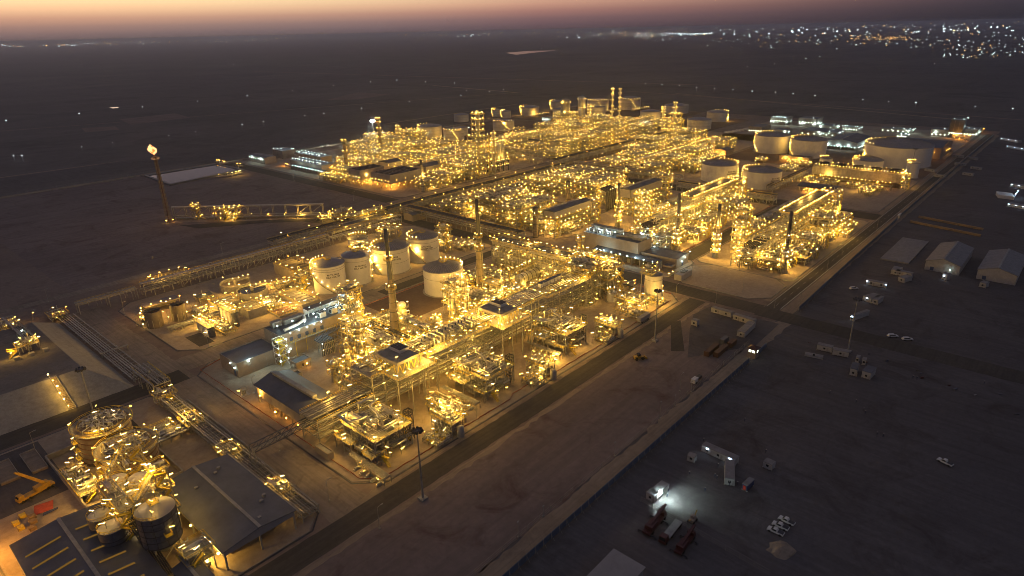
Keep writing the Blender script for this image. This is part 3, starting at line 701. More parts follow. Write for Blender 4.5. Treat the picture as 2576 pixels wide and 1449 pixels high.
def cooler(label, x0, x1, y0, y1, z, n=4, axis='y', h=2.4, lampd=6, legs=True, base=0, plates=True, group=None, name='air_cooler', plen='wallg', far=False, lamps_=True):
    """bank of finned air coolers on legs: white plenum, dark louvred bays, rails round it"""
    t = T(name, label, 'air cooler', (x0 + x1) / 2, (y0 + y1) / 2, base, group)
    p = MB(); p.box(x0, x1, y0, y1, z - h, z); t.part('plenum', p, M[plen])
    for i in range(n):
        b = MB(); g = .25
        if axis == 'y': a0 = y0 + (y1 - y0) * i / n + g; a1 = y0 + (y1 - y0) * (i + 1) / n - g; b.box(x0 + .5, x1 - .5, a0, a1, z, z + .35)
        else: a0 = x0 + (x1 - x0) * i / n + g; a1 = x0 + (x1 - x0) * (i + 1) / n - g; b.box(a0, a1, y0 + .5, y1 - .5, z, z + .35)
        q = t.part('fin_bay', b, M['dark'])
    lg = MB()
    if legs:
        nx = max(1, round((x1 - x0) / 6)); ny = max(1, round((y1 - y0) / 6))
        for i in range(nx + 1):
            for j in range(ny + 1):
                x, y = x0 + .4 + (x1 - x0 - .8) * i / nx, y0 + .4 + (y1 - y0 - .8) * j / ny; lg.cb(x, y, base, .3, .3, z - h - base)
                if i < nx and j in (0, ny): lg.beam((x, y, base + .2), (x + (x1 - x0 - .8) / nx / 2, y, z - h), .16); lg.beam((x + (x1 - x0 - .8) / nx, y, base + .2), (x + (x1 - x0 - .8) / nx / 2, y, z - h), .16)
                if j < ny and i in (0, nx): lg.beam((x, y, base + .2), (x, y + (y1 - y0 - .8) / ny / 2, z - h), .16); lg.beam((x, y + (y1 - y0 - .8) / ny, base + .2), (x, y + (y1 - y0 - .8) / ny / 2, z - h), .16)
        t.part('leg', lg, M['steel'])
    if plates:
        d = MB(); e = 1.3; zz = z - .9
        d.box(x0 - e, x1 + e, y0 - e, y0 - .03, zz, zz + .09); d.box(x0 - e, x1 + e, y1 + .03, y1 + e, zz, zz + .09); d.box(x0 - e, x0 - .03, y0, y1, zz, zz + .09); d.box(x1 + .03, x1 + e, y0, y1, zz, zz + .09); t.part('walkway', d, M['deck'])
        hr = MB(); hr.rail([(x0 - e, y0 - e, zz), (x1 + e, y0 - e, zz), (x1 + e, y1 + e, zz), (x0 - e, y1 + e, zz)], 1.2, .1 if not far else .15, 2.4, True); t.part('handrail', hr, M['yellow'])
        lam = []
        for a, b_, c_, d_ in ((x0 - e, y0 - e, x1 + e, y0 - e), (x0 - e, y1 + e, x1 + e, y1 + e), (x0 - e, y0, x0 - e, y1), (x1 + e, y0, x1 + e, y1)):
            L = math.hypot(c_ - a, d_ - b_); k = max(1, round(L / lampd))
            lam += [(a + (c_ - a) * (i + .5) / k, b_ + (d_ - b_) * (i + .5) / k, zz) for i in range(k)]
        if lamps_: t.lamps(lam, 'warm', 'far' if far else 'post')
    return t.done()
def polelamp(label, x, y, h=9, group='street lamp posts along the roads', arm=1, kind=None):
    t = T('street_lamp', label, 'street lamp', x, y, 0, group); p = MB(); p.cyl((x, y, 0), (x, y, h), .11, 6, .07); p.cb(x, y, 0, .6, .6, .4); p.beam((x, y, h), (x + 1.4 * arm, y, h + .2), .1); t.part('pole', p, M['steel'])
    q = MB(); q.mi = 1; q.cb(x + 1.8 * arm, y, h + .12, .9, .35, .16); q.mi = 0
    if kind: q.cb(x + 1.8 * arm, y, h - .1, .5, .3, .2)
    t.part('lamp_head', q, [M[kind] if kind else M['grey'], M['grey']]); return t
def mast(label, x, y, h=28, lit=None):
    t = T('high_mast', label, 'floodlight mast', x, y, 0, 'unlit high floodlight masts' if not lit else None); p = MB(); p.cyl((x, y, 0), (x, y, h), .42, 10, .2); p.cb(x, y, 0, 2.6, 2.6, .7); t.part('pole', p, M['grey'])
    r = MB(); r.lathe(x, y, [(.3, h - .2), (1.2, h - .2), (1.2, h), (.3, h)], 12); t.part('head_ring', r, M['dark'])
    for i in range(8):
        a = i * PI / 4; q = MB(); cx, cy = x + 1.6 * math.cos(a), y + 1.6 * math.sin(a); q.hexa([(cx - .45, cy - .45, h - .5), (cx + .45, cy - .45, h - .5), (cx + .45, cy + .45, h - .5), (cx - .45, cy + .45, h - .5)], [(cx - .25, cy - .25, h + .35), (cx + .25, cy - .25, h + .35), (cx + .25, cy + .25, h + .35), (cx - .25, cy + .25, h + .35)])
        t.part('floodlight', q, M[lit] if lit else M['dark'])
    return t
# ------------------------------------------------------------ the setting
def sheet(name, x0, x1, y0, y1, z, m, kind='structure'):
    b = MB(); j = random.Random(int(x0 + y0 * 7)); amp = {'asphalt': .25, 'dusty': .9, 'track': 1.1, 'lot': .8, 'earth': 1.2}.get(m, 0); L, W = x1 - x0, y1 - y0
    if amp and max(L, W) > 12:      # wind-blown sand frays the long edges
        n = int(min(160, max(L, W) / 3)); vs = []
        for i in range(n + 1):
            f = i / n
            for s_ in (0, 1):
                o = j.uniform(-amp, amp) * (.4 + .6 * math.sin(f * 9 + s_ * 2) ** 2); vs.append((x0 + L * f, (y0, y1)[s_] + o, z) if L > W else ((x1, x0)[s_] + o, y0 + W * f, z))
        b.add(vs, [(2 * i, 2 * i + 2, 2 * i + 3, 2 * i + 1) for i in range(n)]); return single(name, b, M[m], kind=kind)
    b.add([(x0, y0, z), (x1, y0, z), (x1, y1, z), (x0, y1, z)], [(0, 1, 2, 3)]); return single(name, b, M[m], kind=kind)
def gpoly(name, pts, z, m, kind='structure', th=0):
    P = [G(*p) if p[0] > -9000 else p for p in pts]
    b = MB()
    if th: b.poly(P, z - th, z)
    else: b.add([(x, y, z) for x, y in P], [tuple(range(len(P)))])
    return single(name, b, M[m], kind=kind)
def pad(name, x0, x1, y0, y1, m='paving', z=.16, ch=0):
    c = ch; b = MB(); b.mi = 0
    pts = [(x0 + c, y0), (x1 - c, y0), (x1, y0 + c), (x1, y1 - c), (x1 - c, y1), (x0 + c, y1), (x0, y1 - c), (x0, y0 + c)] if c else [(x0, y0), (x1, y0), (x1, y1), (x0, y1)]
    b.poly(pts, 0, z); ob = single(name, b, M[m], kind='structure')
    k = MB()
    for p, q in zip(pts, pts[1:] + pts[:1]): k.beam((p[0], p[1], z * .6), (q[0], q[1], z * .6), .5, z * 1.5)
    single('kerb', k, M['kerb'], kind='structure')
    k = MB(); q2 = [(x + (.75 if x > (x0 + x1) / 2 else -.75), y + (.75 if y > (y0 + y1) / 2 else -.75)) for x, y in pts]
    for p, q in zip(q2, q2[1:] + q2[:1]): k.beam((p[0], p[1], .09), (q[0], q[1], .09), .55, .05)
    single('gutter_shadow', k, M['dark'], kind='structure'); return ob  # dark strip round the pad: drain line with the kerb's shadow painted in
b = MB(); E_ = 160000
b.add([(-30000, -60000, 0), (E_, -60000, 0), (E_, E_, 0), (-30000, E_, 0)], [(0, 1, 2, 3)]); single('ground', b, M['desert'], kind='structure')
sheet('plant_ground', -60, 1180, 109, 836, .02, 'earth')
sheet('construction_yard', -60, 1180, -260, 109, .02, 'darklot')
sheet('open_lot', -60, 335, 109, 149, .04, 'lot')
sheet('flare_field', 100, 385, 462, 830, .04, 'lot')
sheet('sand_track', -60, 345, 101.5, 108.5, .05, 'track')
sheet('near_road', -60, 336, 150.5, 160.5, .06, 'asphalt')
sheet('verge', -60, 336, 147.6, 149.6, .06, 'track'); sheet('verge', 100, 336, 161, 163.6, .06, 'track')
sheet('left_street', 87, 103, 150, 430, .05, 'dusty')
sheet('tank_street', 103, 337, 305, 321, .05, 'dusty')
sheet('asphalt_lane', 225, 337, 307, 316, .07, 'asphalt')
sheet('cross_street', 338, 352, 122, 445, .07, 'asphalt')
sheet('gate_road', 336, 350, -190, 122, .08, 'asphalt')
sheet('right_road', 350, 1140, 112.5, 121.5, .07, 'asphalt')
sheet('right_verge', 350, 1140, 105.5, 112.3, .05, 'track'); sheet('right_verge', 360, 1140, 121.7, 125.5, .05, 'track')
sheet('unit_street', 398, 578, 191, 203, .06, 'asphalt')
sheet('second_cross_street', 579, 600, 122, 460, .06, 'asphalt')
sheet('yard_street', 372, 1000, 466, 494, .05, 'track')
sheet('west_street', 372, 388, 494, 820, .06, 'asphalt')
sheet('perimeter_track', 90, 1200, 831, 842, .05, 'track')
sheet('pit_road', 60, 330, 462, 470, .06, 'dusty')
sheet('mound_road', -60, 100, 296, 309, .06, 'asphalt')
for k in range(2):
    y = (113.2, 120.8)[k]; b = MB()
    b.box(352, 1138, y - .2, y + .2, .075, .09); single('road_marking', b, M['line'], kind='structure')
b = MB()
for k in range(70): b.box(356 + k * 11, 360 + k * 11, 116.9, 117.1, .075, .09)
single('road_marking', b, M['line'], kind='structure')
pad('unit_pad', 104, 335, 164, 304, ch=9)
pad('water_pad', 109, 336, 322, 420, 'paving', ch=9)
sheet('bund_floor', 206, 285, 266, 303, .19, 'redpave')
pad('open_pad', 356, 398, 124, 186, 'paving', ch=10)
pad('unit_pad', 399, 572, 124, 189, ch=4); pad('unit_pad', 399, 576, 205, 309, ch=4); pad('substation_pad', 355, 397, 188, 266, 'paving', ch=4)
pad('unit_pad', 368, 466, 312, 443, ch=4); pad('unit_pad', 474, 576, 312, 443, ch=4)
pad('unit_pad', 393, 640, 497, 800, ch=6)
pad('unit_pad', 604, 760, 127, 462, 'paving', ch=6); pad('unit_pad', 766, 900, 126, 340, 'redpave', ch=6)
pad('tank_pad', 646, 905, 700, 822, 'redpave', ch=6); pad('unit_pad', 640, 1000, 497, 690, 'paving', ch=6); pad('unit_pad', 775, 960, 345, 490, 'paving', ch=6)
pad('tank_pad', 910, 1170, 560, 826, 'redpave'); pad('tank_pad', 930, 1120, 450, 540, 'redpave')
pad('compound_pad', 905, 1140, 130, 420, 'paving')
pad('dryer_pad', 10, 86, 163, 293, 'paving', ch=6); sheet('crane_ground', -30, 37, 248, 292, .2, 'darklot'); sheet('side_lane', 60, 68, 268, 295, .2, 'asphalt')
# corner apron where the near road meets the cross street, and the stub road
gpoly('stub_road', [(1688, 812), (1712, 806), (1722, 884), (1688, 884)], .09, 'asphalt')
gpoly('cabin_yard', [(1735, 830), (1745, 790), (1790, 770), (1900, 800), (1960, 815), (1900, 870), (1730, 900)], .06, 'darklot')
# gravel mound with concrete-lined sides
b = MB(); b.hexa([(-170, 309, 0), (80, 309, 0), (80, 421, 0), (-170, 421, 0)], [(-170, 330, 8), (66.5, 330, 8), (66.5, 411, 8), (-170, 411, 8)])
tag(single('embankment', b, M['bank']), kind='structure'); sheet('embankment_top', -170, 66.2, 330.3, 410.7, 8.02, 'moundtop')
# lined water basin behind the flare
b = MB(); PX = [(276, 747), (370, 762), (367, 826), (279, 826)]
PI_ = [(279, 751), (366, 766), (364, 822), (282, 822)]
for i in range(4):
    a, b_, c, d = PX[i], PX[(i + 1) % 4], PI_[(i + 1) % 4], PI_[i]
    b.add([(*a, 0), (*b_, 0), (*b_, 1.6), (*a, 1.6), (*d, .3), (*c, .3), (*c, 1.6), (*d, 1.6)], [(0, 1, 2, 3), (3, 2, 6, 7), (7, 6, 5, 4)])
tag(single('basin_wall', b, M['blue']), 'low dark concrete wall around the pale water basin behind the flare', 'basin wall')
b = MB(); b.add([(*p, .9) for p in PI_], [(0, 1, 2, 3)]); single('water', b, M['pond'], kind='structure')
# far streaks of track, a dry lake and low outfield
def strip(name, p, q, w, m='track', z=.03):
    a = Vector(G(*p)); c = Vector(G(*q)); d = (c - a).normalized(); n = Vector((-d.y, d.x)) * w / 2
    bb = MB(); bb.add([(*(a - n), z), (*(c - n), z), (*(c + n), z), (*(a + n), z)], [(0, 1, 2, 3)]); return single(name, bb, M[m], kind='structure')
strip('desert_track', (0, 447), (700, 352), 5); strip('desert_track', (700, 352), (1300, 262), 6)
strip('desert_track', (640, 180), (1800, 215), 16, 'earth'); strip('desert_track', (0, 330), (1310, 232), 7, 'earth')
strip('desert_track', (1090, 215), (1300, 233), 9, 'paving'); strip('desert_track', (1560, 228), (2576, 302), 10, 'earth'); strip('desert_track', (1700, 235), (2400, 300), 8, 'track')
gpoly('desert_patch', [(205, 452 - 130), (290, 318), (300, 326), (215, 333)], .05, 'earth')
gpoly('dry_lake', [(1270, 133), (1330, 128), (1400, 127), (1330, 134), (1300, 138)], .3, 'pond')
gpoly('dry_lake', [(275, 271), (295, 269), (300, 272), (283, 273)], .3, 'pond')
gpoly('desert_patch', [(820, 252), (900, 232), (980, 238), (900, 250)], .06, 'lot')
gpoly('desert_patch', [(300, 300), (440, 285), (480, 296), (330, 314)], .06, 'lot')
gpoly('dark_field', [(0, 478), (640, 384), (1060, 292), (1020, 285), (600, 362), (0, 450)], .04, 'darklot')
# ------------------------------------------------------------ boundary walls, fences, nets
def hoarding(label, pts, h=2.6):
    t = T('site_hoarding', label, 'hoarding', pts[0][0], pts[0][1]); b = MB(); c = MB()
    for p, q in zip(pts, pts[1:]):
        L = math.dist(p, q); n = max(1, int(L / 4)); b.beam((p[0], p[1], h / 2 + .1), (q[0], q[1], h / 2 + .1), .12, h)
        for i in range(n + 1): x, y = p[0] + (q[0] - p[0]) * i / n, p[1] + (q[1] - p[1]) * i / n; c.cb(x, y, 0, .22, .3, h + .35); c.beam((x, y - 1.3, .1), (x, y, h * .8), .1)
    t.part('panel', b, M['fence']); t.part('post', c, M['grey'])
hoarding('long blue sheet hoarding running diagonally beside the sand track to the watch hut', [(-60, 100.8), (280, 101)])
hoarding('blue hoarding beyond the road junction, beside the two-lane road up to the wall gate', [(356, 104.5), (470, 106.5), (588, 108)])
hoarding('blue hoarding running from the wall gate along the far end of the two-lane road', [(600, 108.5), (1125, 111)])
def wirefence(label, pts, h=2.2, step=6):
    t = T('wire_fence', label, 'fence', pts[0][0], pts[0][1]); b = MB(); w = MB()
    for p, q in zip(pts, pts[1:]):
        n = max(1, int(math.dist(p, q) / step))
        for i in range(n): x, y = p[0] + (q[0] - p[0]) * i / n, p[1] + (q[1] - p[1]) * i / n; b.cb(x, y, 0, .12, .12, h)
        for k in (.5, 1.2, 2.1): w.beam((p[0], p[1], k), (q[0], q[1], k), .04)
    t.part('post', b, M['steel']); t.part('wire', w, M['steel'])
wirefence('thin wire fence between the sand track and the purple open lot', [(-60, 109), (300, 109.2)])
wirefence('wire fence along the far desert edge of the plant beyond the basin', [(95, 842.5), (1200, 843)], 2.4, 9)
t = T('boundary_wall', 'pale concrete wall along the sandy perimeter track behind the flare field', 'wall', 100, 831); b = MB()
for k in range(40): b.box(95 + k * 14, 95 + k * 14 + rnd.choice([13.6, 9]), 830.6, 830.9, 0, 1.3)
t.part('panel', b, M['conc'])
def net(label, pts):
    t = T('safety_net', label, 'safety netting', pts[0][0], pts[0][1]); b = MB(); c = MB()
    for p, q in zip(pts, pts[1:]):
        n = max(1, int(math.dist(p, q) / 3))
        for i in range(n):
            a = (p[0] + (q[0] - p[0]) * i / n, p[1] + (q[1] - p[1]) * i / n); d = (p[0] + (q[0] - p[0]) * (i + 1) / n, p[1] + (q[1] - p[1]) * (i + 1) / n)
            s1 = rnd.uniform(.5, 1.0); o = rnd.uniform(-.25, .25); b.beam((a[0], a[1] + o, .2 + s1 / 2), (d[0], d[1], .2 + s1 / 2), .05, s1 * .6); c.cb(a[0], a[1] + o, .1, .07, .07, 1.2)
    t.part('mesh', b, M['net']); t.part('stake', c, M['grey'])
net('orange safety netting along the near edge of the closest unit, parallel to the near road', [(112, 166), (140, 166), (140, 168), (150, 168), (150, 166.4), (182, 166.4), (186, 168.5), (200, 168.5), (200, 166), (262, 166), (325, 167)])
net('orange safety netting down the left edge of the closest unit beside the dusty street', [(112, 166), (106.5, 172), (106.5, 300), (118, 303)])
net('orange netting between the tank street and the bund of the lone domed tank', [(196, 303), (240, 303), (290, 303)])
net('orange netting along the kerb between the two right-hand units', [(402, 204.8), (500, 204.6), (570, 204.6)])
net('orange netting in front of the first central cascade structure', [(368, 312), (368, 380), (369, 440)])
net('orange netting on the right corner of the closest unit by the junction', [(334, 172), (334, 232), (333, 250)])
net('short orange netting beside the horizontal drum shelter near the flare line', [(262, 466), (300, 464)])
t = T('wall_gate', 'small white gate portal in the hoarding at the road bend', 'gate', 594, 108); b = MB(); b.cb(591, 108, 0, .6, .6, 3.4); b.cb(598, 108.4, 0, .6, .6, 3.4); t.part('post', b, M['white']); b = MB(); b.box(590, 599, 107.6, 108.8, 3.4, 4.1); t.part('lintel', b, M['white'])
# ------------------------------------------------------------ closest process unit
rack('main pipe rack of the closest unit, its long spine with top walkway and tube lamps', 136, 316, 201, 216, [5, 9.5, 14, 18.5], 1, npipe=12, lampd=5.5, brace=.3)
rack('low dark end of the main pipe rack next to the blue gabled shed', 108, 135, 199, 211, [5, 8.5, 12], 2, npipe=9, lampd=14, dark=True, brace=.5, walkway=False, lp=.5)
# footbridge gantry over the street
t = T('pipe_bridge', 'dark lattice pipe bridge crossing the dusty street by the gabled shed', 'pipe bridge', 96, 205)
b = MB()
for y in (203.2, 206):
    for z in (9.6, 11.8): b.beam((84, y, z), (109, y, z), .25)
    for i in range(8): b.beam((84 + i * 3.1, y, 9.6), (87.1 + i * 3.1, y, 11.8), .15); b.cb(84 + i * 3.1, y, 9.6, .15, .15, 2.2)
for i in range(9): b.box(84 + i * 3.1, 84.2 + i * 3.1, 203.2, 206, 9.6, 9.75)
t.part('truss', b, M['blue']); b = MB()
for y in (203, 206.2): b.beam((84, y - (1 if y < 205 else -1), 0), (84, y, 11.8), .35)
b.beam((84, 203, 5), (84, 206.2, 5), .2); t.part('leg', b, M['grey']); b = MB(); b.pipe([(84, 204, 10), (109, 204, 10)], .3); b.pipe([(84, 205.1, 10), (109, 205.1, 10)], .22); t.part('piping', b, M['pipe2'])
# three compressor platforms, a repeated module
def module(k, lab):
    ox = 116 + (0, 59.5, 116)[k]; oy = 172
    t = T('compressor_platform', 'raised deck with bent silver loop pipes, ' + lab, 'compressor deck', ox + 9, oy + 11, .16, 'three compressor platforms facing the near road')
    f = MB(); frame_mb(f, ox, ox + 17, oy + 2, oy + 22, [5, 10], 3, 4, .36, .3, random.Random(k)); t.part('frame', f, M['grey'])
    d = MB(); d.box(ox - .6, ox + 17.6, oy + 1.4, oy + 22.6, 10, 10.12); t.part('deck', d, M['deck'])
    d = MB(); d.box(ox - 3.6, ox + 3, oy + 13, oy + 23.5, 5.2, 5.3); d.box(ox - 3, ox + 4, oy + 1, oy + 7, 4.2, 4.3); t.part('lower_deck', d, M['deck'])
    f = MB(); [f.cb(x, y, 0, .25, .25, 5.2) for x in (ox - 3.4, ox + 2.8) for y in (oy + 13.2, oy + 18, oy + 23.2)]; [f.cb(x, y, 0, .25, .25, 4.2) for x in (ox - 2.8, ox + 3.8) for y in (oy + 1.2, oy + 6.8)]; t.part('post', f, M['steel'])
    h = MB(); h.rail([(ox - .6, oy + 1.4, 10.1), (ox + 17.6, oy + 1.4, 10.1), (ox + 17.6, oy + 22.6, 10.1), (ox - .6, oy + 22.6, 10.1)], 1.1, .1, 2.2, True)
    h.rail([(ox - 3.6, oy + 13, 5.3), (ox + 3, oy + 13, 5.3), (ox + 3, oy + 23.5, 5.3), (ox - 3.6, oy + 23.5, 5.3)], 1.1, .1, 2, True); h.rail([(ox - 3, oy + 1, 4.3), (ox + 4, oy + 1, 4.3), (ox + 4, oy + 7, 4.3), (ox - 3, oy + 7, 4.3)], 1.1, .1, 2, True)
    t.part('handrail', h, M['yellow'])
    v = MB(); v.drum((ox - .2, oy + 6.5, 3.2), (ox - .2, oy + 14, 3.2), 1.35, 16); v.cb(ox - .2, oy + 8, .2, 2, .5, 2); v.cb(ox - .2, oy + 12.5, .2, 2, .5, 2); t.part('horizontal_vessel', v, M['vessel'])
    v = MB(); v.drum((ox + 3.5, oy + 14.5, 12.2), (ox + 3.5, oy + 21.5, 12.2), 1.3, 14); v.cb(ox + 3.5, oy + 18, 10, 2, 3, 1.4); t.part('drum', v, M['vessel'])
    p = MB()
    p.pipe([(ox + 1, oy + 20.5, 12), (ox + 1, oy + 20.5, 15), (ox - 2.2, oy + 20.5, 15), (ox - 2.6, oy + 14, 15), (ox + 1.6, oy + 12.4, 15), (ox + 4.8, oy + 12.8, 14.6), (ox + 4.8, oy + 9.6, 12)], .5, 10); t.part('loop_pipe', p, M['pipe'])
    p = MB(); p.pipe([(ox + 7.5, oy + 21.4, 12), (ox + 7.5, oy + 21.4, 15.2), (ox + 11.5, oy + 21.6, 15.2), (ox + 13, oy + 18.4, 15.2), (ox + 9.4, oy + 17, 15.2), (ox + 9.4, oy + 13, 14), (ox + 9.4, oy + 10, 11)], .5, 10); t.part('loop_pipe', p, M['pipe'])
    p = MB(); p.pipe([(ox + 1, oy + 4, 4), (ox + 1, oy + 4, 7), (ox + 4.5, oy + 3.4, 7), (ox + 4.5, oy + 6, 7), (ox + 2, oy + 7, 7), (ox + 2, oy + 7, 4)], .38, 8); p.pipe([(ox + 13, oy + 4, 5), (ox + 13, oy + .5, 5), (ox + 9, oy + .5, 5), (ox + 9, oy + 4, 2)], .4, 8); t.part('loop_pipe', p, M['pipe'])
    p = MB(); rpipes(p, ox, ox + 17, oy + 3, oy + 21, [10.2], 42, (.09, .28), 40 + k); t.part('piping', p, M['pipe'])
    p = MB(); rpipes(p, ox, ox + 17, oy + 1, oy + 22, [1, 5], 40, (.1, .3), 50 + k); rpipes(p, ox - 3, ox + 4, oy, oy + 20, [.5, 4], 30, (.08, .2), 60 + k); t.part('piping', p, M['pipe2'])
    e = MB(); [e.cb(ox + 4 + 4 * i, oy + 8 + (i % 2) * 7, .2, 3, 5, 3.2) for i in range(4)]; t.part('machine_casing', e, M['grey'])
    e = MB(); e.cb(ox + 8.5, oy + 4.5, 10.1, 3, 2.4, 1.2); e.cb(ox + 13.5, oy + 12, 10.1, 2, 4, 1.4); t.part('control_cabinet', e, M['blue'])
    s = MB(); stairs(s, ox + 2, oy - 3, 0, 4.3, 0, 1, 4.2); stairs(s, ox + 18.4, oy + 5, 0, 10, 0, 1, 4); t.part('stair', s, M['yellow'])
    e = MB(); frame_mb(e, ox + 17.6, ox + 20, oy + 4, oy + 6.6, [4, 8, 12, 13.6], 1, 1, .2, .5, random.Random(3)); t.part('escape_tower', e, M['dark'])
    lam = [(ox + 17.4 * i / 4, oy + 22.4, 10.1) for i in range(5)] + [(ox + 17.4 * i / 4, oy + 1.6, 10.1) for i in range(5)] + [(ox - .4, oy + 2 + 5 * i, 10.1) for i in range(5)] + [(ox + 17.4, oy + 4 + 5 * i, 10.1) for i in range(4)]
    lam += [(ox + 5, oy + 8, 10.1), (ox + 12, oy + 15, 10.1), (ox + 8, oy + 18, 10.1), (ox + 6, oy + 12, 10.1), (ox + 14, oy + 8, 10.1)]
    lam += [(ox - 3.4, oy + y, 5.3) for y in (13.2, 16, 18.6, 21, 23.2)] + [(ox + 2.6, oy + 14, 5.3), (ox - 2.8, oy + 1.2, 4.3), (ox + 3.8, oy + 1.2, 4.3), (ox - 2.8, oy + 6.6, 4.3), (ox - 3.5, oy + 9, .2), (ox + 6, oy + 1, .2), (ox + 10, oy, .2)]
    lam += [(ox + x, oy + y, 5) for x in (4, 9, 14) for y in (4, 12, 19)]
    t.lamps([p for i, p in enumerate(lam) if i % 3], every=7); t.done()
    # tall skid with black end tank, and low pipe bed, both beside each platform
    sx = ox + 30; t = T('seal_gas_skid', 'boxy lit skid with black end tank beside ' + lab, 'equipment skid', sx + 3, 171, .16, 'boxy skids beside the compressor platforms')
    f = MB(); frame_mb(f, sx, sx + 6, 165, 177, [3, 6], 1, 3, .25, .3, random.Random(k + 9)); t.part('frame', f, M['steel'])
    d = MB(); d.box(sx - .5, sx + 6.5, 164.6, 177.4, 6, 6.1); t.part('deck', d, M['deck']); h = MB(); h.rail([(sx - .5, 164.6, 6.1), (sx + 6.5, 164.6, 6.1), (sx + 6.5, 177.4, 6.1), (sx - .5, 177.4, 6.1)], 1.1, .1, 2, True); t.part('handrail', h, M['yellow'])
    p = MB(); rpipes(p, sx, sx + 6, 166, 177, [.5, 3, 6.1], 34, (.1, .3), 70 + k); t.part('piping', p, M['pipe'])
    v = MB(); v.lathe(sx + 3, 163.3, [(1.5, .2), (1.5, 4.2), (1, 4.9), (0, 5.1)], 16); t.part('end_tank', v, M['grey'], smooth=True); v = MB(); v.box(sx + .6, sx + 5.4, 167, 176, .6, 3.6); t.part('casing', v, M['pipe2'])
    t.lamps([(sx + 6 * (i % 2), 165 + 12 * (i // 2) / 4, 6.1) for i in range(10)] + [(sx - .6, 168, 2), (sx - .6, 174, 2)], every=6); t.done()
    bx_ = ox + 20.5; t = T('valve_manifold', 'low bed of brassy lit valves and pipes beside ' + lab, 'valve manifold', bx_ + 4, 168, .16, 'low valve beds beside the compressor platforms')
    f = MB(); frame_mb(f, bx_, bx_ + 8, 163.5, 172, [2.2], 2, 3, .18, .4, random.Random(k + 19)); t.part('frame', f, M['steel']); p = MB(); rpipes(p, bx_, bx_ + 8, 163.5, 172, [.2, .8], 55, (.09, .2), 90 + k); t.part('piping', p, M['pipe'])
    v = MB(); [v.cb(bx_ + rnd.uniform(0, 8), 164 + rnd.uniform(0, 8), 2.2, .8, .8, .5) for _ in range(12)]; t.part('valve', v, M['yellow']); t.lamps([(bx_ + 2, 173, 1.5), (bx_ + 6, 173, .5), (bx_ - .5, 166, 0), (bx_ + 8.5, 169, 0)]); t.done()
module(0, 'the compressor platform by the street corner'); module(1, 'the middle compressor platform'); module(2, 'the compressor platform by the junction end')
structure('long narrow manifold rack with silver posts standing between the first two compressor platforms', 153, 157, 169, 187, [3, 6], 11, dens=2, ves=1.4, lampd=3.2, stair=False)
for k, (x, y) in enumerate([(168, 186), (226, 186), (112, 176)]):
    t = T('pump_row', ['row of pumps under a low pipe shelf between the first and middle compressor platforms', 'row of pumps under a low pipe shelf between the middle and far compressor platforms', 'row of pumps under a low pipe shelf at the street corner of the closest unit'][k], 'pump row', x, y, .16)
    f = MB(); frame_mb(f, x - 2, x + 1, y - 14, y + 2, [3.2], 1, 4, .22, .2, rnd); t.part('frame', f, M['steel']); p = MB(); [p.pipe([(x - 1.6 + i * .5, y - 14, 3.4), (x - 1.6 + i * .5, y + 8, 3.4)], .18, 6) for i in range(5)]; t.part('piping', p, M['pipe2'])
    p = MB(); [(p.cb(x - 2.5, y - 12 + i * 3.4, .15, 3, 1.2, .5), p.cyl((x - 3.6, y - 12 + i * 3.4, 1), (x - 1.8, y - 12 + i * 3.4, 1), .45, 8)) for i in range(5)]; t.part('pump', p, M['pipe']); t.lamps([(x - 3, y - 12, .2), (x - 3, y - 4, .2), (x, y + 2, .2)]); t.done()
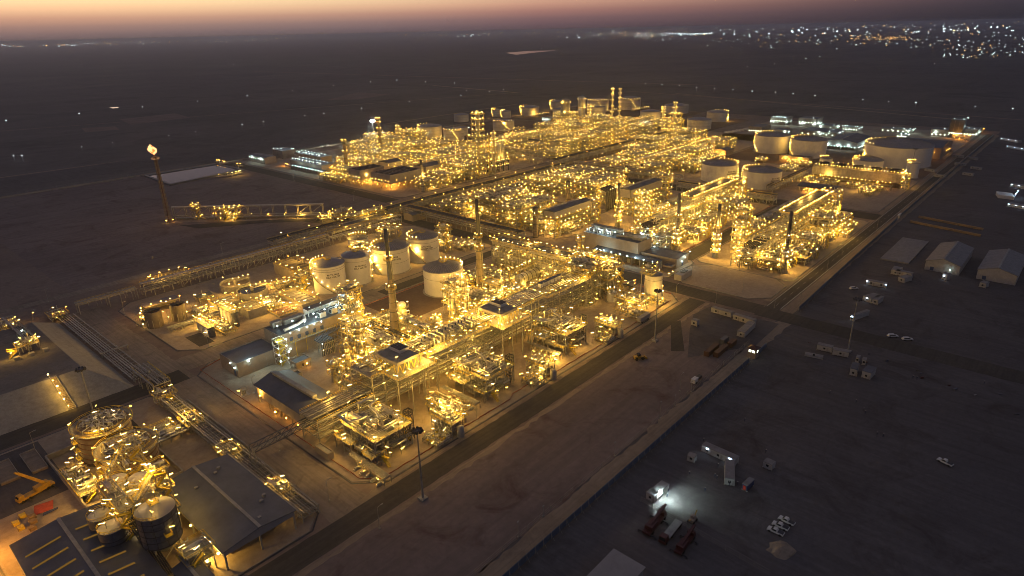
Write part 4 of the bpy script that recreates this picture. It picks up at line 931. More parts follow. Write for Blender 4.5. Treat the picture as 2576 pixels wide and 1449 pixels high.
# air coolers and decks on top of the spine
for k, (x, lab) in enumerate([(144, 'pale air cooler with dark square fans above the street end of the main rack'), (207, 'pale air cooler with dark square fans above the middle of the main rack')]):
    t = T('air_cooler', lab, 'air cooler', x + 6, 200, 18.5)
    d = MB(); d.box(x - 3, x + 18, 190, 201, 18.5, 18.6); d.box(x - 3, x + 18, 216.3, 219, 18.5, 18.6); t.part('side_deck', d, M['deck']); h = MB(); h.rail([(x - 3, 190, 18.6), (x + 18, 190, 18.6), (x + 18, 201, 18.6)], 1.1, .1, 2); h.rail([(x - 3, 190, 18.6), (x - 3, 219, 18.6), (x + 18, 219, 18.6)], 1.1, .1, 2); t.part('handrail', h, M['yellow'])
    p = MB(); p.hexa([(x, 194, 23), (x + 12, 194, 23), (x + 12, 209, 23), (x, 209, 23)], [(x + .2, 194.2, 24.2), (x + 11.8, 194.2, 24.2), (x + 11.8, 208.8, 24.2), (x + .2, 208.8, 24.2)]); [p.box(x + .6, x + 11.4, 194.6 + .7 * i, 194.9 + .7 * i, 24.2, 24.3) for i in range(20)]; t.part('plenum', p, M['conc'])
    b = MB(); b.box(x + 6.6, x + 11.6, 200, 207, 24.2, 25.6); t.part('casing', b, M['white']); b = MB(); [b.box(x + 6.8 + 2.4 * i, x + 9 + 2.4 * i, 200.3 + 2.25 * j, 202.3 + 2.25 * j, 25.6, 25.72) for i in range(2) for j in range(3)]; t.part('fan_bay', b, M['dark'])
    l = MB(); [l.beam((x + i * 3, y, 18.6), (x + i * 3 + (1.4 if (i + j) % 2 else -1.4), y, 23), .22) for i in range(5) for j in (0, 1) for y in (194.3, 208.7)]; t.part('leg', l, M['yellow']); l = MB(); [l.cb(x + 6 * i, y, 16, .3, .3, 7) for i in range(3) for y in (194.2, 201, 208.8)]; [l.cb(x + i * 7 - 3, 190.3, 0, .36, .36, 18.5) for i in range(4)]; t.part('leg', l, M['steel'])
    t.lamps([(x - 2.8 + 3.4 * i, 190.3, 18.6) for i in range(7)] + [(x - 2.8, 193 + 4.5 * i, 18.6) for i in range(6)] + [(x + 17.8, 192 + 4.5 * i, 18.6) for i in range(6)] + [(x + 4 * i, 218.8, 18.6) for i in range(5)] + [(x + 3 * i + 1, 202, 18.6) for i in range(3)] + [(x + .5, 195, 24.2), (x + .5, 208, 24.2)]); t.done()  # last two lamps are added on the plenum top to brighten it
t = T('pipe_manifold', 'crowded bank of thick silver elbows on the main rack between the two white air coolers', 'pipe manifold', 185, 208, 18.5); p = MB()
for i in range(16): x = 168 + i * 2.1; p.pipe([(x, 203, 18.6), (x, 203, 21 + (i % 3) * .5), (x, 210, 21 + (i % 3) * .5), (x + .8, 214, 19)], .42, 8)
t.part('piping', p, M['pipe']); v = MB(); [v.cyl((168 + i * 2.1, 206.5, 21.2 + (i % 3) * .5), (168 + i * 2.1, 206.5, 22.6 + (i % 3) * .5), .3, 6) for i in range(16)]; t.part('valve', v, M['bluecap'])
d = MB(); d.box(164, 203, 197, 200.9, 18.5, 18.6); t.part('deck', d, M['deck']); h = MB(); h.rail([(164, 201, 18.6), (164, 197, 18.6), (203, 197, 18.6), (203, 201, 18.6)], 1.1, .1, 2); t.part('handrail', h, M['yellow'])
t.lamps([(164 + 3.3 * i, 197.2, 18.6) for i in range(12)] + [(166 + 4 * i, 212, 19) for i in range(9)]); t.done()
t = T('analyser_row', 'row of pale boxes with blue caps on stilts above the main rack', 'analyser cabinets', 262, 208, 18.5)
for i in range(6): x = 254 + i * 3.1; b = MB(); b.cb(x, 208, 20.6, 2, 2, 2.2); q = t.part('cabinet', b, M['white']); b = MB(); b.cb(x, 208, 22.8, 2.3, 2.3, .35); t.part('cap', b, M['bluecap'], parent=q)
b = MB(); [b.cb(253 + i * 3.4, y, 18.5, .2, .2, 2.1) for i in range(6) for y in (206.6, 209.4)]; b.box(252.5, 271, 206.4, 209.6, 20.4, 20.6); t.part('stand', b, M['steel'])
t.lamps([(250 + 4.4 * i, 198.3, 18.6) for i in range(8)] + [(248, 200 + 4 * i, 18.6) for i in range(4)])
d = MB(); d.box(247, 286, 197.5, 200.9, 18.5, 18.6); t.part('deck', d, M['deck']); h = MB(); h.rail([(247, 201, 18.6), (247, 197.5, 18.6), (286, 197.5, 18.6), (286, 201, 18.6)], 1.1, .1, 2); t.part('handrail', h, M['yellow']); t.done()
structure('top-deck plant room frame at the far right end of the main rack', 286, 300, 200, 217, [18.6, 22.5], 12, dens=1.5, deckf=.9, stair=False)
structure('stair-framed end bay of the main rack by the junction', 303, 318, 197, 214, [6, 12, 18], 13, dens=1.2)
# columns, furnace stacks and decks behind the spine
for k, (ox, lab) in enumerate([(0, 'in the nearest column group'), (68, 'in the second column group')]):
    tower('left-hand pale column with ring platforms ' + lab, 149.5 + ox, 239, 1.5, 17.5 + 3 * k, 5, 3 + k)
    tower('taller right-hand column with ring platforms ' + lab, 156.5 + ox, 238, 1.8, 25.5 + 3.5 * k, 7, 5 + k, lampn=3)
    tower('squat column at the left edge ' + lab, (143 + ox) if k == 0 else 206, 240, 1.9, 10.8, 2, 8 + k, lampn=4)
    tower('slim middle column ' + lab, 153 + ox, 232, 1.1, 19, 4, 18 + k)
    structure('deck frame with exchangers just behind the columns ' + lab, 160 + ox, 172 + ox, 222, 246, [5, 10, 14.5], 14 + k, dens=1.4, ves=1.4, lampd=4)
    structure('low valve deck between columns and main rack ' + lab, 138 + ox, 160 + ox, 219, 230, [4.5, 9], 16 + k, dens=1.6, ves=1.5, lampd=4.2)
    structure('square lamp-ringed platform frame with rooftop drum ' + lab, 160 + ox, 170 + ox, 248, 258, [7, 14, 19], 24 + k, dens=1.2, lampd=3.6)
    rack('dark pipe bundle running toward the tank street ' + lab, 176 + ox * .97, 188 + ox * .97, 228, (282 if k == 0 else 270), [3.4, 6], 30 + k, axis='y', npipe=14, lampd=16, walkway=False, dark=True)
    structure('narrow cooler deck with a row of small black motors ' + lab, 192 + ox, 198.5 + ox, 229, 258, [4.5, 9.8], 26 + k, dens=1.5, ves=1.6, lampd=3.6)
t = stack('nearer of two tall tapering brown furnace stacks with sooty tips', 189.5, 254, 2.5, .85, 60, .56, (.47, .73), lampn=4)
t = stack('farther of two tall tapering brown furnace stacks with sooty tips', 266, 266, 2.5, .85, 58, .56, (.47, .6), lampn=4)
structure('slim square stair tower with lamp-ringed top deck beside the tank street', 177, 186, 276, 284, [6, 12, 18, 24.5], 28, dens=.8, lampd=3)
tower('stubby white drum column with a wide ring platform beside the lone domed tank', 210, 273, 2.4, 9, 1, 40, lampn=3, top=False, m='tank')
structure('pump and filter frame between the stair tower and the stubby white column', 189, 204, 262, 278, [4], 29, dens=1.4, lampd=4.5)
structure('lit deck frame in front of the farther stack', 234, 248, 224, 250, [5, 10], 31, dens=1.3, ves=1.5)
structure('low exchanger yard left of the big horizontal drum', 262, 280, 224, 246, [3.4], 32, dens=1.5, ves=2, lampd=5)
structure('low pump yard behind the big horizontal drum', 272, 296, 256, 286, [3.2], 33, dens=1.2, ves=1.6, lampd=5.5)
t = T('horizontal_drum', 'big banded horizontal drum on saddles in the middle of the closest unit', 'pressure vessel', 293, 250, .16); v = MB(); v.drum((283.5, 249.5, 6.2), (302.5, 249.5, 6.2), 3.3, 26); t.part('shell', v, M['vessel'], smooth=False)
b = MB(); [b.cyl((285 + i * 3.8, 249.5, 6.2), (285.4 + i * 3.8, 249.5, 6.2), 3.42, 26) for i in range(5)]; t.part('band', b, M['dark']); b = MB(); [b.cb(287 + 12 * i, 249.5, 0, 1, 5, 4) for i in range(2)]; t.part('saddle', b, M['conc'])
d = MB(); d.box(281, 304, 253.2, 255.5, 9.6, 9.7); d.box(280, 282.6, 246, 253.2, 3, 3.1); t.part('deck', d, M['deck']); h = MB(); h.rail([(281, 253.2, 9.7), (304, 253.2, 9.7), (304, 255.5, 9.7), (281, 255.5, 9.7)], 1.1, .1, 2, True); [h.cb(x, 255, 0, .25, .25, 9.6) for x in (281.3, 289, 296, 303.7)]; t.part('handrail', h, M['yellow'])
t.lamps([(282 + 3 * i, 255.3, 9.7) for i in range(8)] + [(280.5, 247 + 3 * i, .2) for i in range(3)] + [(284 + 5 * i, 245, .2) for i in range(4)] + [(304, 248, 3)]); t.done()
for k, (y0, y1, lab) in enumerate([(259, 289, 'dark louvred air cooler bank farthest from the main rack in the closest unit'), (227, 257, 'middle dark louvred air cooler bank of the closest unit'), (203, 219, 'shortest dark louvred air cooler bank beside the main rack')]):
    cooler(lab, 302, 311, y0, y1, 20.5, 7 if k < 2 else 4, 'y', 3.0, 4.2)
rack('pipe rack running beneath the louvred air cooler banks', 302.6, 310.4, 203, 290, [4, 8, 12], 34, axis='y', npipe=8, lampd=7, walkway=False, lp=.8)
rack('trestle rack along the far edge of the closest unit toward the tank street', 313, 319, 222, 300, [5, 9], 35, axis='y', npipe=6, lampd=9, walkway=False)
structure('corner lamp-ringed platform frame above the junction street', 319, 330, 208, 222, [6, 12, 17], 36, dens=1.0, lampd=3.4)
tower('pale ringed chimney column beside the white-lit substation', 338 - 4, 240, 1.7, 24, 3, 41, lampn=3, m='stackm', top=False)
structure('tall open lamp-ringed frame beside the pale ringed chimney column', 322, 331, 226, 240, [6, 11, 15.5], 37, dens=.8, lampd=3.2)
u, v_ = 323.5, 178.5
t = tank('small cream tank with blue-grey shoulder and crowded yellow top deck by the junction', u, v_, 5.2, 15, .25, 0, (5.4, 6.4), nl=5, name='process_tank', rings=(.8,)); b = MB(); b.lathe(u, v_, [(5.28, 10), (5.28, 15.1)], 14, 4.4, 5.6); 
structure('yellow lamp-ringed deck crowning the small cream tank by the junction', u - 4.5, u + 1, v_ - 1, v_ + 5.5, [15.3, 18], 38, dens=.6, lampd=2.6, stair=False)
structure('low concrete-bunded pipe stand beside the small cream tank by the junction', 312, 318, 168, 180, [2], 39, dens=1, lampd=6, stair=False)
tank('short golden-lit drum tank behind the far pumps of the closest unit', 303, 200 - 6, 2.6, 6, .2, 0, None, name='process_tank', gantry=False, nl=0, raillamps=3, rings=())
structure('open pipe pergola over pumps near the junction tank', 300, 311, 172, 189, [4.5], 42, dens=1.5, lampd=4.5, stair=False, deckf=.2)
structure('low pump bay at the right end of the near edge', 289, 297, 168, 182, [2.6], 43, dens=1.3, lampd=5, stair=False, deckf=.1)
structure('little canopied pump stand by the junction netting', 322, 327, 192, 197, [3.2], 44, dens=.6, lampd=4, stair=False, canopy=1.2)
t = T('site_trailer', 'grey box trailer with small generator parked at the near edge right of the third platform', 'trailer', 290, 165, .16); b = MB(); b.box(285.5, 295.5, 163.6, 166, 1.0, 3.4); t.part('body', b, M['wallg']); b = MB(); [b.cyl((x, 163.5, .5), (x, 166.1, .5), .5, 10) for x in (287, 293.5)]; t.part('wheel', b, M['rubber'])
tower('thin vent column at the farther stack', 258, 240, .8, 16, 3, 48, lampn=2)
structure('low deck of exchangers between the coolers and the main rack', 274, 298, 219, 230, [5, 10], 49, dens=1.2, ves=1.4, lampd=5)
structure('lamp-studded low pipe yard right of the lone domed tank', 262, 268, 274, 296, [4], 50, dens=1.4, lampd=4.5)
# ------------------------------------------------------------ sheds, substation and huts of the closest unit
t = bldg('blue-grey gabled compressor shed with raised walls glowing yellow underneath', 110, 126, 214, 250, 9, 'wallg', 'blue', gable=2.6, over=.8, z0=3.4, name='gabled_shed', cat='shed', panel=7)
b = MB(); [b.cb(x, y, 0, .5, .5, 3.5) for x in (110.3, 118, 125.7) for y in (214.3, 223, 232, 241, 249.7)]; t.part('column', b, M['steel'])
b = MB(); b.box(117, 119, 216, 248, 11.8, 13); t.part('ridge_vent', b, M['grey'])
b = MB(); [b.cb(118, 219 + 9 * i, .2, 7, 5, 3.4) for i in range(4)]; t.part('machine', b, M['grey'])
t.lamps([(112 + 6 * (i % 3), 216 + 8 * (i // 3), .3) for i in range(15)] + [(109.2, 247, 3), (109.6, 218 + 0, .2), (109.3, 226, .2), (109.3, 234, .2)], 'amber', 'far', every=2); t.lamps([(127, 218 + 6 * i, .3) for i in range(6)], 'warm', 'far'); t.done()
t = bldg('lower wing of the near substation, brown block walls and flat dark roof', 115, 137, 278, 295, 7.2, 'wallb', 'blue', name='substation', doors=[('x', 281, .3, 2, 3)], panel=8); t.lamps([(114.6, 279, 3.5), (114.6, 283, 4.5), (121, 277.6, 5)], 'cool', 'far', rot=PI); t.done()
t = bldg('tall wing of the near substation with white-lit roof machines and a blue strip canopy', 138, 188, 278, 293, 13, 'wallb', 'blue', name='substation', doors=[('y', 144 + 4.4 * i, 8.2, 1.8, 2.4) for i in range(5)], panel=9)
for i in range(3): acunit(t, 165 + i * 7, 282.5, 13, 3.6, 3, 2.6)
b = MB(); b.box(160, 187, 287, 291.5, 17, 17.3); t.part('canopy_roof', b, M['blue']); b = MB(); [b.cb(160.4 + 6.5 * i, y, 13, .25, .25, 4) for i in range(5) for y in (287.3, 291.2)]; b.box(160, 187, 291.3, 291.5, 13.1, 17); t.part('canopy_frame', b, M['acw'])
b = MB(); b.box(147, 158, 288, 291, 13.1, 15.6); b.box(141, 146, 289, 292, 13.1, 16); t.part('duct', b, M['grey']); b = MB(); b.pipe([(143, 281, 14), (150, 281.5, 14.3), (156, 284, 14.3), (158, 288, 14.4)], .8, 10); t.part('duct', b, M['acw'])
d = MB(); d.box(139, 170, 276.4, 278 - .1, 8, 8.1); t.part('gallery', d, M['deck']); h = MB(); h.rail([(139, 276.4, 8.1), (170, 276.4, 8.1)], 1.1, .1, 2); [h.cb(139 + 6 * i, 276.4, 0, .2, .2, 8) for i in range(6)]; t.part('handrail', h, M['yellow'])
t.lamps([(144 + 4.4 * i, 277.6, 11) for i in range(5)] + [(142, 286, 13.2), (150, 285, 13.2), (153, 279.5, 13.2), (160, 280, 13.2), (187, 280, 13.2), (163, 290, 15), (170, 290, 15), (177, 290, 15), (184, 290, 15), (161.5, 285, 13.2), (168.4, 285, 13.2), (175.5, 285, 13.2), (142, 277, 3), (158, 274, .3)], 'cool', 'far'); t.done()
t = T('stair_tower', 'open white-lit switchback stair tower on the corner of the near substation', 'stair tower', 137, 273.6); b = MB(); frame_mb(b, 133.5, 138, 271.5, 277, [3.4, 6.8, 10.2, 14], 1, 1, .22, .4, rnd); t.part('frame', b, M['white']); s = MB(); stairs(s, 133.8, 273, 0, 13, 1, 0, 3.8); stairs(s, 133.8, 275.4, 0, 13, 1, 0, 3.8); t.part('stair', s, M['yellow']); t.lamps([(133.6 + 4.4 * (i % 2), 271.6, 1.5 + 3.4 * (i // 2)) for i in range(8)], 'cool', 'far'); t.done()
t = T('riser_rack', 'cluster of teal-grey vertical risers beside the near substation', 'pipe rack', 158, 270, .16); b = MB(); [b.pipe([(153 + i * 1.0, 266, .3), (153 + i * 1.0, 266, 7.5), (153 + i * 1.0, 272, 7.5), (158 + i * 3.4, 276, 7.5)], .3, 8) for i in range(8)]; t.part('piping', b, M['contb']); b = MB(); frame_mb(b, 154, 164, 265, 271, [4, 7.2], 2, 1, .25, .3, rnd); t.part('frame', b, M['steel']); t.lamps([(153, 264.5, 2)], 'warm', 'far'); t.done()
t = bldg('small open blue-roofed carport behind the gabled shed', 136, 144, 262, 268, 4.2, 'wallb', 'blue', name='carport', cat='carport', z0=3.2, panel=0); b = MB(); [b.cb(x, y, 0, .25, .25, 3.4) for x in (136.3, 143.7) for y in (262.3, 267.7)]; b.box(137.5, 140, 264, 267, 0, 2.2); b.box(141, 143, 264, 267, 0, 2.4); t.part('post', b, M['wallb'])
t.lamps([(141, 261.4, .5)], 'amber', 'far'); t.done()
bldg('beige walled enclosure with a small dark roof between the gabled shed and the near substation', 122, 134, 254, 258, 3, 'wallb', 'blue', name='enclosure', cat='enclosure', panel=0)
bldg('low brown kiosk on the street edge under the dark rack end', 105.5, 108, 190, 199, 2.8, 'wallb', 'grey', name='kiosk', cat='kiosk', panel=0)
t = T('lamp_stand', 'small fenced lamp stand on a slab left of the gabled shed', 'lamp stand', 109, 262); b = MB(); b.box(106.8, 111, 259.5, 264, 0, .35); t.part('slab', b, M['conc']); b = MB(); b.rail([(108, 261, 2.4), (110.5, 261, 2.4), (110.5, 263, 2.4), (108, 263, 2.4)], 1.1, .1, 2, True); b.cb(109.2, 262, .3, 1.6, 1.2, 2.1); t.part('stand', b, M['grey']); t.lamps([(107.4, 261.6, .3)]); t.done()
for i, (x, y) in enumerate([(189, 166.2), (154, 166.6), (238, 166.5), (126, 167), (128, 245)]):
    b = MB(); b.hexa([(-.9, -.3, 0), (.9, -.3, 0), (.9, .3, 0), (-.9, .3, 0)], [(-.8, -.12, .95), (.8, -.12, .95), (.8, .12, .95), (-.8, .12, .95)])
    single('traffic_barrier', b, M['red'], 'red plastic barrier on the netting of the closest unit, ' + ['beside the middle platform', 'by the first manifold rack', 'before the third platform', 'near the street corner', 'behind the gabled shed'][i], 'barrier', 'red barriers by the netting', o=(x, y, .17))
# ------------------------------------------------------------ storage tanks by the tank street
def nt(lab, px, py, pyt, r, **k):
    u, v = NEAR(px, py, r); d = math.hypot(u, v); h = HZ(u - u / d * r, v - v / d * r, pyt); return tank(lab, u, v, r, h, **k)
FC = math.atan2(-.80, -.60)     # angle on a shell that looks back along the left view
nt('white tank lettered 46-TK-001B OILY WATER, leftmost of the four in the row', 835, 741, 673, 10, ribs=0, stair=(4.4, 2.3), text=['46-TK-001B', 'OILY WATER'], tang=FC + .32, tsize=1.55, nl=7, rings=(.82, .9), raillamps=9)
nt('white tank lettered 46-TK-001A OILY WATER, second from the left in the row', 903, 719, 650, 9, ribs=0, stair=(5.2, 6.3), text=['46-TK-001A', 'OILY WATER'], tang=FC + .32, tsize=1.45, nl=5, rings=(.85,), raillamps=8)
nt('white ribbed-roof tank lettered 46-TK-002B EQUALIZATION, behind a brown stack', 988, 692, 631, 12.4, ribs=36, stair=(3.5, 2.4), text=['46-TK-002B', 'EQUALIZATION'], tang=FC + .05, tsize=1.6, nl=6, rings=(.84, .45), raillamps=8)
nt('white tank lettered 46-TK-002A EQUALIZATION with ribbed roof, rightmost in the row', 1068, 663, 604, 10.9, ribs=36, stair=(4.1, 2.6), text=['46-TK-002A', 'EQUALIZATION'], tang=FC + .1, tsize=1.45, nl=4, rings=(.84, .55), raillamps=8)
nt('lone white tank with ribbed grey dome standing in a reddish bund in the closest unit', 1119, 749, 688, 12.2, ribs=44, stair=(5.2, 6.2), nl=6, rings=(.68,), raillamps=9, dome=.26)
sheet('tank_apron', 196, 300, 325, 362, .19, 'paving')
for k, (x, y, w, lab) in enumerate([(196, 356, 9, 'lit deck frame behind the two oily water tanks'), (222, 362, 12, 'open lamp-lined pump deck behind the gap between oily water and equalization tanks'), (248, 366, 14, 'long lamp-lined platform behind the second equalization tank'), (304, 340, 8, 'stacked deck frame at the right end of the equalization tanks')]):
    structure(lab, x, x + w, y, y + 7, [4, 8] if k < 3 else [5, 10, 15, 18], 60 + k, dens=.9, lampd=3.6, ves=1)
structure('low valve yard on a slab right of the equalization tanks', 314, 330, 328, 344, [2.6], 64, dens=1.2, lampd=3.6, stair=False, deckf=.15)
tower('pale process tower right of the last equalization tank', 313, 350, 1.9, 15, 3, 65, top=False, m='tank')
t = tank('open-topped round tank with yellow rim platform behind the equalization tanks', 276, 405, 7.5, 6, 0, 0, None, nl=0, gantry=False, raillamps=8, rings=(), roofm='dark', name='open_tank')
structure('lamp-ringed long thickener building behind the equalization tanks', 296, 312, 398, 408, [6], 66, dens=.6, lampd=3, deckf=1, ves=.6)
structure('pump skid on the left of the open-topped round tank', 262, 272, 386, 396, [3.6], 67, dens=1.2, lampd=3.4, stair=False)
# long trestle rack carrying pipes past the tanks to the left edge
rack('long pale lattice pipe trestle running behind the water treatment area', 128, 262, 422, 428, [4, 8], 70, npipe=5, bay=5.5, lampd=0, walkway=False, rail=True, brace=.4)
rack('pipe trestle continuing behind the equalization tanks toward the central cascades', 266, 334, 424, 430, [4, 8], 71, npipe=6, lampd=18, walkway=False, brace=.35)
rack('dark trestle bridging the earth cutting at the left end of the long pipe trestle', 92, 124, 423, 428, [6.4], 72, npipe=6, bay=16, lampd=0, walkway=False, dark=True)
rack('two-level rack with blue-grey ducts in the corridor by the flare line', 230, 330, 447, 456, [3, 6], 73, npipe=10, lampd=18, walkway=False, dark=True)
rack('dark corridor rack running right along the yard street past the central cascades', 340, 470, 449, 460, [3, 6.5], 74, npipe=10, lampd=16, walkway=False, dark=True, far=True)
rack('dark corridor rack running past the second central cascade', 474, 600, 449, 460, [3, 6.5], 75, npipe=10, lampd=18, walkway=False, dark=True, far=True)
rack('dark corridor rack running on to the top of the plant', 604, 900, 466, 478, [4, 8], 76, npipe=10, lampd=20, walkway=False, dark=True, far=True, bay=10)
rack('dark cross rack between the closest unit and the central cascades', 353, 362, 312, 444, [4, 7.5], 77, axis='y', npipe=9, lampd=0, walkway=False, dark=True, far=True)
rack('dark cross rack between the two right-hand units and the raw water tanks', 578, 586, 205, 300, [4, 8], 78, axis='y', npipe=7, lampd=26, walkway=False, dark=True, far=True)
rack('cross rack between the central cascades and the far process blocks', 606, 614, 312, 445, [4, 8], 79, axis='y', npipe=7, lampd=18, walkway=False, far=True)
# ------------------------------------------------------------ water treatment area
for k, (px, py, pyt, r, lab) in enumerate([(596, 746, 722, 9.2, 'round clarifier with brown sludge and a bridge across it, the farther of the two'), (639, 756, 737, 9.0, 'round clarifier with dark blue water and a bridge, the nearer of the two')]):
    u, v = NEAR(px, py - (8 if k == 0 else 0), r); h = 4.6; t = T('clarifier', lab, 'clarifier tank', u, v, .16)
    b = MB(); b.lathe(u, v, [(r, 0), (r, h), (r - .35, h), (r - .35, h - 1.2)], 48); t.part('wall', b, M['conc']); b = MB(); b.lathe(u, v, [(r - .3, h - 1.0 if k else h - 1.8), (.02, h - 1.0 if k else h - 1.8)], 48); t.part('water', b, M['water'] if k else M['track'])
    b = MB(); b.box(u - 1, u + r + 1, v - .7, v + .7, h + .2, h + .35); b.rail([(u - 1, v - .7, h + .35), (u + r + 1, v - .7, h + .35)], 1.1, .1, 1.6); b.rail([(u - 1, v + .7, h + .35), (u + r + 1, v + .7, h + .35)], 1.1, .1, 1.6); b.cyl((u, v, .5), (u, v, h + 1.4), .9, 10); t.part('bridge', b, M['conc'])
    t.lamps([(u - .6, v + .6, h + .3), (u + 3, v - .6, h + .3), (u + 6, v + .6, h + .3), (u + r, v, h + .3), (u - r * .7, v - r * .7, h), (u + .2, v - r, 0), (u - r * .4, v + r * .9, h)], 'warm', 'far'); t.done()
for k, (x, y) in enumerate([(114, 372), (127, 371)]):
    t = T('open_silo', ['nearer of two brown open-topped round silos on the left corner of the water area', 'farther of two brown open-topped round silos, next to the canopy'][k], 'silo', x, y, .16); b = MB(); b.lathe(x, y, [(4.4 - .4 * k, .2), (4.4 - .4 * k, 9.5), (4.0 - .4 * k, 9.5), (4.0 - .4 * k, 7.6)], 32); t.part('wall', b, M['stackm'], smooth=False)
    b = MB(); b.lathe(x, y, [(4.1 - .4 * k, 7.7), (.05, 7.7)], 24); t.part('contents', b, M['brown']); b = MB(); b.box(x - 4, x + 4, y - .4, y + .4, 9.5, 9.7); b.cb(x, y, 7.7, .8, .8, 2.4); t.part('bridge', b, M['dark']); b = MB(); [b.beam((x + 4.5 * math.cos(a), y + 4.5 * math.sin(a), .2), (x + 4.5 * math.cos(a), y + 4.5 * math.sin(a), 5), .25) for a in (3.6, 4.2, 4.9)]; t.part('prop', b, M['conc'])
    t.lamps([(x - 4, y + 3, 9.5), (x + 5, y + 2, .2), (x - 5, y + 3, .2)], 'warm', 'far')
t = bldg('long blue canopy roof with blazing amber lamps under its edge, behind the brown silos', 117, 137, 392, 400, 4.6, 'wallb', 'blue', name='canopy', cat='canopy', z0=4.3, panel=0, par=.1); b = MB(); [b.cb(117.3 + 6.4 * i, y, 0, .3, .3, 4.4) for i in range(4) for y in (392.3, 399.7)]; b.box(117, 137, 399, 399.4, 0, 4); t.part('post', b, M['wallb'])
t.lamps([(120 + 5.5 * i, 391.6, 4) for i in range(4)], 'amber', 'far', rot=0); t.lamps([(112, 386, .3), (113, 390, 1.5), (115, 380, 1), (139, 388, .3), (122, 380, 2)], 'warm', 'far'); t.done()
def silorow(lab, x, y0, n, r, h, gap, seed, stp=0):
    t = T('silo_row', lab, 'silos', x, y0, .16)
    for i in range(n):
        b = MB(); b.lathe(x, y0 - i * gap, [(r, .3), (r, h), (r * .3, h + r * .35), (0, h + r * .4)], 20); t.part('silo', b, M['tankf' if i < n - 1 else 'contb'], smooth=False)
    d = MB(); d.box(x - r - .5, x + r + .5, y0 - (n - 1) * gap - r, y0 + r, h + r * .45, h + r * .45 + .1); t.part('deck', d, M['deck']); h_ = MB(); h_.rail([(x - r - .5, y0 - (n - 1) * gap - r, h + .9), (x + r + .5, y0 - (n - 1) * gap - r, h + .9), (x + r + .5, y0 + r, h + .9), (x - r - .5, y0 + r, h + .9)], 1.1, .1, 2, True); t.part('handrail', h_, M['yellow'])
    t.lamps([(x + sx * r, y0 + r - i * (n * gap) / 6, h + .9) for i in range(7) for sx in (-1, 1)] + [(x - r - 1.5, y0 - 4, .2), (x - r - 1, y0 - 10, .2)]); t.done()
silorow('row of four tall silos under one yellow walkway in the water area', 143, 349, 4, 1.8, 8.2, 4.6, 1)
silorow('row of four shorter dosing tanks under one yellow walkway, closer to the street', 128, 346, 4, 1.7, 5.4, 4.4, 2)
structure('bright pipework alley between the two silo rows', 133, 139, 328, 350, [1.8], 80, dens=2.2, lampd=2.4, stair=False, deckf=.1, ves=2.5)
def basin(lab, x0, x1, y0, y1, h, fill, lampd=3.5, tank_=None, rail=True, wall='conc'):
    t = T('basin', lab, 'concrete basin', (x0 + x1) / 2, (y0 + y1) / 2, .16); b = MB(); w = .5
    b.box(x0, x1, y0, y0 + w, 0, h); b.box(x0, x1, y1 - w, y1, 0, h); b.box(x0, x0 + w, y0 + w, y1 - w, 0, h); b.box(x1 - w, x1, y0 + w, y1 - w, 0, h)
    n = int((y1 - y0) / 5); [b.box(x0 + w, x1 - w, y0 + (y1 - y0) * i / (n + 1), y0 + (y1 - y0) * i / (n + 1) + .3, 0, h - .1) for i in range(1, n + 1)]
    t.part('wall', b, M[wall]); b = MB(); b.box(x0 + w, x1 - w, y0 + w, y1 - w, h * .4, h * .75); t.part('contents', b, M[fill])
    if rail: b = MB(); b.rail([(x0, y0, h), (x1, y0, h), (x1, y1, h), (x0, y1, h)], 1.1, .1, 2, True); t.part('handrail', b, M['yellow'])
    P = []
    for a, b_, c, d in ((x0, y0, x1, y0), (x1, y0, x1, y1), (x1, y1, x0, y1), (x0, y1, x0, y0)):
        k = max(1, round(math.hypot(c - a, d - b_) / lampd / 1.6)); P += [(a + (c - a) * (i + .5) / k, b_ + (d - b_) * (i + .5) / k, h) for i in range(k)]
    t.lamps(P); return t.done()
basin('brightly lit rectangular basin left of the clarifiers', 147, 161, 366, 378, 2.2, 'wallg', 3.6)
basin('raised tank box with glowing white floor in the middle of the water area', 152, 163, 338, 350, 5.4, 'white', 3)
basin('sunken brown basin beside the raised white-floored box', 164, 176, 326, 338, 1.2, 'brown', 4)
basin('slatted rectangular filter basin below the leftmost oily water tank', 181, 193, 330, 356, 1.6, 'wallg', 3.6)
basin('tall concrete tank box with an orange glowing inner wall left of the oily water tanks', 202, 218, 372, 398, 6.6, 'moundtop', 4.2, wall='wallb')
basin('lamp-ringed concrete basin beyond the long pipe trestle', 139, 163, 437, 449, 2.2, 'wallg', 3.4)
structure('valve stand by the brown silos', 112, 116, 378, 388, [2.2], 81, dens=1.5, lampd=3, stair=False, deckf=.2)
structure('row of small pumps between the raised box and the clarifiers', 165, 175, 342, 352, [1.5], 82, dens=2, lampd=2.6, stair=False, deckf=.1, ves=3)
structure('lamp-lined pipe alley from the clarifiers toward the equalization tanks', 184, 196, 366, 372, [3], 83, dens=1.5, lampd=2.4, stair=False, deckf=.5)
structure('small shaded pump hut left of the lit rectangular basin', 145, 152, 384, 390, [3], 84, dens=.8, lampd=3, stair=False, canopy=1)
structure('small pipe loop stand between the brown silos and the lit basin', 134, 142, 362, 372, [1.8], 85, dens=1.5, lampd=3.4, stair=False, deckf=.1)
rack('low pipe sleeper rack across the front of the water area', 116, 200, 356, 360, [2], 86, npipe=6, lampd=0, walkway=False, rail=False)
b = MB(); b.box(118, 126, 326, 343, .17, .24); single('repair_patch', b, M['asphalt'], kind='structure')
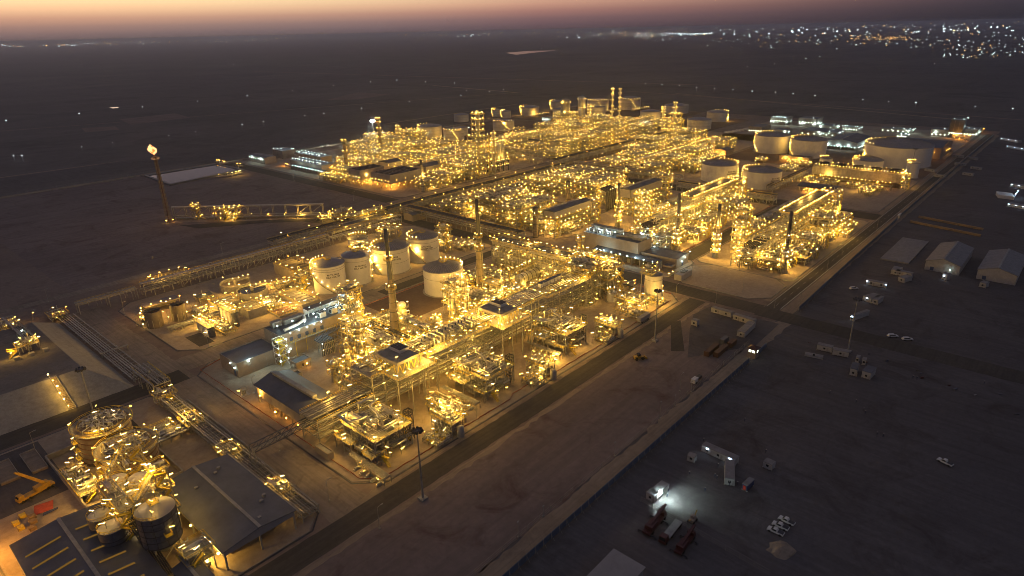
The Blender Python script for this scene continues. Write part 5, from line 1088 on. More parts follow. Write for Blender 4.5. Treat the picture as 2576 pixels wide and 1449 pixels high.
# ------------------------------------------------------------ flare, its line and the basin pumps
fu, fv = G(426, 559); t = T('flare_stack', 'tall lattice flare stack with a burning orange-white flame at its tip', 'flare stack', fu, fv); H = HZ(fu, fv, 388)
b = MB(); n = 16
for i in range(n):
    z0, z1 = H * .97 * i / n, H * .97 * (i + 1) / n; w0, w1 = 1.7 - .8 * i / n, 1.7 - .8 * (i + 1) / n
    C4 = [(-1, -1), (1, -1), (1, 1), (-1, 1)]
    for j in range(4): a, c = C4[j], C4[(j + 1) % 4]; b.beam((fu + a[0] * w0, fv + a[1] * w0, z0), (fu + a[0] * w1, fv + a[1] * w1, z1), .3); b.beam((fu + a[0] * w0, fv + a[1] * w0, z0), (fu + c[0] * w1, fv + c[1] * w1, z1), .18); b.beam((fu + a[0] * w1, fv + a[1] * w1, z1), (fu + c[0] * w1, fv + c[1] * w1, z1), .18)
t.part('lattice', b, M['stackm']); b = MB(); b.cyl((fu, fv, 0), (fu, fv, H), .5, 12); t.part('riser', b, M['brown']); b = MB(); b.box(fu - 2.6, fu + 2.6, fv - 2.6, fv + 2.6, H * .93, H * .93 + .2); b.rail([(fu - 2.6, fv - 2.6, H * .93), (fu + 2.6, fv - 2.6, H * .93), (fu + 2.6, fv + 2.6, H * .93), (fu - 2.6, fv + 2.6, H * .93)], 1.2, .14, 2, True); t.part('platform', b, M['steel'])
import bmesh
bm = bmesh.new(); bmesh.ops.create_icosphere(bm, subdivisions=3, radius=1)
fr = random.Random(4)
for v in bm.verts:
    x, y, z = v.co; s_ = 1 + .22 * math.sin(x * 5 + 1) * math.cos(y * 6 + z * 4) + .12 * math.sin(z * 9 + x * 7)
    f = (z + 1) / 2; wd = 2.3 * (.35 + 1.05 * math.sin(min(1, f * 1.1) * PI * .78)); v.co = (fu - 1.6 * f + x * wd * s_, fv + .8 * f + y * wd * s_, H - .6 + f * 8.0 * (1 + .12 * math.sin(x * 6 + y * 5)))
me = bpy.data.meshes.new('flame'); bm.to_mesh(me); bm.free()
for v in me.vertices: v.co -= Vector(t.o)
m_, nt_, out_ = new_mat('flame'); e_ = nt_.nodes.new('ShaderNodeEmission'); nz_ = nt_.nodes.new('ShaderNodeTexNoise'); nz_.inputs['Scale'].default_value = .35; cr_ = nt_.nodes.new('ShaderNodeValToRGB')
cr_.color_ramp.elements[0].color = (1, .20, .03, 1); cr_.color_ramp.elements[0].position = .36; cr_.color_ramp.elements[1].color = (1, .60, .24, 1); cr_.color_ramp.elements[1].position = .5
g_ = nt_.nodes.new('ShaderNodeNewGeometry'); nt_.links.new(g_.outputs['Position'], nz_.inputs[0]); nt_.links.new(nz_.outputs['Fac'], cr_.inputs[0]); nt_.links.new(cr_.outputs[0], e_.inputs[0]); e_.inputs[1].default_value = 1.8; nt_.links.new(e_.outputs[0], out_.inputs[0])
me.materials.append(m_); ob = bpy.data.objects.new('flame', me); col.objects.link(ob); ob.parent = t.r
t.lamps([(fu + 2, fv - 3, .2), (fu - 2.6, fv - 1, .2)], 'warm', 'far')
fl_ = bpy.data.lights.new('flame_glow', 'POINT'); fl_.energy = 16000; fl_.color = (1, .42, .14); fl_.shadow_soft_size = 5; lo_ = bpy.data.objects.new('flame_glow', fl_); col.objects.link(lo_); lo_.parent = t.r; lo_.location = (-.8, .4, H + 4)
a = Vector(G(445, 553)); c = Vector(G(822, 545)); L = (c - a).length; ang = math.atan2(c.y - a.y, c.x - a.x)
def rot(o, a_=ang): o.r.rotation_euler = (0, 0, a_); return o
mid = (a + c) / 2
t = rack('tall thin trestle carrying the flare line across the dark field to the flare stack', mid.x - L / 2, mid.x + L / 2, mid.y + 3, mid.y + 6, [3, 10.5], 90, bay=11, npipe=2, lampd=0, walkway=False, rail=False, brace=.6, far=True); rot(t)
t = rack('low lamp-dotted pipe sleeper running beside the flare line trestle', mid.x - L / 2, mid.x + L / 2, mid.y - 2, mid.y + 1, [1.6], 91, bay=9, npipe=4, lampd=8, walkway=False, rail=False, far=True, lp=.75); rot(t)
sheet('flare_pad', 0, 1, 0, 1, .0, 'paving'); o = bpy.data.objects['flare_pad']; o.data.clear_geometry(); me = o.data; nx_, ny_ = -math.sin(ang), math.cos(ang)
me.from_pydata([(a.x + nx_ * 9, a.y + ny_ * 9, .09), (a.x - nx_ * 9, a.y - ny_ * 9, .09), (c.x - nx_ * 12, c.y - ny_ * 12, .09), (c.x + nx_ * 9, c.y + ny_ * 9, .09)], [], [(0, 1, 2, 3)]); me.materials.clear(); me.materials.append(M['paving'])
gpoly('flare_track', [(440, 565), (500, 575), (640, 563), (760, 557), (880, 572), (960, 560), (940, 550), (760, 550), (600, 557), (470, 566)], .1, 'asphalt')
structure('tallest knock-out drum frame on the flare line, glowing in the middle of the trestle', 240, 249, 558, 566, [5, 10], 92, dens=1.6, far=True, lampd=3, ves=2)
structure('low drum frame beside the tallest knock-out frame on the flare line', 250, 258, 552, 558, [4, 9.5], 93, dens=1, far=True, lampd=3, ves=1.5)
structure('small two-lamp platform on the flare line near the flare stack', 230, 235, 580, 586, [8, 12], 94, dens=.6, far=True, lampd=5, ves=1)
for k, (px, py, w, d_, lab) in enumerate([(860, 552, 16, 12, 'lit pump yard at the root of the flare line trestle'), (905, 560, 24, 10, 'lit frame beside the long blue canopy at the root of the flare line'), (815, 553, 9, 8, 'little square valve plot with red netting on the flare track'), (945, 548, 14, 10, 'lit pump frames by the corridor rack bend')]):
    x, y = G(px, py); structure(lab, x - w / 2, x + w / 2, y - d_ / 2, y + d_ / 2, [4, 7] if k != 2 else [2.4], 95 + k, dens=1.2, far=True, lampd=4, ves=1.4, stair=False)
x, y = G(892, 574); t = bldg('long dark curved-looking shelter roof over a drum near the flare line root', x - 13, x + 13, y - 3, y + 3, 5, 'wallb', 'blue', gable=1, z0=3.6, name='shelter', cat='shelter', panel=0); b = MB(); [b.cb(x - 12.5 + 6.2 * i, y + s_, 0, .3, .3, 3.7) for i in range(5) for s_ in (-2.8, 2.8)]; b.drum((x - 11, y, 2), (x + 11, y, 2), 1.4, 12); t.part('post', b, M['steel']); t.lamps([(x - 12 + 5 * i, y - 4, .2) for i in range(6)], 'warm', 'far'); t.done()
for k, (px, py, w) in enumerate([(556, 413, 22), (578, 444, 30), (603, 421, 10)]):
    x, y = G(px, py); t = T('pump_platform', ['lit platform at the far corner of the pale basin', 'lit pump bridge on the near right side of the pale basin', 'small lit pump stand at the right end of the pale basin'][k], 'pump platform', x, y); b = MB(); b.cb(x, y, 2.2, w if k == 1 else 6, 5 if k == 1 else w, .2); t.part('deck', b, M['deck']); b = MB(); [b.cb(x + i * 3 - 6, y, 2.4, 1, 1.4, 1.6) for i in range(5)]; t.part('pump', b, M['dark']); b = MB(); [b.cb(x + i, y + j, 0, .4, .4, 2.2) for i in (-2.5, 2.5) for j in (-2, 2)]; t.part('leg', b, M['steel'])
    t.lamps([(x + (rnd.uniform(-w / 2, w / 2) if k == 1 else rnd.uniform(-3, 3)), y + (rnd.uniform(-2, 2) if k == 1 else rnd.uniform(-w / 2, w / 2)), 2.3) for _ in range(10 if k < 2 else 3)], 'warm', 'far'); t.done()
# ------------------------------------------------------------ central cascade structures
def cascade(lab, x0, x1, y0, y1, seed):
    ns = 4
    structure(lab + ', its low pump apron', x0, x0 + (x1 - x0) * .8, y1 - 16, y1, [4.5], seed, far=True, lampd=3.6, dens=1.4, ves=1.5, stair=False)
    structure(lab + ', its stepped middle decks', x0 + 2, x1 - 4, y1 - 40, y1 - 17, [6, 11.5], seed + 1, far=True, lampd=3.6, dens=1.4, ves=1.4)
    structure(lab + ', its tallest pipe-crowned deck block', x0 + 8, x1, y1 - 74, y1 - 41, [6, 12, 17.5], seed + 2, far=True, lampd=3.8, dens=1.3, ves=1.3)
    structure(lab + ', its right-hand descending deck block', x0 + 5, x1 - 3, y1 - 100, y1 - 75, [5.5, 10.5, 15], seed + 3, far=True, lampd=3.8, dens=1.3, ves=1.2)
cascade('first central cascade of glowing decks behind the tank row', 378, 436, 345, 437, 100)
cascade('second central cascade of glowing decks, farther along the corridor', 486, 546, 345, 437, 110)
def covered(lab, x0, x1, y0, y1, zt, seed):
    t = structure(lab, x0, x1, y0, y1, [5, 9.5, 14], seed, far=True, lampd=3.0, dens=1.8, ves=1.5, canopy=zt - 14, name='covered_structure'); return t
covered('long covered structure with a blue pitched roof in front of the first central cascade', 381, 427, 298, 308, 21, 120)
covered('long covered structure with a blue pitched roof in front of the second central cascade', 470, 520, 286, 296, 23, 121)
stack('plain cylinder stack beside the first blue-roofed covered structure', 374, 311, 2.1, 1.9, 24, .8, (.75,), lampn=3, far=True)
stack('short bright-collared stack on the second central cascade', 470, 352, 2.2, 1.9, 22, .8, (.72,), lampn=4, far=True)
stack('short bright-collared stack behind the second covered structure', 552, 342, 2.0, 1.7, 24, .8, (.72,), lampn=4, far=True)
structure('lamp-speckled tower frame at the right end of the first covered structure', 430, 442, 298, 312, [6, 12, 18], 122, far=True, lampd=3.2, dens=1)
structure('lit pump decks between the first covered structure and cascade', 384, 430, 314, 332, [4, 8], 123, far=True, lampd=4, dens=1.3, ves=1.4)
structure('lit pump decks between the second covered structure and cascade', 488, 536, 304, 332, [5, 10], 124, far=True, lampd=4, dens=1.3, ves=1.4)
structure('tall lamp-speckled tower frame right of the second covered structure', 526, 538, 284, 298, [6, 12, 18, 24], 125, far=True, lampd=3.4, dens=1)
t = T('exhaust_duct', 'group of dark vertical exhaust ducts beside the second covered structure', 'exhaust ducts', 482, 314, .16); b = MB(); [b.pipe([(474 + i * 3.2, 312, 0), (474 + i * 3.2, 312, 17), (474 + i * 3.2, 318, 19)], 1.1, 10) for i in range(5)]; t.part('duct', b, M['dark']); t.lamps([(474 + i * 4, 309, 17.5) for i in range(3)], 'warm', 'far'); t.done()
for k, (px, py, w, d_) in enumerate([(1275, 485, 34, 12), (1424, 436, 34, 14), (1052, 548, 22, 12), (1396, 446, 30, 10)]):
    x, y = G(px, py); bldg(['low blue roof in the corridor between the two central cascades', 'low twin blue roofs in the corridor beyond the second cascade', 'dark lattice roof over the corridor rack crossing', 'long low blue roof along the corridor behind the second cascade'][k], x - w / 2, x + w / 2, y - d_ / 2, y + d_ / 2, 5.5, 'wallb', 'blue', gable=1.2, name='low_shed', cat='shed', panel=0).done()
# ------------------------------------------------------------ two right-hand units
def right_unit(k, oy, lab):
    (lx, ly), (rx, ry) = ((414, 182), (412, 134)) if k == 0 else ((436, 276), (414, 212))
    stack('slim dark stack on the left front column of ' + lab, lx, ly, 1.0, .95, 38 if k == 0 else 36, .62, (.56,), lampn=4, far=True)
    stack('slim dark stack on the right front column of ' + lab, rx, ry, 1.0, .95, 41, .62, (.58,), lampn=4, far=True)
    tower('ringed column with glowing collars at the left front of ' + lab, lx, ly, 1.8, 17, 4, 130 + k, far=True, lampn=5, top=False)
    tower('ringed column with glowing collars at the right front of ' + lab, rx, ry, 2.1, 15, 4, 132 + k, far=True, lampn=5, top=False)
    structure('tall square lamp-ringed tower frame in ' + lab, 432, 442, 170 + oy, 179 + oy, [6, 12, 18, 24, 30], 134 + k, far=True, lampd=3.2, dens=.8)
    structure('dark-piped rack head facing the junction in ' + lab, 405, 420, 152 + oy, 166 + oy, [5, 9], 136 + k, far=False, dens=1.8, lampd=4, deckf=.2)
    t = T('riser_bundle', 'bundle of thick dark pipes at the front of ' + lab, 'pipe bundle', 420, 158 + oy, .16); b = MB(); [b.pipe([(404 + i * .9, 155 + i * 1.5 + oy, 4.5), (413 + i, 155 + i * 1.5 + oy, 4.5), (413 + i, 155 + i * 1.5 + oy, 12), (440, 155 + i * 1.5 + oy, 12)], .45, 8) for i in range(7)]; t.part('piping', b, M['dark']); b = MB(); [b.cb(x, y + oy, .2, .5, .5, 4) for x in (404, 411) for y in (154, 160, 166)]; t.part('leg', b, M['grey']); t.lamps([(405, 156 + oy, 1.5), (408, 163 + oy, 1.5)], 'warm', 'far'); t.done()
    rack('long central rack of ' + lab, 422, 560, 150 + oy, 165 + oy, [5, 10, 15], 138 + k, far=True, lampd=5, npipe=10)
    structure('low glowing pipe yard at the right front of ' + lab, 408, 432, 134 + oy, 150 + oy, [4, 8], 140 + k, far=True, lampd=3.4, dens=1.5, ves=1.6)
    structure('pump bays and drums in the middle front of ' + lab, 434, 456, 128 + oy, 148 + oy, [5], 142 + k, far=True, lampd=3.4, dens=1.4, ves=1.6)
    structure('flat-topped exchanger deck on stout legs in ' + lab, 458, 484, 130 + oy, 146 + oy, [9.5], 144 + k, far=True, lampd=4, dens=1.2, deckf=.95, ves=1.6)
    structure('stepped deck tower halfway along the right side of ' + lab, 490, 510, 132 + oy, 147 + oy, [6, 12, 18], 146 + k, far=True, lampd=3.6, dens=1.2)
    structure('deck bays far along the right side of ' + lab, 514, 546, 132 + oy, 146 + oy, [5, 10], 148 + k, far=True, lampd=3.6, dens=1.2)
    structure('lit deck bays on the left flank of ' + lab, 446, 470, 168 + oy, 182 + oy, [5, 10, 15], 150 + k, far=True, lampd=3.8, dens=1.2)
    structure('far corner lamp-ringed tower of ' + lab, 558, 569, 148 + oy, 160 + oy, [6, 12, 18, 22], 152 + k, far=True, lampd=3.2, dens=1)
    cooler('long pale lamp-edged air cooler bank on top of ' + lab, 476, 556, 153 + oy, 162 + oy, 23, 16, 'x', 2.6, 3.6, base=15, far=True)
    t = bldg('blue-roofed white compressor house on the left flank of ' + lab, 472, 552, 168 + oy, 181 + oy, 14, 'wallg', 'blue', gable=1.6, name='compressor_house', cat='shed', z0=8, panel=8)
    b = MB(); [b.cb(472.5 + 7.9 * i, y + oy, 0, .5, .5, 8) for i in range(11) for y in (168.4, 180.6)]; t.part('column', b, M['steel']); b = MB(); [b.box(480 + i * 18, 488 + i * 18, 172 + oy, 177 + oy, 15, 16.6) for i in range(4)]; t.part('roof_vent', b, M['grey']); t.lamps([(474 + 7 * i, 167 + oy, 4) for i in range(11)], 'warm', 'far'); t.done()
    t = T('box_house', 'windowless pale box room on stilts in ' + lab, 'plant room', 465, 174 + oy, .16); b = MB(); b.box(456, 470, 183 + oy, 188 + oy - 1, 4, 12); t.part('wall', b, M['wallg']); b = MB(); [b.cb(x, y + oy, 0, .4, .4, 4) for x in (456.5, 463, 469.5) for y in (183.4, 186.6)]; t.part('leg', b, M['steel'])
right_unit(0, 0, 'the unit beside the two-lane road'); right_unit(1, 80, 'the unit behind the roadside one')
for k, (x, y) in enumerate([(508, 135), (530, 129), (546, 130), (538, 138), (520, 128)]):
    t = structure('small lit pump stand, ' + NTH[k] + ' of the scattered stands by the two-lane road', x - 5, x + 4, y - 2, y + 3, [2], 160 + k, name='pump_stand', cat='pump stand', far=True, lampd=3, dens=1, stair=False, deckf=.1, ves=2)
# ------------------------------------------------------------ second substation at the junction
t = bldg('tall block of the junction substation with a brown wall and white roof coolers', 371, 389, 218, 263, 13.5, 'wallb', 'blue', name='substation', panel=15)
for i in range(3): acunit(t, 376, 258.5 - i * 7, 13.5, 3.4, 4, 3.2)
b = MB(); b.box(380, 384, 238, 263, 17.2, 17.5); t.part('canopy_roof', b, M['blue']); b = MB(); [b.cb(382, 239 + 6 * i, 13.5, .3, .3, 3.8) for i in range(5)]; b.box(383.8, 384, 238, 263, 13.6, 17.2); t.part('canopy_frame', b, M['acw']); b = MB(); b.pipe([(376, 238, 14.5), (378, 230, 14.8), (382, 226, 14.6)], .9, 10); b.box(377, 384, 219, 227, 13.6, 15.4); t.part('duct', b, M['grey'])
t.lamps([(373, 262 - 6 * i, 13.6) for i in range(4)] + [(379, 256 - 7 * i, 13.6) for i in range(4)] + [(388, 246, 13.6), (388, 226, 13.6), (382, 221, 15.5), (389.5, 222, 4)], 'cool', 'far'); t.done()
t = bldg('low corner wing of the junction substation with a teal-lit side', 375, 392, 191, 217.5, 6.5, 'wallb', 'blue', name='substation', panel=9, doors=[('y', 384, .3, 2, 3)]); t.lamps([(380, 189.8, 2.6), (385, 189.8, 4), (391, 190, 6.6)], 'cool', 'far', rot=-PI / 2); t.done()
t = T('transformer_canopy', 'long lean-to roof over a row of white-lit transformer bays on the junction substation', 'lean-to canopy', 368, 222); b = MB(); b.hexa([(364.5, 199, 5), (371, 199, 6), (371, 251, 6), (364.5, 251, 5)], [(364.5, 199, 5.2), (371, 199, 6.2), (371, 251, 6.2), (364.5, 251, 5.2)]); t.part('roof', b, M['blue'])
for i in range(9): b = MB(); b.box(364.8, 371, 251 - i * 6.4, 251.3 - i * 6.4, 0, 5); t.part('bay_wall', b, M['acw'])
for i in range(8): b = MB(); b.cb(368, 247.8 - i * 6.4, .2, 2.4, 2.6, 2.8); t.part('transformer', b, M['grey' if i < 5 else 'dark'])
b = MB(); b.box(370.7, 371, 199, 251, 0, 5); t.part('back_wall', b, M['acw']); t.lamps([(365.2, 248 - i * 6.4, 3.6) for i in range(8)], 'cool', 'far'); t.lamps([(365.6, 199.5, 3.8)], 'amber', 'far'); t.done()
bldg('small blue-grey canopy on the near corner of the junction substation', 366, 372, 190, 196, 4.2, 'wallb', 'blue', z0=3.6, name='canopy', cat='canopy', panel=0)
t = T('generator_box', 'long cream generator container on the kerb in front of the junction substation', 'generator', 364, 180, .16); b = MB(); b.box(357, 371, 177.5, 182.5, .3, 4); t.part('casing', b, M['cab']); b = MB(); b.box(362, 368, 178.6, 181.4, 4, 4.4); t.part('grille', b, M['dark']); t.lamps([(360, 188, .3), (363, 187, 1)], 'warm', 'far')
t = T('stair_tower', 'white-lit lattice stair tower behind the junction substation', 'stair tower', 395, 220, .16); b = MB(); frame_mb(b, 391, 399, 212, 228, [4, 8, 12], 1, 2, .25, .8, rnd); t.part('frame', b, M['white']); s = MB(); stairs(s, 392, 218, 0, 12, 1, 0, 4); stairs(s, 395, 222, 0, 12, 0, 1, 4); t.part('stair', s, M['yellow']); t.lamps([(391 + 4 * (i % 3), 212 + 5 * (i // 3), 1 + 1.2 * i) for i in range(12)], 'cool', 'far'); t.done()
# ------------------------------------------------------------ left far unit
def xs(lab, x0, x1, y0, y1, lv, seed, **k):
    k.setdefault('far', True); k.setdefault('lampd', 3.8); return structure(lab, x0, x1, y0, y1, lv, seed, **k)
LU = ' in the far left unit'
for k, (x0, x1, y0, y1, zb, zt, lab) in enumerate([(402, 434, 573, 594, 6.5, 16.5, 'pale box cooler house with one dark louvred top'), (408, 450, 531, 563, 6.5, 15.5, 'largest pale box cooler house with two dark louvred tops'), (455, 475, 592, 612, 0, 14, 'pale gabled box house behind the louvred ones'), (470, 494, 546, 566, 0, 12.5, 'pale gabled box house right of the louvred ones')]):
    t = T('cooler_house' if k < 2 else 'plant_house', lab + LU, 'cooler house' if k < 2 else 'shed', x0, y0, .16)
    b = MB(); w = .4
    b.box(x0, x1, y0, y0 + w, zb, zt); b.box(x0, x1, y1 - w, y1, zb, zt); b.box(x0, x0 + w, y0 + w, y1 - w, zb, zt); b.box(x1 - w, x1, y0 + w, y1 - w, zb, zt); t.part('wall', b, M['wallg'])
    if k < 2:
        b = MB()
        for q in range(1 + k):
            ya = y0 + 1 + q * (y1 - y0) / (1 + k); yb = ya + (y1 - y0) / (1 + k) - 2; b.box(x0 + 1, x1 - 1, ya, yb, zt - 1.2, zt - .6)
            [b.box(x0 + 1 + i * (x1 - x0 - 2) / 8, x0 + 1.3 + i * (x1 - x0 - 2) / 8, ya, yb, zt - .6, zt - .1) for i in range(9)]
        t.part('louvre', b, M['dark']); b = MB()
        for x in (x0 + .6, (x0 + x1) / 2, x1 - .6):
            for y in (y0 + .6, (y0 + y1) / 2, y1 - .6): b.cb(x, y, .1, .6, .6, zb); b.beam((x, y, 1), (x + 3, y, zb), .25); b.beam((x, y, 1), (x - 3, y, zb), .25)
        t.part('leg', b, M['steel']); t.lamps([(x0 + (x1 - x0) * (i % 5 + .5) / 5, y0 + (y1 - y0) * (i // 5 + .5) / 4, .2) for i in range(20)], 'amber', 'far')
        t.lamps([(x0 - .3, y0 + (y1 - y0) * (i + .5) / (6 if k else 4), zb + .6) for i in range(6 if k else 4)] + [(x0 + 8 + 12 * i, y0 - .3, zb + 1) for i in range(3)], 'warm', 'far'); t.done()
    else:
        b = MB(); xm = (x0 + x1) / 2; ym = (y0 + y1) / 2; b.hexa([(x0, y0, zt), (x1, y0, zt), (x1, y1, zt), (x0, y1, zt)], [(x0, ym - .5, zt + 2), (x1, ym - .5, zt + 2), (x1, ym + .5, zt + 2), (x0, ym + .5, zt + 2)]); t.part('roof', b, M['blue']); t.lamps([(x0 - .5, y0 + 3, 3), (x1, y0 - 1, 5), (x0 + 8, y0 - 1, 3)], 'warm', 'far')
def ustack(lab, x, y, r, px_top, far=True, **k):
    stack(lab, x, y, r, r * .85, HZ(x, y, px_top), .95, k.get('pl', (.6, .92)), lampn=5, far=True, name='process_stack', m='stackm')
ustack('brown ringed stack at the left end' + LU, 439, 651, 2.0, 349); ustack('taller brown ringed stack with amber rings in the middle' + LU, 536, 712, 2.2, 297, pl=(.45, .7, .86, .97))
t = stack('steel stack standing at the front edge' + LU, 425, 501, 1.9, 1.2, 32, .98, (.42,), lampn=6, far=True, m='steel', name='process_stack')
big = [(511, 527, 505, 520)]
xs('huge tiered lamp-covered reactor structure, the tallest' + LU, 512, 528, 505, 522, [6, 12, 18, 24, 30, 36, 42], 200, lampd=3.0, dens=.7, ves=.8)
xs('upper narrow tier crowning the huge reactor structure', 515, 524, 508, 518, [48, 54, 60, 66], 201, lampd=3.2, dens=.2, ves=.2, stair=False)
tower('fat pale vessel inside the crown of the huge reactor structure', 519.5, 513, 2.6, 70, 2, 202, far=True, lampn=6, top=False)
tower('tall reactor column beside the huge structure, on its right', 533, 503, 2.0, 46, 6, 203, far=True, lampn=4)
t = T('vessel_trio', 'three fat pale vertical vessels on a black-legged table' + LU, 'reactor vessels', 545, 508, .16); b = MB(); [b.lathe(x, 508, [(0, 11.6), (2.0, 12), (2.4, 13), (2.4, 30), (1.4, 31.5), (0, 31.8)], 18) for x in (537, 545, 553)]; t.part('vessel', b, M['vessel'], smooth=True); b = MB(); [b.cb(x, y, 0, .9, .9, 11) for x in (533, 541, 549, 557) for y in (503, 513)]; b.box(532, 558, 502, 514, 11, 11.6); [b.box(532, 558, y, y + .5, 5.4, 6) for y in (502.6, 513)]; t.part('table', b, M['dark'])
t.lamps([(533 + 3 * i, y, 11.6) for i in range(9) for y in (502.3, 513.8)] + [(533 + 3.4 * i, 502, 6) for i in range(8)] + [(535 + 3 * i, 507, 32) for i in range(8)], 'warm', 'far'); t.done()
R_ = random.Random(12)
LB = [(395, 408, 604, 640, [4]), (410, 432, 606, 640, [5, 10]), (440, 452, 620, 645, [5, 10, 14]), (456, 474, 620, 650, [5, 10]), (478, 500, 575, 600, [5, 10]), (478, 502, 606, 640, [5, 10, 15]), (480, 510, 650, 690, [5, 10, 14]), (505, 530, 600, 640, [5, 11]), (515, 545, 650, 690, [6, 12, 16]), (452, 476, 660, 690, [5, 10]), (500, 530, 700, 730, [6, 12]), (545, 570, 700, 740, [6, 12, 18]), (550, 580, 650, 690, [5, 10, 15]), (585, 610, 700, 740, [6, 12, 18, 22]), (590, 620, 650, 690, [5, 10]), (535, 560, 590, 640, [5, 10]), (565, 600, 600, 640, [5, 9]), (430, 448, 500, 520, [4, 8]), (455, 480, 500, 530, [5, 10]), (484, 506, 500, 540, [5, 10, 15]), (500, 520, 550, 590, [4, 8]), (530, 556, 530, 570, [5, 9]), (560, 600, 540, 590, [4, 8]), (560, 590, 750, 780, [6, 12, 17]), (520, 550, 745, 775, [5, 10]), (605, 630, 600, 640, [5, 10])]
LW = ['low valve yard at the front left corner', 'two-deck frame behind the louvred cooler house', 'three-deck frame beside the brown ringed stack', 'two-deck frame right of the brown ringed stack', 'two-deck frame behind the pale gabled house', 'three-deck lamp-thick frame in the centre', 'wide three-deck frame left of the tall amber-ringed stack', 'two-deck frame in front of the long cooler rows', 'wide tall deck block in front of the tall amber-ringed stack', 'two-deck frame behind the white-lit substation', 'two-deck frame left behind the tall amber-ringed stack', 'three-deck block at the back of the unit', 'three-deck block below the back tower', 'tallest lamp-dense tower block at the back', 'two-deck block at the back right', 'long two-deck exchanger row', 'second long two-deck exchanger row', 'low lit front yard by the steel stack', 'tilted-pipe deck right of the steel stack', 'three-deck frame left of the huge reactor structure', 'low lit decks behind the huge reactor structure', 'two-deck frame behind the three fat vessels', 'wide low cooler yard right of the huge reactor structure', 'three-deck block at the far back edge', 'two-deck block at the far back edge near the perimeter track', 'two-deck block next to the far tank farm']
for i, ((x0, x1, y0, y1, lv), w_) in enumerate(zip(LB, LW)): xs(w_ + LU, x0, x1, y0, y1, lv, 210 + i, dens=1.0, lampd=4.2)
rack('long rack with lamp rows running back beside the louvred houses' + LU, 440, 640, 568, 578, [5, 9, 13], 240, far=True, lampd=5, npipe=8)
rack('cross rack with dark cooler top and lamp rows' + LU, 606, 616, 500, 640, [5, 10, 14], 241, axis='y', far=True, lampd=4.5, npipe=8)
tower('slim ringed tower above the back block' + LU, 600, 752, 2.2, 28, 5, 242, far=True, lampn=4); tower('ringed column in the centre' + LU, 505, 640, 1.8, 26, 5, 243, far=True, lampn=4)
def wsub(lab, x0, x1, y0, y1, h, bays=0, roofn=6, low=None, wall='wallb'):
    t = bldg(lab, x0, x1, y0, y1, h, wall, 'blue', name='substation', panel=9)
    L = []
    for i in range(roofn): yy = y0 + (y1 - y0) * (i + .5) / roofn; acunit(t, x0 + 4, yy, h, 2.6, 2.6, 2.2) if i % 2 else None; L.append((x0 + 2, yy, h + .3)); L.append(((x0 + x1) / 2 + 2, yy + 1, h + .3))
    t.lamps(L, 'cool', 'far')
    if bays:
        b = MB(); b.hexa([(x0 - 6, y0 - 10, 4.2), (x0 - .1, y0 - 10, 5), (x0 - .1, y1 - 10, 5), (x0 - 6, y1 - 10, 4.2)], [(x0 - 6, y0 - 10, 4.4), (x0 - .1, y0 - 10, 5.2), (x0 - .1, y1 - 10, 5.2), (x0 - 6, y1 - 10, 4.4)]); t.part('lean_to_roof', b, M['blue'])
        b = MB(); [b.box(x0 - 5.6, x0, y0 - 10 + (y1 - y0) * i / bays, y0 - 9.7 + (y1 - y0) * i / bays, 0, 4.2) for i in range(bays + 1)]; t.part('bay_wall', b, M['acw']); t.lamps([(x0 - 5.2, y0 - 10 + (y1 - y0) * (i + .5) / bays, 2.8) for i in range(bays)], 'cool', 'far')
    t.done()
wsub('white-lit substation with a long lean-to of lit bays', 414, 434, 664, 732, 9, bays=11, roofn=9)
wsub('dark substation with bright white lamps on its roof behind the one with the long lean-to', 446, 462, 715, 775, 8.5, roofn=8)
t = bldg('long hall with a blue roof and white-lit open front near the pale basin', 404, 420, 775, 815, 8, 'wallb', 'blue', gable=.8, name='substation', z0=0); t.lamps([(403, 778 + 5.5 * i, 4) for i in range(7)], 'cool', 'far'); t.done()
t = bldg('brown block building with two bright lamps on its roof behind the blue-roofed hall', 438, 456, 790, 815, 10, 'wallb', 'blue', name='substation'); t.lamps([(439, 812, 10), (440, 806, 10), (442, 800, 10), (452, 792, 10), (455, 791, 9)], 'cool', 'far'); t.done()
t = T('site_van', 'small vehicle with lit amber lamps on the street by the basin', 'vehicle', 416, 742); b = MB(); b.cb(416, 742, .5, 3, 8, 2); t.part('body', b, M['white']); t.lamps([(414, 739, .5), (415, 745, .5)], 'amber', 'far')
x, y = 585, 790; H = HZ(x, y, 304); t = T('high_mast', 'single high mast with blazing blue-white floodlights behind the far left unit', 'floodlight mast', x, y); b = MB(); b.cyl((x, y, 0), (x, y, H), .5, 8, .3); t.part('pole', b, M['grey'])
for i in range(8): a = i * PI / 4; b = MB(); b.cyl((x + 1.4 * math.cos(a), y + 1.4 * math.sin(a), H - .8), (x + 2.0 * math.cos(a), y + 2.0 * math.sin(a), H + .6), 1.1, 8); t.part('floodlight', b, M['flood'])
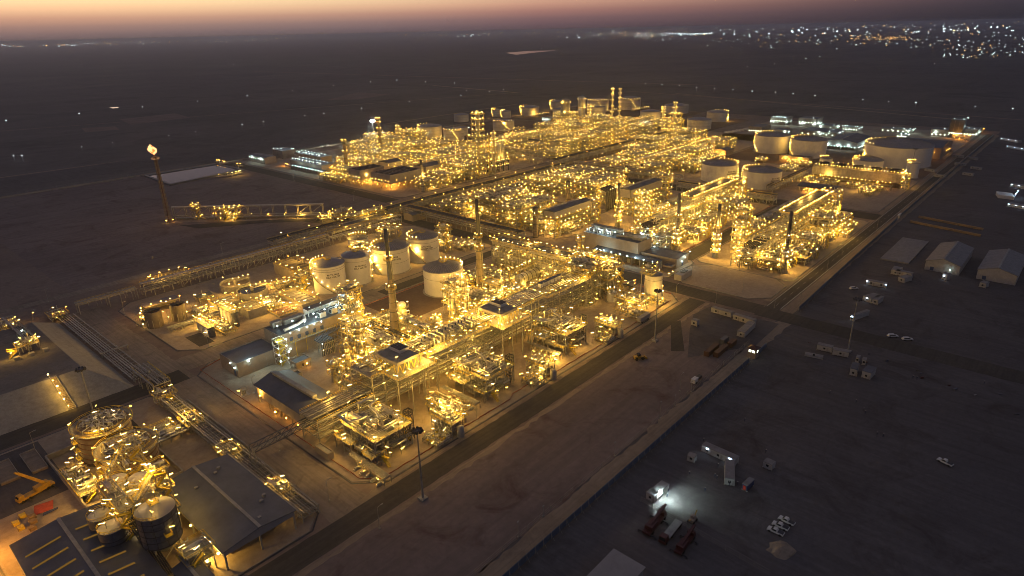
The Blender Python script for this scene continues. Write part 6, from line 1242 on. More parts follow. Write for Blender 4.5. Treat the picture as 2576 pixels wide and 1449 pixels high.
# ------------------------------------------------------------ far tank farms
FT = [(676, 771, 18.4, 17, 1, 'with lamps curling over its left rim, nearest the perimeter track'), (680, 722, 15.5, 15, 2, 'half hidden by the huge reactor structure'), (835, 865, 13, 12, 0, 'behind the first lamp-curled tank'), (925, 862, 9, 12, 1, 'small, left of a pair by the perimeter'), (916, 830, 9, 12, 1, 'small, right of a pair by the perimeter'), (800, 731, 17.5, 14, 2, 'with a lit foot, in front of the small pair'), (720, 745, 9, 12, 0, 'small and dim beside the reactor structure'), (972, 820, 18, 15, 1, 'lit around its foot, right of the small pair'), (1070, 828, 16.5, 16, 1, 'with a stair of lamps up its side'), (968, 745, 12.5, 16, 0, 'shadowed, behind the cylinder tower'), (1092, 748, 21, 21, 2, 'large, left of the two thin towers'), (1000, 684, 13.5, 20, 1, 'in front of the large left one by the thin towers'), (1152, 712, 21, 20, 2, 'large, right of the two thin towers'), (1027, 593, 17.5, 15, 0, 'brown-banded, right of the thin towers'), (1144, 606, 22, 14, 0, 'wide and dark at the back right'), (978, 477, 18.5, 14.5, 0, 'brown-banded on the right edge of the far farm'), (1078, 494, 17.5, 15, 1, 'ringed by lamps on its right side at the far corner')]
for i, (x, y, r, h, st, w_) in enumerate(FT):
    stv = (2.9, 2.1) if st == 1 else ((4.3, 3.7) if st == 2 else None)
    if i == 16: stv = (4.9, 5.9)
    tank('far storage tank ' + w_, x, y, r, h, .16 if i != 12 else .24, 0, stv, nl=7, far=True, m='tankf', raillamps=8 if st else 0, rings=(.35, .65, .9), gantry=False, base=False)
    t = None
for k, (x0, x1, y0, y1) in enumerate([(655, 700, 740, 746), (775, 825, 706, 710), (950, 1000, 795, 799), (1060, 1120, 720, 724), (1120, 1180, 684, 688), (1000, 1050, 568, 572)]):
    rack('low lamp-lined pipe track ' + ['beside the first lamp-curled tank', 'below the tank with the lit rim wall', 'right of the small pair', 'left of the thin towers', 'right of the thin towers', 'below the brown-banded tank'][k], x0, x1, y0, y1, [2], 250 + k, far=True, lampd=5, npipe=3, walkway=False, rail=False, bay=12)
# ------------------------------------------------------------ top process blocks
TB = ' in the top block'
for (x, y, yt, r, lab, s) in [(795, 520, 220, 1.0, 'taller of the two thin lamp-dotted towers', 1), (900, 575, 222, 1.0, 'shorter of the two thin lamp-dotted towers, on the right', 2), (913, 505, 268, 2.2, 'ringed tower before the brown-banded tank', 3), (868, 610, 262, 1.9, 'slender ringed tower left of the centre', 5)]:
    tower(lab + TB, x, y, r, HZ(x, y, yt), 9, 260 + s, far=True, lampn=4, top=False)
xs('pointed spire-like structure on the right' + TB, 845, 858, 446, 460, [6, 12, 18, 24, 30, 36], 270, lampd=3.2, dens=.6, ves=.6); tower('ringed spire column on the right' + TB, 851, 453, 2.0, HZ(851, 453, 255), 7, 271, far=True, lampn=4, top=False)
xs('broad round-looking drum frame ringed by four tiers of lamps' + TB, 905, 940, 684, 712, [5, 10, 15], 272, lampd=3.2, dens=.8); tower('fat dark cylinder tower above the tiered drum frame' + TB, 925, 700, 8, 38, 2, 273, far=True, lampn=7, top=False, m='pipe2')
t = tower('fat pale cylinder tower behind the tiered drum frame' + TB, 1000, 720, 7, 36, 2, 274, far=True, lampn=8, top=False, m='vessel')
TBs = [(655, 690, 600, 625, [6, 12]), (700, 740, 610, 640, [6, 12]), (650, 676, 540, 560, [5, 10]), (680, 700, 505, 525, [5, 10, 15]), (706, 728, 498, 520, [6, 12, 18]), (740, 775, 560, 590, [5, 10]), (740, 770, 500, 530, [6, 12, 18]), (780, 812, 505, 540, [6, 12, 18, 24]), (780, 815, 560, 600, [6, 12, 18]), (820, 850, 510, 545, [6, 12]), (825, 860, 560, 600, [6, 12, 18, 24]), (780, 820, 620, 650, [5, 10, 15]), (840, 880, 620, 660, [6, 12]), (870, 900, 560, 600, [6, 12, 18]), (870, 905, 510, 540, [6, 12]), (640, 672, 500, 520, [4, 8]), (915, 950, 560, 600, [6, 12]), (900, 940, 620, 650, [6, 12]), (955, 990, 510, 545, [5, 10]), (700, 730, 540, 560, [4, 8]), (940, 975, 640, 670, [5, 10])]
TBw = ['long left rack block', 'second left rack block', 'low lit yard by the white box', 'three-deck frame by the larger white box', 'dense four-square tower frame', 'mid decks left of centre', 'three-deck frame in front of the tall thin tower', 'four-deck frame around the tall thin tower', 'three-deck frame behind the tall thin tower', 'two-deck frame right of the tall thin tower', 'tall lamp-dense frame in the centre', 'three-deck frame under the slender tower', 'two-deck frame behind the centre', 'three-deck frame around the shorter thin tower', 'two-deck frame beside the ringed tower', 'low lit yard at the front corner', 'two-deck frame behind the ringed tower', 'two-deck frame at the back left', 'low decks by the brown-banded tank', 'low lit decks between the white boxes', 'low decks at the back of the centre']
for i, ((x0, x1, y0, y1, lv), w_) in enumerate(zip(TBs, TBw)): xs(w_ + TB, x0, x1, y0, y1, lv, 280 + i, dens=.9, lampd=4.6)
rack('long high lamp-lined rack on the left' + TB, 650, 880, 592, 600, [6, 12, 16], 310, far=True, lampd=4.6, npipe=8, bay=9)
rack('long high lamp-lined rack through the middle' + TB, 700, 960, 548, 556, [6, 12, 16], 311, far=True, lampd=4.6, npipe=8, bay=9)
rack('second low lamp-lined rack on the left' + TB, 650, 850, 608, 614, [6, 10], 312, far=True, lampd=5, npipe=6, bay=9)
for k, (x0, x1, y0, y1, h, z0) in enumerate([(697, 703, 571, 592, 9, 3), (680, 704, 530, 540, 13, 4), (767, 776, 467, 490, 9, 3), (900, 950, 712, 732, 8, 0)]):
    t = bldg(['small white box house with dark roof' + TB, 'larger white box house with dark roof' + TB, 'pale box house glowing yellow underneath' + TB, 'dark flat substation with white-lit end before the tanks' + TB][k], x0, x1, y0, y1, h, 'wallg' if k < 3 else 'wallb', 'blue', gable=1 if k < 3 else None, name='box_house' if k < 3 else 'substation', z0=z0, panel=0)
    if k == 3: t.lamps([(898, 714 + 3 * i, 4) for i in range(6)] + [(905 + 7 * i, 711, 8) for i in range(7)], 'cool', 'far')
    else: b = MB(); [b.cb(x, y, 0, .5, .5, z0) for x in (x0 + .5, x1 - .5) for y in (y0 + .5, y1 - .5)]; t.part('leg', b, M['steel']); t.lamps([(x0 - 1, y0 + (y1 - y0) * i / 4, 1) for i in range(5)], 'amber' if k == 2 else 'warm', 'far')
    t.done()
wsub('small blue-white lit substation between racks in the top block', 930, 950, 545, 556, 7, roofn=4, wall='acw')
# ------------------------------------------------------------ rack blocks behind the raw water tanks
RB = ' behind the raw water tanks'
RS = [(620, 650, 345, 372, [5, 10]), (622, 655, 400, 430, [4, 8]), (660, 700, 345, 372, [6, 12]), (664, 700, 392, 425, [5, 10]), (710, 750, 345, 372, [5, 10, 14]), (705, 745, 415, 445, [5, 10]), (660, 740, 325, 340, [5, 9]), (780, 815, 395, 425, [6, 12]), (820, 850, 360, 385, [5, 10]), (780, 810, 440, 480, [5, 10]), (820, 845, 400, 440, [6, 12, 18]), (865, 900, 440, 480, [5, 10])]
RW = ['two-deck frame at the front left', 'low decks on the far left', 'two-deck frame in the middle', 'second-row two-deck frame', 'three-deck frame at the back', 'second-row frame at the back', 'long bright narrow deck row', 'two-deck frame beside the spire', 'lit decks near the twin silos', 'two-deck frame left of the spire', 'tall frame at the foot of the spire', 'low decks right of the yard street']
for i, ((x0, x1, y0, y1, lv), w_) in enumerate(zip(RS, RW)): xs(w_ + RB, x0, x1, y0, y1, lv, 320 + i, dens=1.1, lampd=3.9)
rack('long lamp-lined rack with pipe rows' + RB, 618, 760, 376, 386, [5, 9, 13], 340, far=True, lampd=4.6, npipe=8, bay=8); rack('second long lamp-lined rack' + RB, 775, 860, 388, 396, [5, 10], 341, far=True, lampd=4.6, npipe=8, bay=8)
stack('slim stack with a bright collar at the left' + RB, 614, 361, 1.5, 1.2, 14, .95, (.6,), lampn=4, far=True, m='steel'); mast('unlit high floodlight mast among racks at the yard street', 634, 452, 27)
tower('left of two white twin silos' + RB, 768, 366, 2.6, 15, 0, 342, far=True, lampn=0, top=False, m='tankf', name='silo', cat='silo'); tower('right and taller of two white twin silos' + RB, 776, 358, 2.4, 20, 1, 343, far=True, lampn=2, top=False, m='tankf', name='silo', cat='silo')
t = polelamp('single amber street lamp by the twin silos', 782, 348, 17, None, 1, 'amber')
t = bldg('brown shed with a dark gabled roof and amber-lit front right of the twin silos', 776, 798, 340, 356, 7, 'wallb', 'blue', gable=1.5); t.lamps([(774, 340 + 2 * i, .5) for i in range(8)], 'amber', 'far'); t.done()
# ------------------------------------------------------------ right block: water tanks, cooling tower, sheds
tank('left of two raw water tanks with faint lettering and ribbed roofs', 648, 289, 18.2, 17.5, .2, 44, (5.0, 5.7), text=['31-TK-001A', 'RAW WATER'], tang=FC + .25, tsize=2.0, nl=8, raillamps=10, rings=(), tz=.62)
tank('raw water tank with faint lettering, the right one, lamps curling down its left side', 645, 243, 18.2, 16.5, .2, 44, (2.5, 1.6), text=['31-TK-001B', 'RAW WATER'], tang=FC + .25, tsize=2.0, nl=10, raillamps=12, rings=(), tz=.62)
tank('big white tank with a lamp-dotted stair down its left side, the left of two', 842, 310, 20.5, 21, .17, 44, (2.6, 1.4), nl=14, raillamps=12, rings=())
tank('big white tank with a lamp-dotted stair down its left side, the right of two', 836, 263, 20.5, 20.5, .17, 44, (2.6, 1.4), nl=12, raillamps=10, rings=())
tank('largest tank of all, a huge grey dome at the right edge behind the cooling tower', 845, 168, 34, 22, .2, 72, (2.2, 1.5), nl=5, raillamps=12, rings=())
tank('middle-sized grey-roofed tank between the cooling tower and the largest tank', 780, 181, 14.5, 13, .22, 40, (2.4, 1.7), nl=3, raillamps=8, rings=())
tank('small open-looking tank left of the middle-sized grey-roofed tank', 772, 222, 6.5, 11, .15, 20, None, nl=0, raillamps=8, rings=(), gantry=False)
tank('tall narrow white tank ringed by lamps at the right end of the cooling tower', 772, 137, 6, 15.5, .08, 0, None, nl=0, raillamps=8, rings=(), gantry=False)
x0, x1, y0, y1 = 710, 727, 134, 216; t = T('cooling_tower', 'long cooling tower with five fan cylinders and rows of lamps along its edges', 'cooling tower', 718, 175, .16)
b = MB(); b.box(x0 + .8, x1, y0, y1, 4.5, 13.5); t.part('body', b, M['conc']); b = MB(); b.box(x0 + 1.6, x1 - .5, y0 + .5, y1 - .5, .1, 4.5); [b.box(x0 - 1, x0 + .8, y0, y1, 1 + .9 * i, 1.2 + .9 * i) for i in range(5)]; t.part('louvre', b, M['stackm']); b = MB(); [b.box(x0 + .5, x0 + .8, y0 + i * 4.1, y0 + .4 + i * 4.1, 0, 13.5) for i in range(21)]; t.part('rib', b, M['steel'])
for i in range(5): b = MB(); yy = y0 + 8.2 + 16.4 * i; b.lathe(x0 + 9, yy, [(5.4, 13.5), (4.8, 15), (5.2, 16.4), (4.9, 16.4), (4.5, 15), (4.9, 13.6)], 24); f_ = t.part('fan_cylinder', b, M['dark']); b = MB(); [b.beam((x0 + 9 - 4.4 * math.cos(a), yy - 4.4 * math.sin(a), 14.8), (x0 + 9 + 4.4 * math.cos(a), yy + 4.4 * math.sin(a), 14.8), .5, .1) for a in (0, .8, 1.6, 2.4)]; t.part('fan', b, M['grey'], parent=f_)
b = MB(); b.rail([(x0 + .5, y0, 13.5), (x1, y0, 13.5), (x1, y1, 13.5), (x0 + .5, y1, 13.5)], 1.1, .14, 3, True); t.part('handrail', b, M['yellow'])
t.lamps([(x0 + .6, y0 + 1 + 2.9 * i, 13.5) for i in range(28)] + [(x1, y0 + 3 + 5 * i, 13.5) for i in range(16)] + [(x0 - 2.5, y0 + 8 + 3.6 * i, 3.4) for i in range(19)] + [(x0 + 2 * i, y0 - .5, 13.5) for i in range(8)] + [(x0 + 3 * i, y0 - 1, 5) for i in range(5)] + [(x0 + 3 * i, y0 - 1, 9) for i in range(3)], 'warm', 'far'); t.done()
stairs_ = 0
xs('stair tower at the right end of the cooling tower', 708, 713, 128, 133, [4.5, 9, 13.5], 350, lampd=3, dens=.1, ves=.3)
for k, (x, y, w, d_, l_) in enumerate([(690, 200, 10, 30, 'left part of the pump row in front of the cooling tower'), (690, 160, 8, 30, 'right part of the pump row in front of the cooling tower'), (674, 206, 10, 14, 'small tank stand left of the arched blue shed'), (668, 150, 14, 4, 'bright lamp-lined pump bridge nearest the two-lane road'), (676, 158, 12, 3, 'second bright pump bridge by the two-lane road'), (768, 292, 14, 10, 'lit pump yard between the raw water tanks and the big white tanks'), (772, 250, 10, 24, 'bright pump row in front of the brown pump house'), (740, 250, 20, 12, 'lit pump yard right of the raw water tanks'), (700, 262, 26, 10, 'long lit yard between raw water tank and cooling tower')]):
    structure(l_, x - w / 2, x + w / 2, y - d_ / 2, y + d_ / 2, [2.6], 352 + k, far=True, lampd=2.8 if k in (3, 4) else 3.8, dens=1.2, ves=1.6, stair=False, deckf=.4)
rack('dark trestle rack carrying big pipes toward the cooling tower', 620, 720, 222, 228, [4, 7], 365, far=True, lampd=30, npipe=5, walkway=False, dark=True, bay=9)
rack('elevated blue-grey walkway rack in front of the cooling tower', 694, 698, 138, 214, [5], 366, axis='y', far=True, lampd=13, npipe=3, walkway=False, bay=9, kind='amber')
t = T('arched_shed', 'arched dark blue roof shed with amber-lit wall in front of the cooling tower', 'shed', 651, 190, .16); b = MB(); P = [(649 + 9 - 9 * math.cos(a * PI / 8), 5 + 2.2 * math.sin(a * PI / 8)) for a in range(9)]
b.add([(x - 4, 173, z) for x, z in P] + [(x - 4, 208, z) for x, z in P] + [(x - 4, 173, z - .3) for x, z in P] + [(x - 4, 208, z - .3) for x, z in P], [(i, i + 1, 10 + i, 9 + i) for i in range(8)] + [(18 + i, 27 + i, 28 + i, 19 + i) for i in range(8)] + [(0, 9, 27, 18), (8, 26, 35, 17)] + [(i, 18 + i, 19 + i, i + 1) for i in range(8)] + [(9 + i, 10 + i, 28 + i, 27 + i) for i in range(8)]); t.part('roof', b, M['blue'])
b = MB(); b.box(648, 648.4, 174, 190, 0, 4.8); [b.cb(646, 174 + 8 * i, 0, .4, .4, 5) for i in range(5)]; t.part('wall', b, M['conc']); b = MB(); [b.cb(653, 178 + 6 * i, .1, 4, 3, 2.4) for i in range(5)]; t.part('machine', b, M['grey']); t.lamps([(645.5, 176 + 5 * i, .3) for i in range(6)] + [(650, 192 + 3 * i, .3) for i in range(4)], 'amber', 'far'); t.done()
t = bldg('brown flat pump house with blue roof and bright lamps below the big white tanks', 784, 796, 244, 278, 6.5, 'wallb', 'blue'); t.lamps([(782.5, 246 + 4 * i, 2) for i in range(8)], 'amber', 'far'); t.done()
t = bldg('long warehouse with dark roof and white-lit open side behind the big white tanks', 896, 960, 224, 262, 11, 'wallg', 'blue', gable=3, name='warehouse', z0=5); b = MB(); [b.cb(x, y, 0, .6, .6, 5) for x in (896.5, 917, 938, 959.5) for y in (224.5, 243, 261.5)]; t.part('column', b, M['white']); t.lamps([(895, 226 + 4 * i, 3) for i in range(9)] + [(898 + 5 * i, 222.5, 3) for i in range(12)], 'cool', 'far'); t.done()
t = bldg('wide dark-roofed warehouse with two amber lamps on its end behind the largest tank', 896, 962, 134, 200, 13, 'wallb', 'blue', gable=3.5, name='warehouse'); t.lamps([(894, 140, 6), (894, 148, 6), (920, 132.5, 5), (930, 132.5, 5), (940, 132.5, 5)], 'amber', 'far'); t.done()
for k, (x0, x1, y0, y1, h, l_, n, kd) in enumerate([(1060, 1085, 300, 322, 7, 'low office with lit windows left of the tower block', 10, 'cool'), (1085, 1110, 150, 180, 9, 'low wing left of the dark tower block', 6, 'cool'), (1080, 1096, 142, 158, 24, 'dark tower block with white lamps on its roof at the plant entrance', 6, 'cool'), (1110, 1140, 128, 148, 9, 'wing with lit windows right of the dark tower block', 8, 'cool'), (1080, 1110, 380, 404, 11, 'blue-white lit workshop, leftmost of the row at the far top', 22, 'cool'), (1085, 1118, 335, 362, 12, 'pale workshop with a bright doorway at the far top', 16, 'cool'), (1070, 1090, 270, 292, 6, 'white-lit canteen block in the far top row', 12, 'cool'), (1090, 1110, 205, 245, 5, 'long low office with blue-lit windows in the far top row', 12, 'cool'), (980, 1000, 340, 360, 7, 'dark hall behind the big white tanks', 4, 'cool'), (1000, 1040, 280, 330, 6, 'long dark store with a grey roof in the far top row', 8, 'cool'), (985, 1020, 380, 400, 8, 'dark box building left of the far workshops', 0, 'cool'), (1040, 1060, 200, 212, 5, 'small lit pavilion before the tower block', 8, 'cool')]):
    t = bldg(l_, x0, x1, y0, y1, h, 'wallb' if k != 2 else 'dark', 'blue', name='office_building' if k < 4 else 'workshop', wins=[('x', y0 + (y1 - y0) * (i + .5) / 6, 2 + (4 if h > 10 else 0), 1.6, 1.2) for i in range(6)], litwin=True); r_ = random.Random(k); t.lamps([(x0 - 1, r_.uniform(y0, y1), r_.choice([2.5, h])) if i % 3 else (r_.uniform(x0, x1), y0 - 1, h if k == 2 else 3) for i in range(n)], kd, 'far'); t.done()
structure('orange-lit gate canopy beside the tower block', 1065, 1075, 132, 150, [4], 370, far=True, kind='amber', lampd=5, stair=False, ves=.2, dens=.1); structure('three-lamp amber canopy at the far right corner of the plant', 1150, 1158, 128, 140, [4], 371, far=True, kind='amber', lampd=6, stair=False, ves=.2, dens=.1)
b = MB(); [b.cb(955 + i * 9, 420 - 2 * i, 0, 3, 7, 2.6) for i in range(6)]; t = T('tanker_row', 'row of white tankers parked left of the far workshops', 'tankers', 960, 415); t.part('body', b, M['white'])
b = MB(); b.box(852, 858, 272, 294, .2, 4); tag(single('red_pipe_stand', b, M['truckr']), 'dark red pipe stand between the two big white tanks', 'pipe stand')
# ------------------------------------------------------------ gravel mound, its pads and the dryer plant at the lower left
t = T('wellhead_deck', 'small yellow lamp-ringed valve platform standing on top of the gravel mound', 'valve platform', 55, 371, 8)
b = MB(); b.box(50.5, 60, 367.5, 374, 12, 12.12); t.part('deck', b, M['deck']); b = MB(); b.rail([(50.5, 367.5, 12.1), (60, 367.5, 12.1), (60, 374, 12.1), (50.5, 374, 12.1)], 1.1, .1, 2, True); stairs(b, 46.5, 368, 8, 12, 1, 0, 4); t.part('handrail', b, M['yellow']); b = MB(); [b.cb(x, y, 8, .3, .3, 4) for x in (51, 55, 59.6) for y in (368, 373.6)]; [b.cb(x, 364.5, 8, 2.2, 2.2, 1.4) for x in (49, 55, 61)]; t.part('leg', b, M['conc']); b = MB(); rpipes(b, 51, 60, 368, 374, [12], 16, (.1, .25), 5); t.part('piping', b, M['pipe'])
t.lamps([(50.6, 370, 12.1), (54, 374, 12.1), (60, 373, 12.1), (60, 369, 12.1), (57, 367.5, 12.1), (52, 367.5, 12.1), (48, 367, 9)], every=4); t.done()
rack('narrow pipe bridge over the mound from its small valve platform to the left edge', 57, 61, 375, 424, [10.4], 400, axis='y', bay=8, npipe=4, lampd=0, walkway=False, rail=False)
structure('lit pipe landing at the left edge beyond the mound', 52, 62, 424, 436, [3.5], 401, dens=1.2, lampd=4, stair=False); structure('small bright corner platform where the street pipeway meets the mound', 78, 86, 424, 432, [3.2], 402, dens=1.2, lampd=5, stair=False)
for i, (px, py) in enumerate([(85, 803), (35, 818), (135, 806), (160, 800)]): x, y = G(px, py); polelamp('glaring amber lamp beyond the mound, ' + NTH[i] + ' from ' + ['the left landing', 'the left edge', 'the corner platform', 'the pipeway head'][i], x, y, 4, 'amber lamps along the track beyond the mound', .3, 'amber')
t = T('tilted_manhole', 'lone lamp over a small valve box on the mound top', 'valve box', 66.5 - 5, 392, 8); b = MB(); b.cb(60, 392, 8, 2, 2, 1.6); t.part('box', b, M['dark']); t.lamps([(59, 394, 9)], 'cool', 'far')
t = T('slope_stair', 'straight flight of stairs with lamps cut into the near slope of the mound', 'stairs', 55, 320); b = MB(); [b.cb(54.6, 330 - i * 1.05, 8 - i * .4 - .4, 1.9, 1.1, .5) for i in range(20)]; t.part('tread', b, M['track']); b = MB(); [b.beam((x, 330, 8.6), (x, 309, .6), .2, .5) for x in (53.4, 55.8)]; t.part('stringer', b, M['steel']); t.lamps([(53.5, 330.5 - i * 4.2, 8 - i * 1.6) for i in range(6)], 'warm', 'far', every=2)
for i in range(26):
    x, y = rnd.uniform(-10, 62), rnd.uniform(336, 405); b = MB(); b.lathe(0, 0, [(.5, 0), (.6, .4), (.3, .8), (0, .9)], 8); single('vent_cap', b, M['dark'], 'little dark vent cap poking out of the mound top', 'vent cap', 'vent caps on the mound top', o=(round(x, 1), round(y, 1), 8.02))
t = rack('sunken street pipeway of parallel pipes between the mound and the street', 81.5, 89.5, 313, 424, [1.3], 403, axis='y', npipe=7, lampd=0, walkway=False, rail=False, bay=4)
t = T('pipe_crossing', 'small bridge of pipes crossing over the sunken pipeway', 'pipe crossing', 86, 352); b = MB(); [b.pipe([(80, 352 + k, 2.6), (93, 352 + k, 2.6)], .25) for k in (0, .8)]; [b.cb(x, 352.4, 0, .3, 1.5, 2.6) for x in (80.5, 92.5)]; t.part('piping', b, M['steel'])
rack('raised trestle lifting pipes over the side road between the mound and the dryer plant', 81.5, 88.5, 287, 312, [7.5], 404, axis='y', npipe=6, lampd=0, walkway=False, bay=8, brace=.8)
structure('small yellow lamp-ringed step-down platform at the foot of the raised trestle', 80, 87, 280, 286.5, [4.6], 405, dens=1.2, lampd=3.4)
rack('long open pipe sleeper rack running down beside the blue hall and the street', 81, 87, 168, 279, [1.8, 4], 406, axis='y', npipe=6, lampd=0, walkway=False, rail=False, bay=3)
b = MB(); b.pipe([(90, 276, .6), (90, 218, .6), (88.6, 216, .6), (88.6, 205, .6)], .5, 8); tag(single('cable_trench', b, M['conc']), 'pale concrete trough running beside the sleeper rack and the street', 'trough')
for i, (y, l_) in enumerate([(253, 'near the twin yellow-rimmed tanks'), (221, 'at the far corner of the blue hall'), (186, 'beside the near part of the blue hall')]):
    structure('small lamp-lit valve platform astride the sleeper rack ' + l_, 79.5, 84.5, y - 4, y + 4, [3.8], 407 + i, dens=1.4, lampd=2.8, stair=False)
rack('branch pipe rack from the sleeper rack to the twin yellow-rimmed tanks', 64, 80, 249, 255, [2.6], 411, npipe=8, lampd=6, walkway=False, rail=False, bay=4); structure('lit valve cluster between the branch rack and the big yellow-rimmed tanks', 65, 76, 256, 262, [2.4], 412, dens=1.6, lampd=3, stair=False, ves=2)
for k, (x, y, r, h, l_) in enumerate([(53.5, 261, 9.4, 13.4, 'farther of two fat brown tanks crowned with yellow railings and pipework'), (54.5, 239.5, 9.4, 12.4, 'nearer of two fat brown tanks crowned with yellow railings and pipework')]):
    t = T('process_tank', l_, 'process tank', x, y, .16); b = MB(); b.lathe(x, y, [(r, 0), (r, h), (.05, h + .5)], 44); t.part('shell', b, M['stackm'], smooth=False); b = MB(); [b.lathe(x, y, [(r, 2.2 * i + 1), (r + .12, 2.2 * i + 1.05), (r + .12, 2.2 * i + 1.3), (r, 2.2 * i + 1.35)], 44) for i in range(6)]; t.part('hoop', b, M['brown'])
    b = MB(); b.lathe(x, y, [(r, h), (r + 1.2, h), (r + 1.2, h + .15), (r, h + .15)], 40); t.part('ring_walkway', b, M['deck']); b = MB(); b.ring(x, y, h + .1, r + 1.2, 28, 1.2, .12); b.ring(x, y, h + .4, r - 1.3, 20, .8, .08); t.part('handrail', b, M['yellow'])
    b = MB(); r_ = random.Random(k + 5)
    for i in range(60): a = r_.uniform(0, 6.28); q = r_.uniform(.5, r - .8); a2 = a + r_.uniform(-1, 1); q2 = r_.uniform(.5, r - .8); zz = h + r_.uniform(.8, 1.6); b.pipe([(x + q * math.cos(a), y + q * math.sin(a), h + .3), (x + q * math.cos(a), y + q * math.sin(a), zz), (x + q2 * math.cos(a2), y + q2 * math.sin(a2), zz), (x + q2 * math.cos(a2), y + q2 * math.sin(a2), h + .3)], r_.uniform(.1, .25), 6)
    for i in range(5): a = i * 1.26; b.cyl((x + 4.6 * math.cos(a), y + 4.6 * math.sin(a), h + .3), (x + 4.6 * math.cos(a), y + 4.6 * math.sin(a), h + 1.8), .7, 8)
    t.part('piping', b, M['pipe']); b = MB(); [b.rail([(x - r - .6, y - 2 + i, z), (x - r - .6, y + 1, z)], 1, .1) for i, z in enumerate((3, 6.5, 10))]; [b.box(x - r - 1.6, x - r, y - 2, y + 1.5, z, z + .1) for z in (3, 6.5, 10)]; t.part('side_landing', b, M['yellow'])
    t.lamps([(x + (r + 1) * math.cos(a * .7), y + (r + 1) * math.sin(a * .7), h + .2) for a in range(0, 9, 2)] + [(x + 5 * math.cos(a * 1.5), y + 5 * math.sin(a * 1.5), h + .6) for a in range(2)] + [(x - r - 1.4, y - 1, z) for z in (3, 6.5, 10)] + [(x - r - 2, y + 3, .2), (x - r - 3, y - 4, .2)]); t.done()
structure('brass-lit pipework apron left of the two fat brown tanks', 36.5, 42, 236, 256, [3], 413, dens=2, lampd=4, ves=2)
b = MB(); [b.beam(p, q, .5, 2.4) for p, q in (((35.5, 274, 1.2), (66, 275, 1.2)), ((35.5, 274, 1.2), (36, 226, 1.2)), ((66, 247, 1.2), (66, 224, 1.2)), ((66, 224, 1.2), (56, 224, 1.2)))]; tag(single('bund_wall', b, M['conc']), 'low concrete bund wall around the two fat brown tanks', 'bund wall')
# silos, conveyors and their lattice
for k, (x, y, r, h, l_) in enumerate([(43.5, 214.5, 3.3, 16.5, 'far left'), (48.5, 210, 3.3, 16.5, 'middle'), (44, 204, 2.6, 16, 'near left, under a yellow manhole deck'), (48.6, 202, 2.6, 16.2, 'near right, under the sloping walkway')]):
    t = T('silo', 'pale cone-topped silo in the tight cluster of four, ' + l_, 'silo', x, y, .16); b = MB(); b.lathe(x, y, [(r * .3, 3), (r, 5.5), (r, h), (r * .35, h + 1.1), (0, h + 1.3)], 28); t.part('shell', b, M['tankf'], smooth=False); b = MB(); b.ring(x, y, h, r, 14, 1.1, .1); t.part('handrail', b, M['yellow']); b = MB(); [b.cb(x + r * .85 * math.cos(a), y + r * .85 * math.sin(a), 0, .35, .35, 6) for a in (.8, 2.4, 3.9, 5.5)]; t.part('leg', b, M['grey'])
    t.lamps([(x + (r - .3) * math.cos(a), y + (r - .3) * math.sin(a), h + .1) for a in (1.8,)])
t = T('silo', 'biggest ribbed grey-blue silo with a cone top and side landing beside the blue hall', 'silo', 45, 186.5, .16); x, y, r, h = 45, 186.5, 5.6, 19; b = MB(); b.lathe(x, y, [(1.6, 4), (r, 8), (r, h)], 36); t.part('shell', b, M['contb'], smooth=False); b = MB(); b.lathe(x, y, [(r, h), (1.2, h + 1.9), (0, h + 2)], 32); t.part('cone_roof', b, M['wallg'], smooth=False)
b = MB(); [b.lathe(x, y, [(r, z), (r + .1, z), (r + .1, z + .2), (r, z + .2)], 36) for z in (8.2, 10.4, 12.6, 14.8, 17)]; [b.beam((x + (r + .06) * math.cos(a * .52), y + (r + .06) * math.sin(a * .52), 8), (x + (r + .06) * math.cos(a * .52), y + (r + .06) * math.sin(a * .52), h), .14) for a in range(12)]; t.part('rib', b, M['dark']); b = MB(); [b.cb(x + r * .9 * math.cos(a), y + r * .9 * math.sin(a), 0, .5, .5, 9) for a in (.8, 2.4, 3.9, 5.5)]; [b.beam((x + r * .9 * math.cos(a), y + r * .9 * math.sin(a), 1), (x + r * .9 * math.cos(a + 1.57), y + r * .9 * math.sin(a + 1.57), 8), .25) for a in (.8, 2.4, 3.9, 5.5)]; t.part('leg', b, M['grey'])
b = MB(); b.ring(x, y, h, r + .1, 18, 1.1, .1, 1.6, 4.4); b.box(x - 1.3, x + 1.3, y - 1, y + 1.6, h + 2, h + 2.1); b.rail([(x - 1.3, y - 1, h + 2), (x + 1.3, y - 1, h + 2), (x + 1.3, y + 1.6, h + 2), (x - 1.3, y + 1.6, h + 2)], 1.1, .1, 2, True); b.box(x - .8, x + 1.2, y - r - 1.5, y - r, 12.4, 12.5); b.rail([(x - .8, y - r, 12.5), (x - .8, y - r - 1.5, 12.5), (x + 1.2, y - r - 1.5, 12.5), (x + 1.2, y - r, 12.5)], 1.1, .1, 2); t.part('handrail', b, M['yellow'])
t.lamps([(x - 1, y - 1, h + 2), (x + 1.2, y + 1.5, h + 2), (x - 4, y + 2, h + .2), (x + 1, y - r - .4, 12.4), (x - 2, y - 3.5, h + .2)]); t.done()
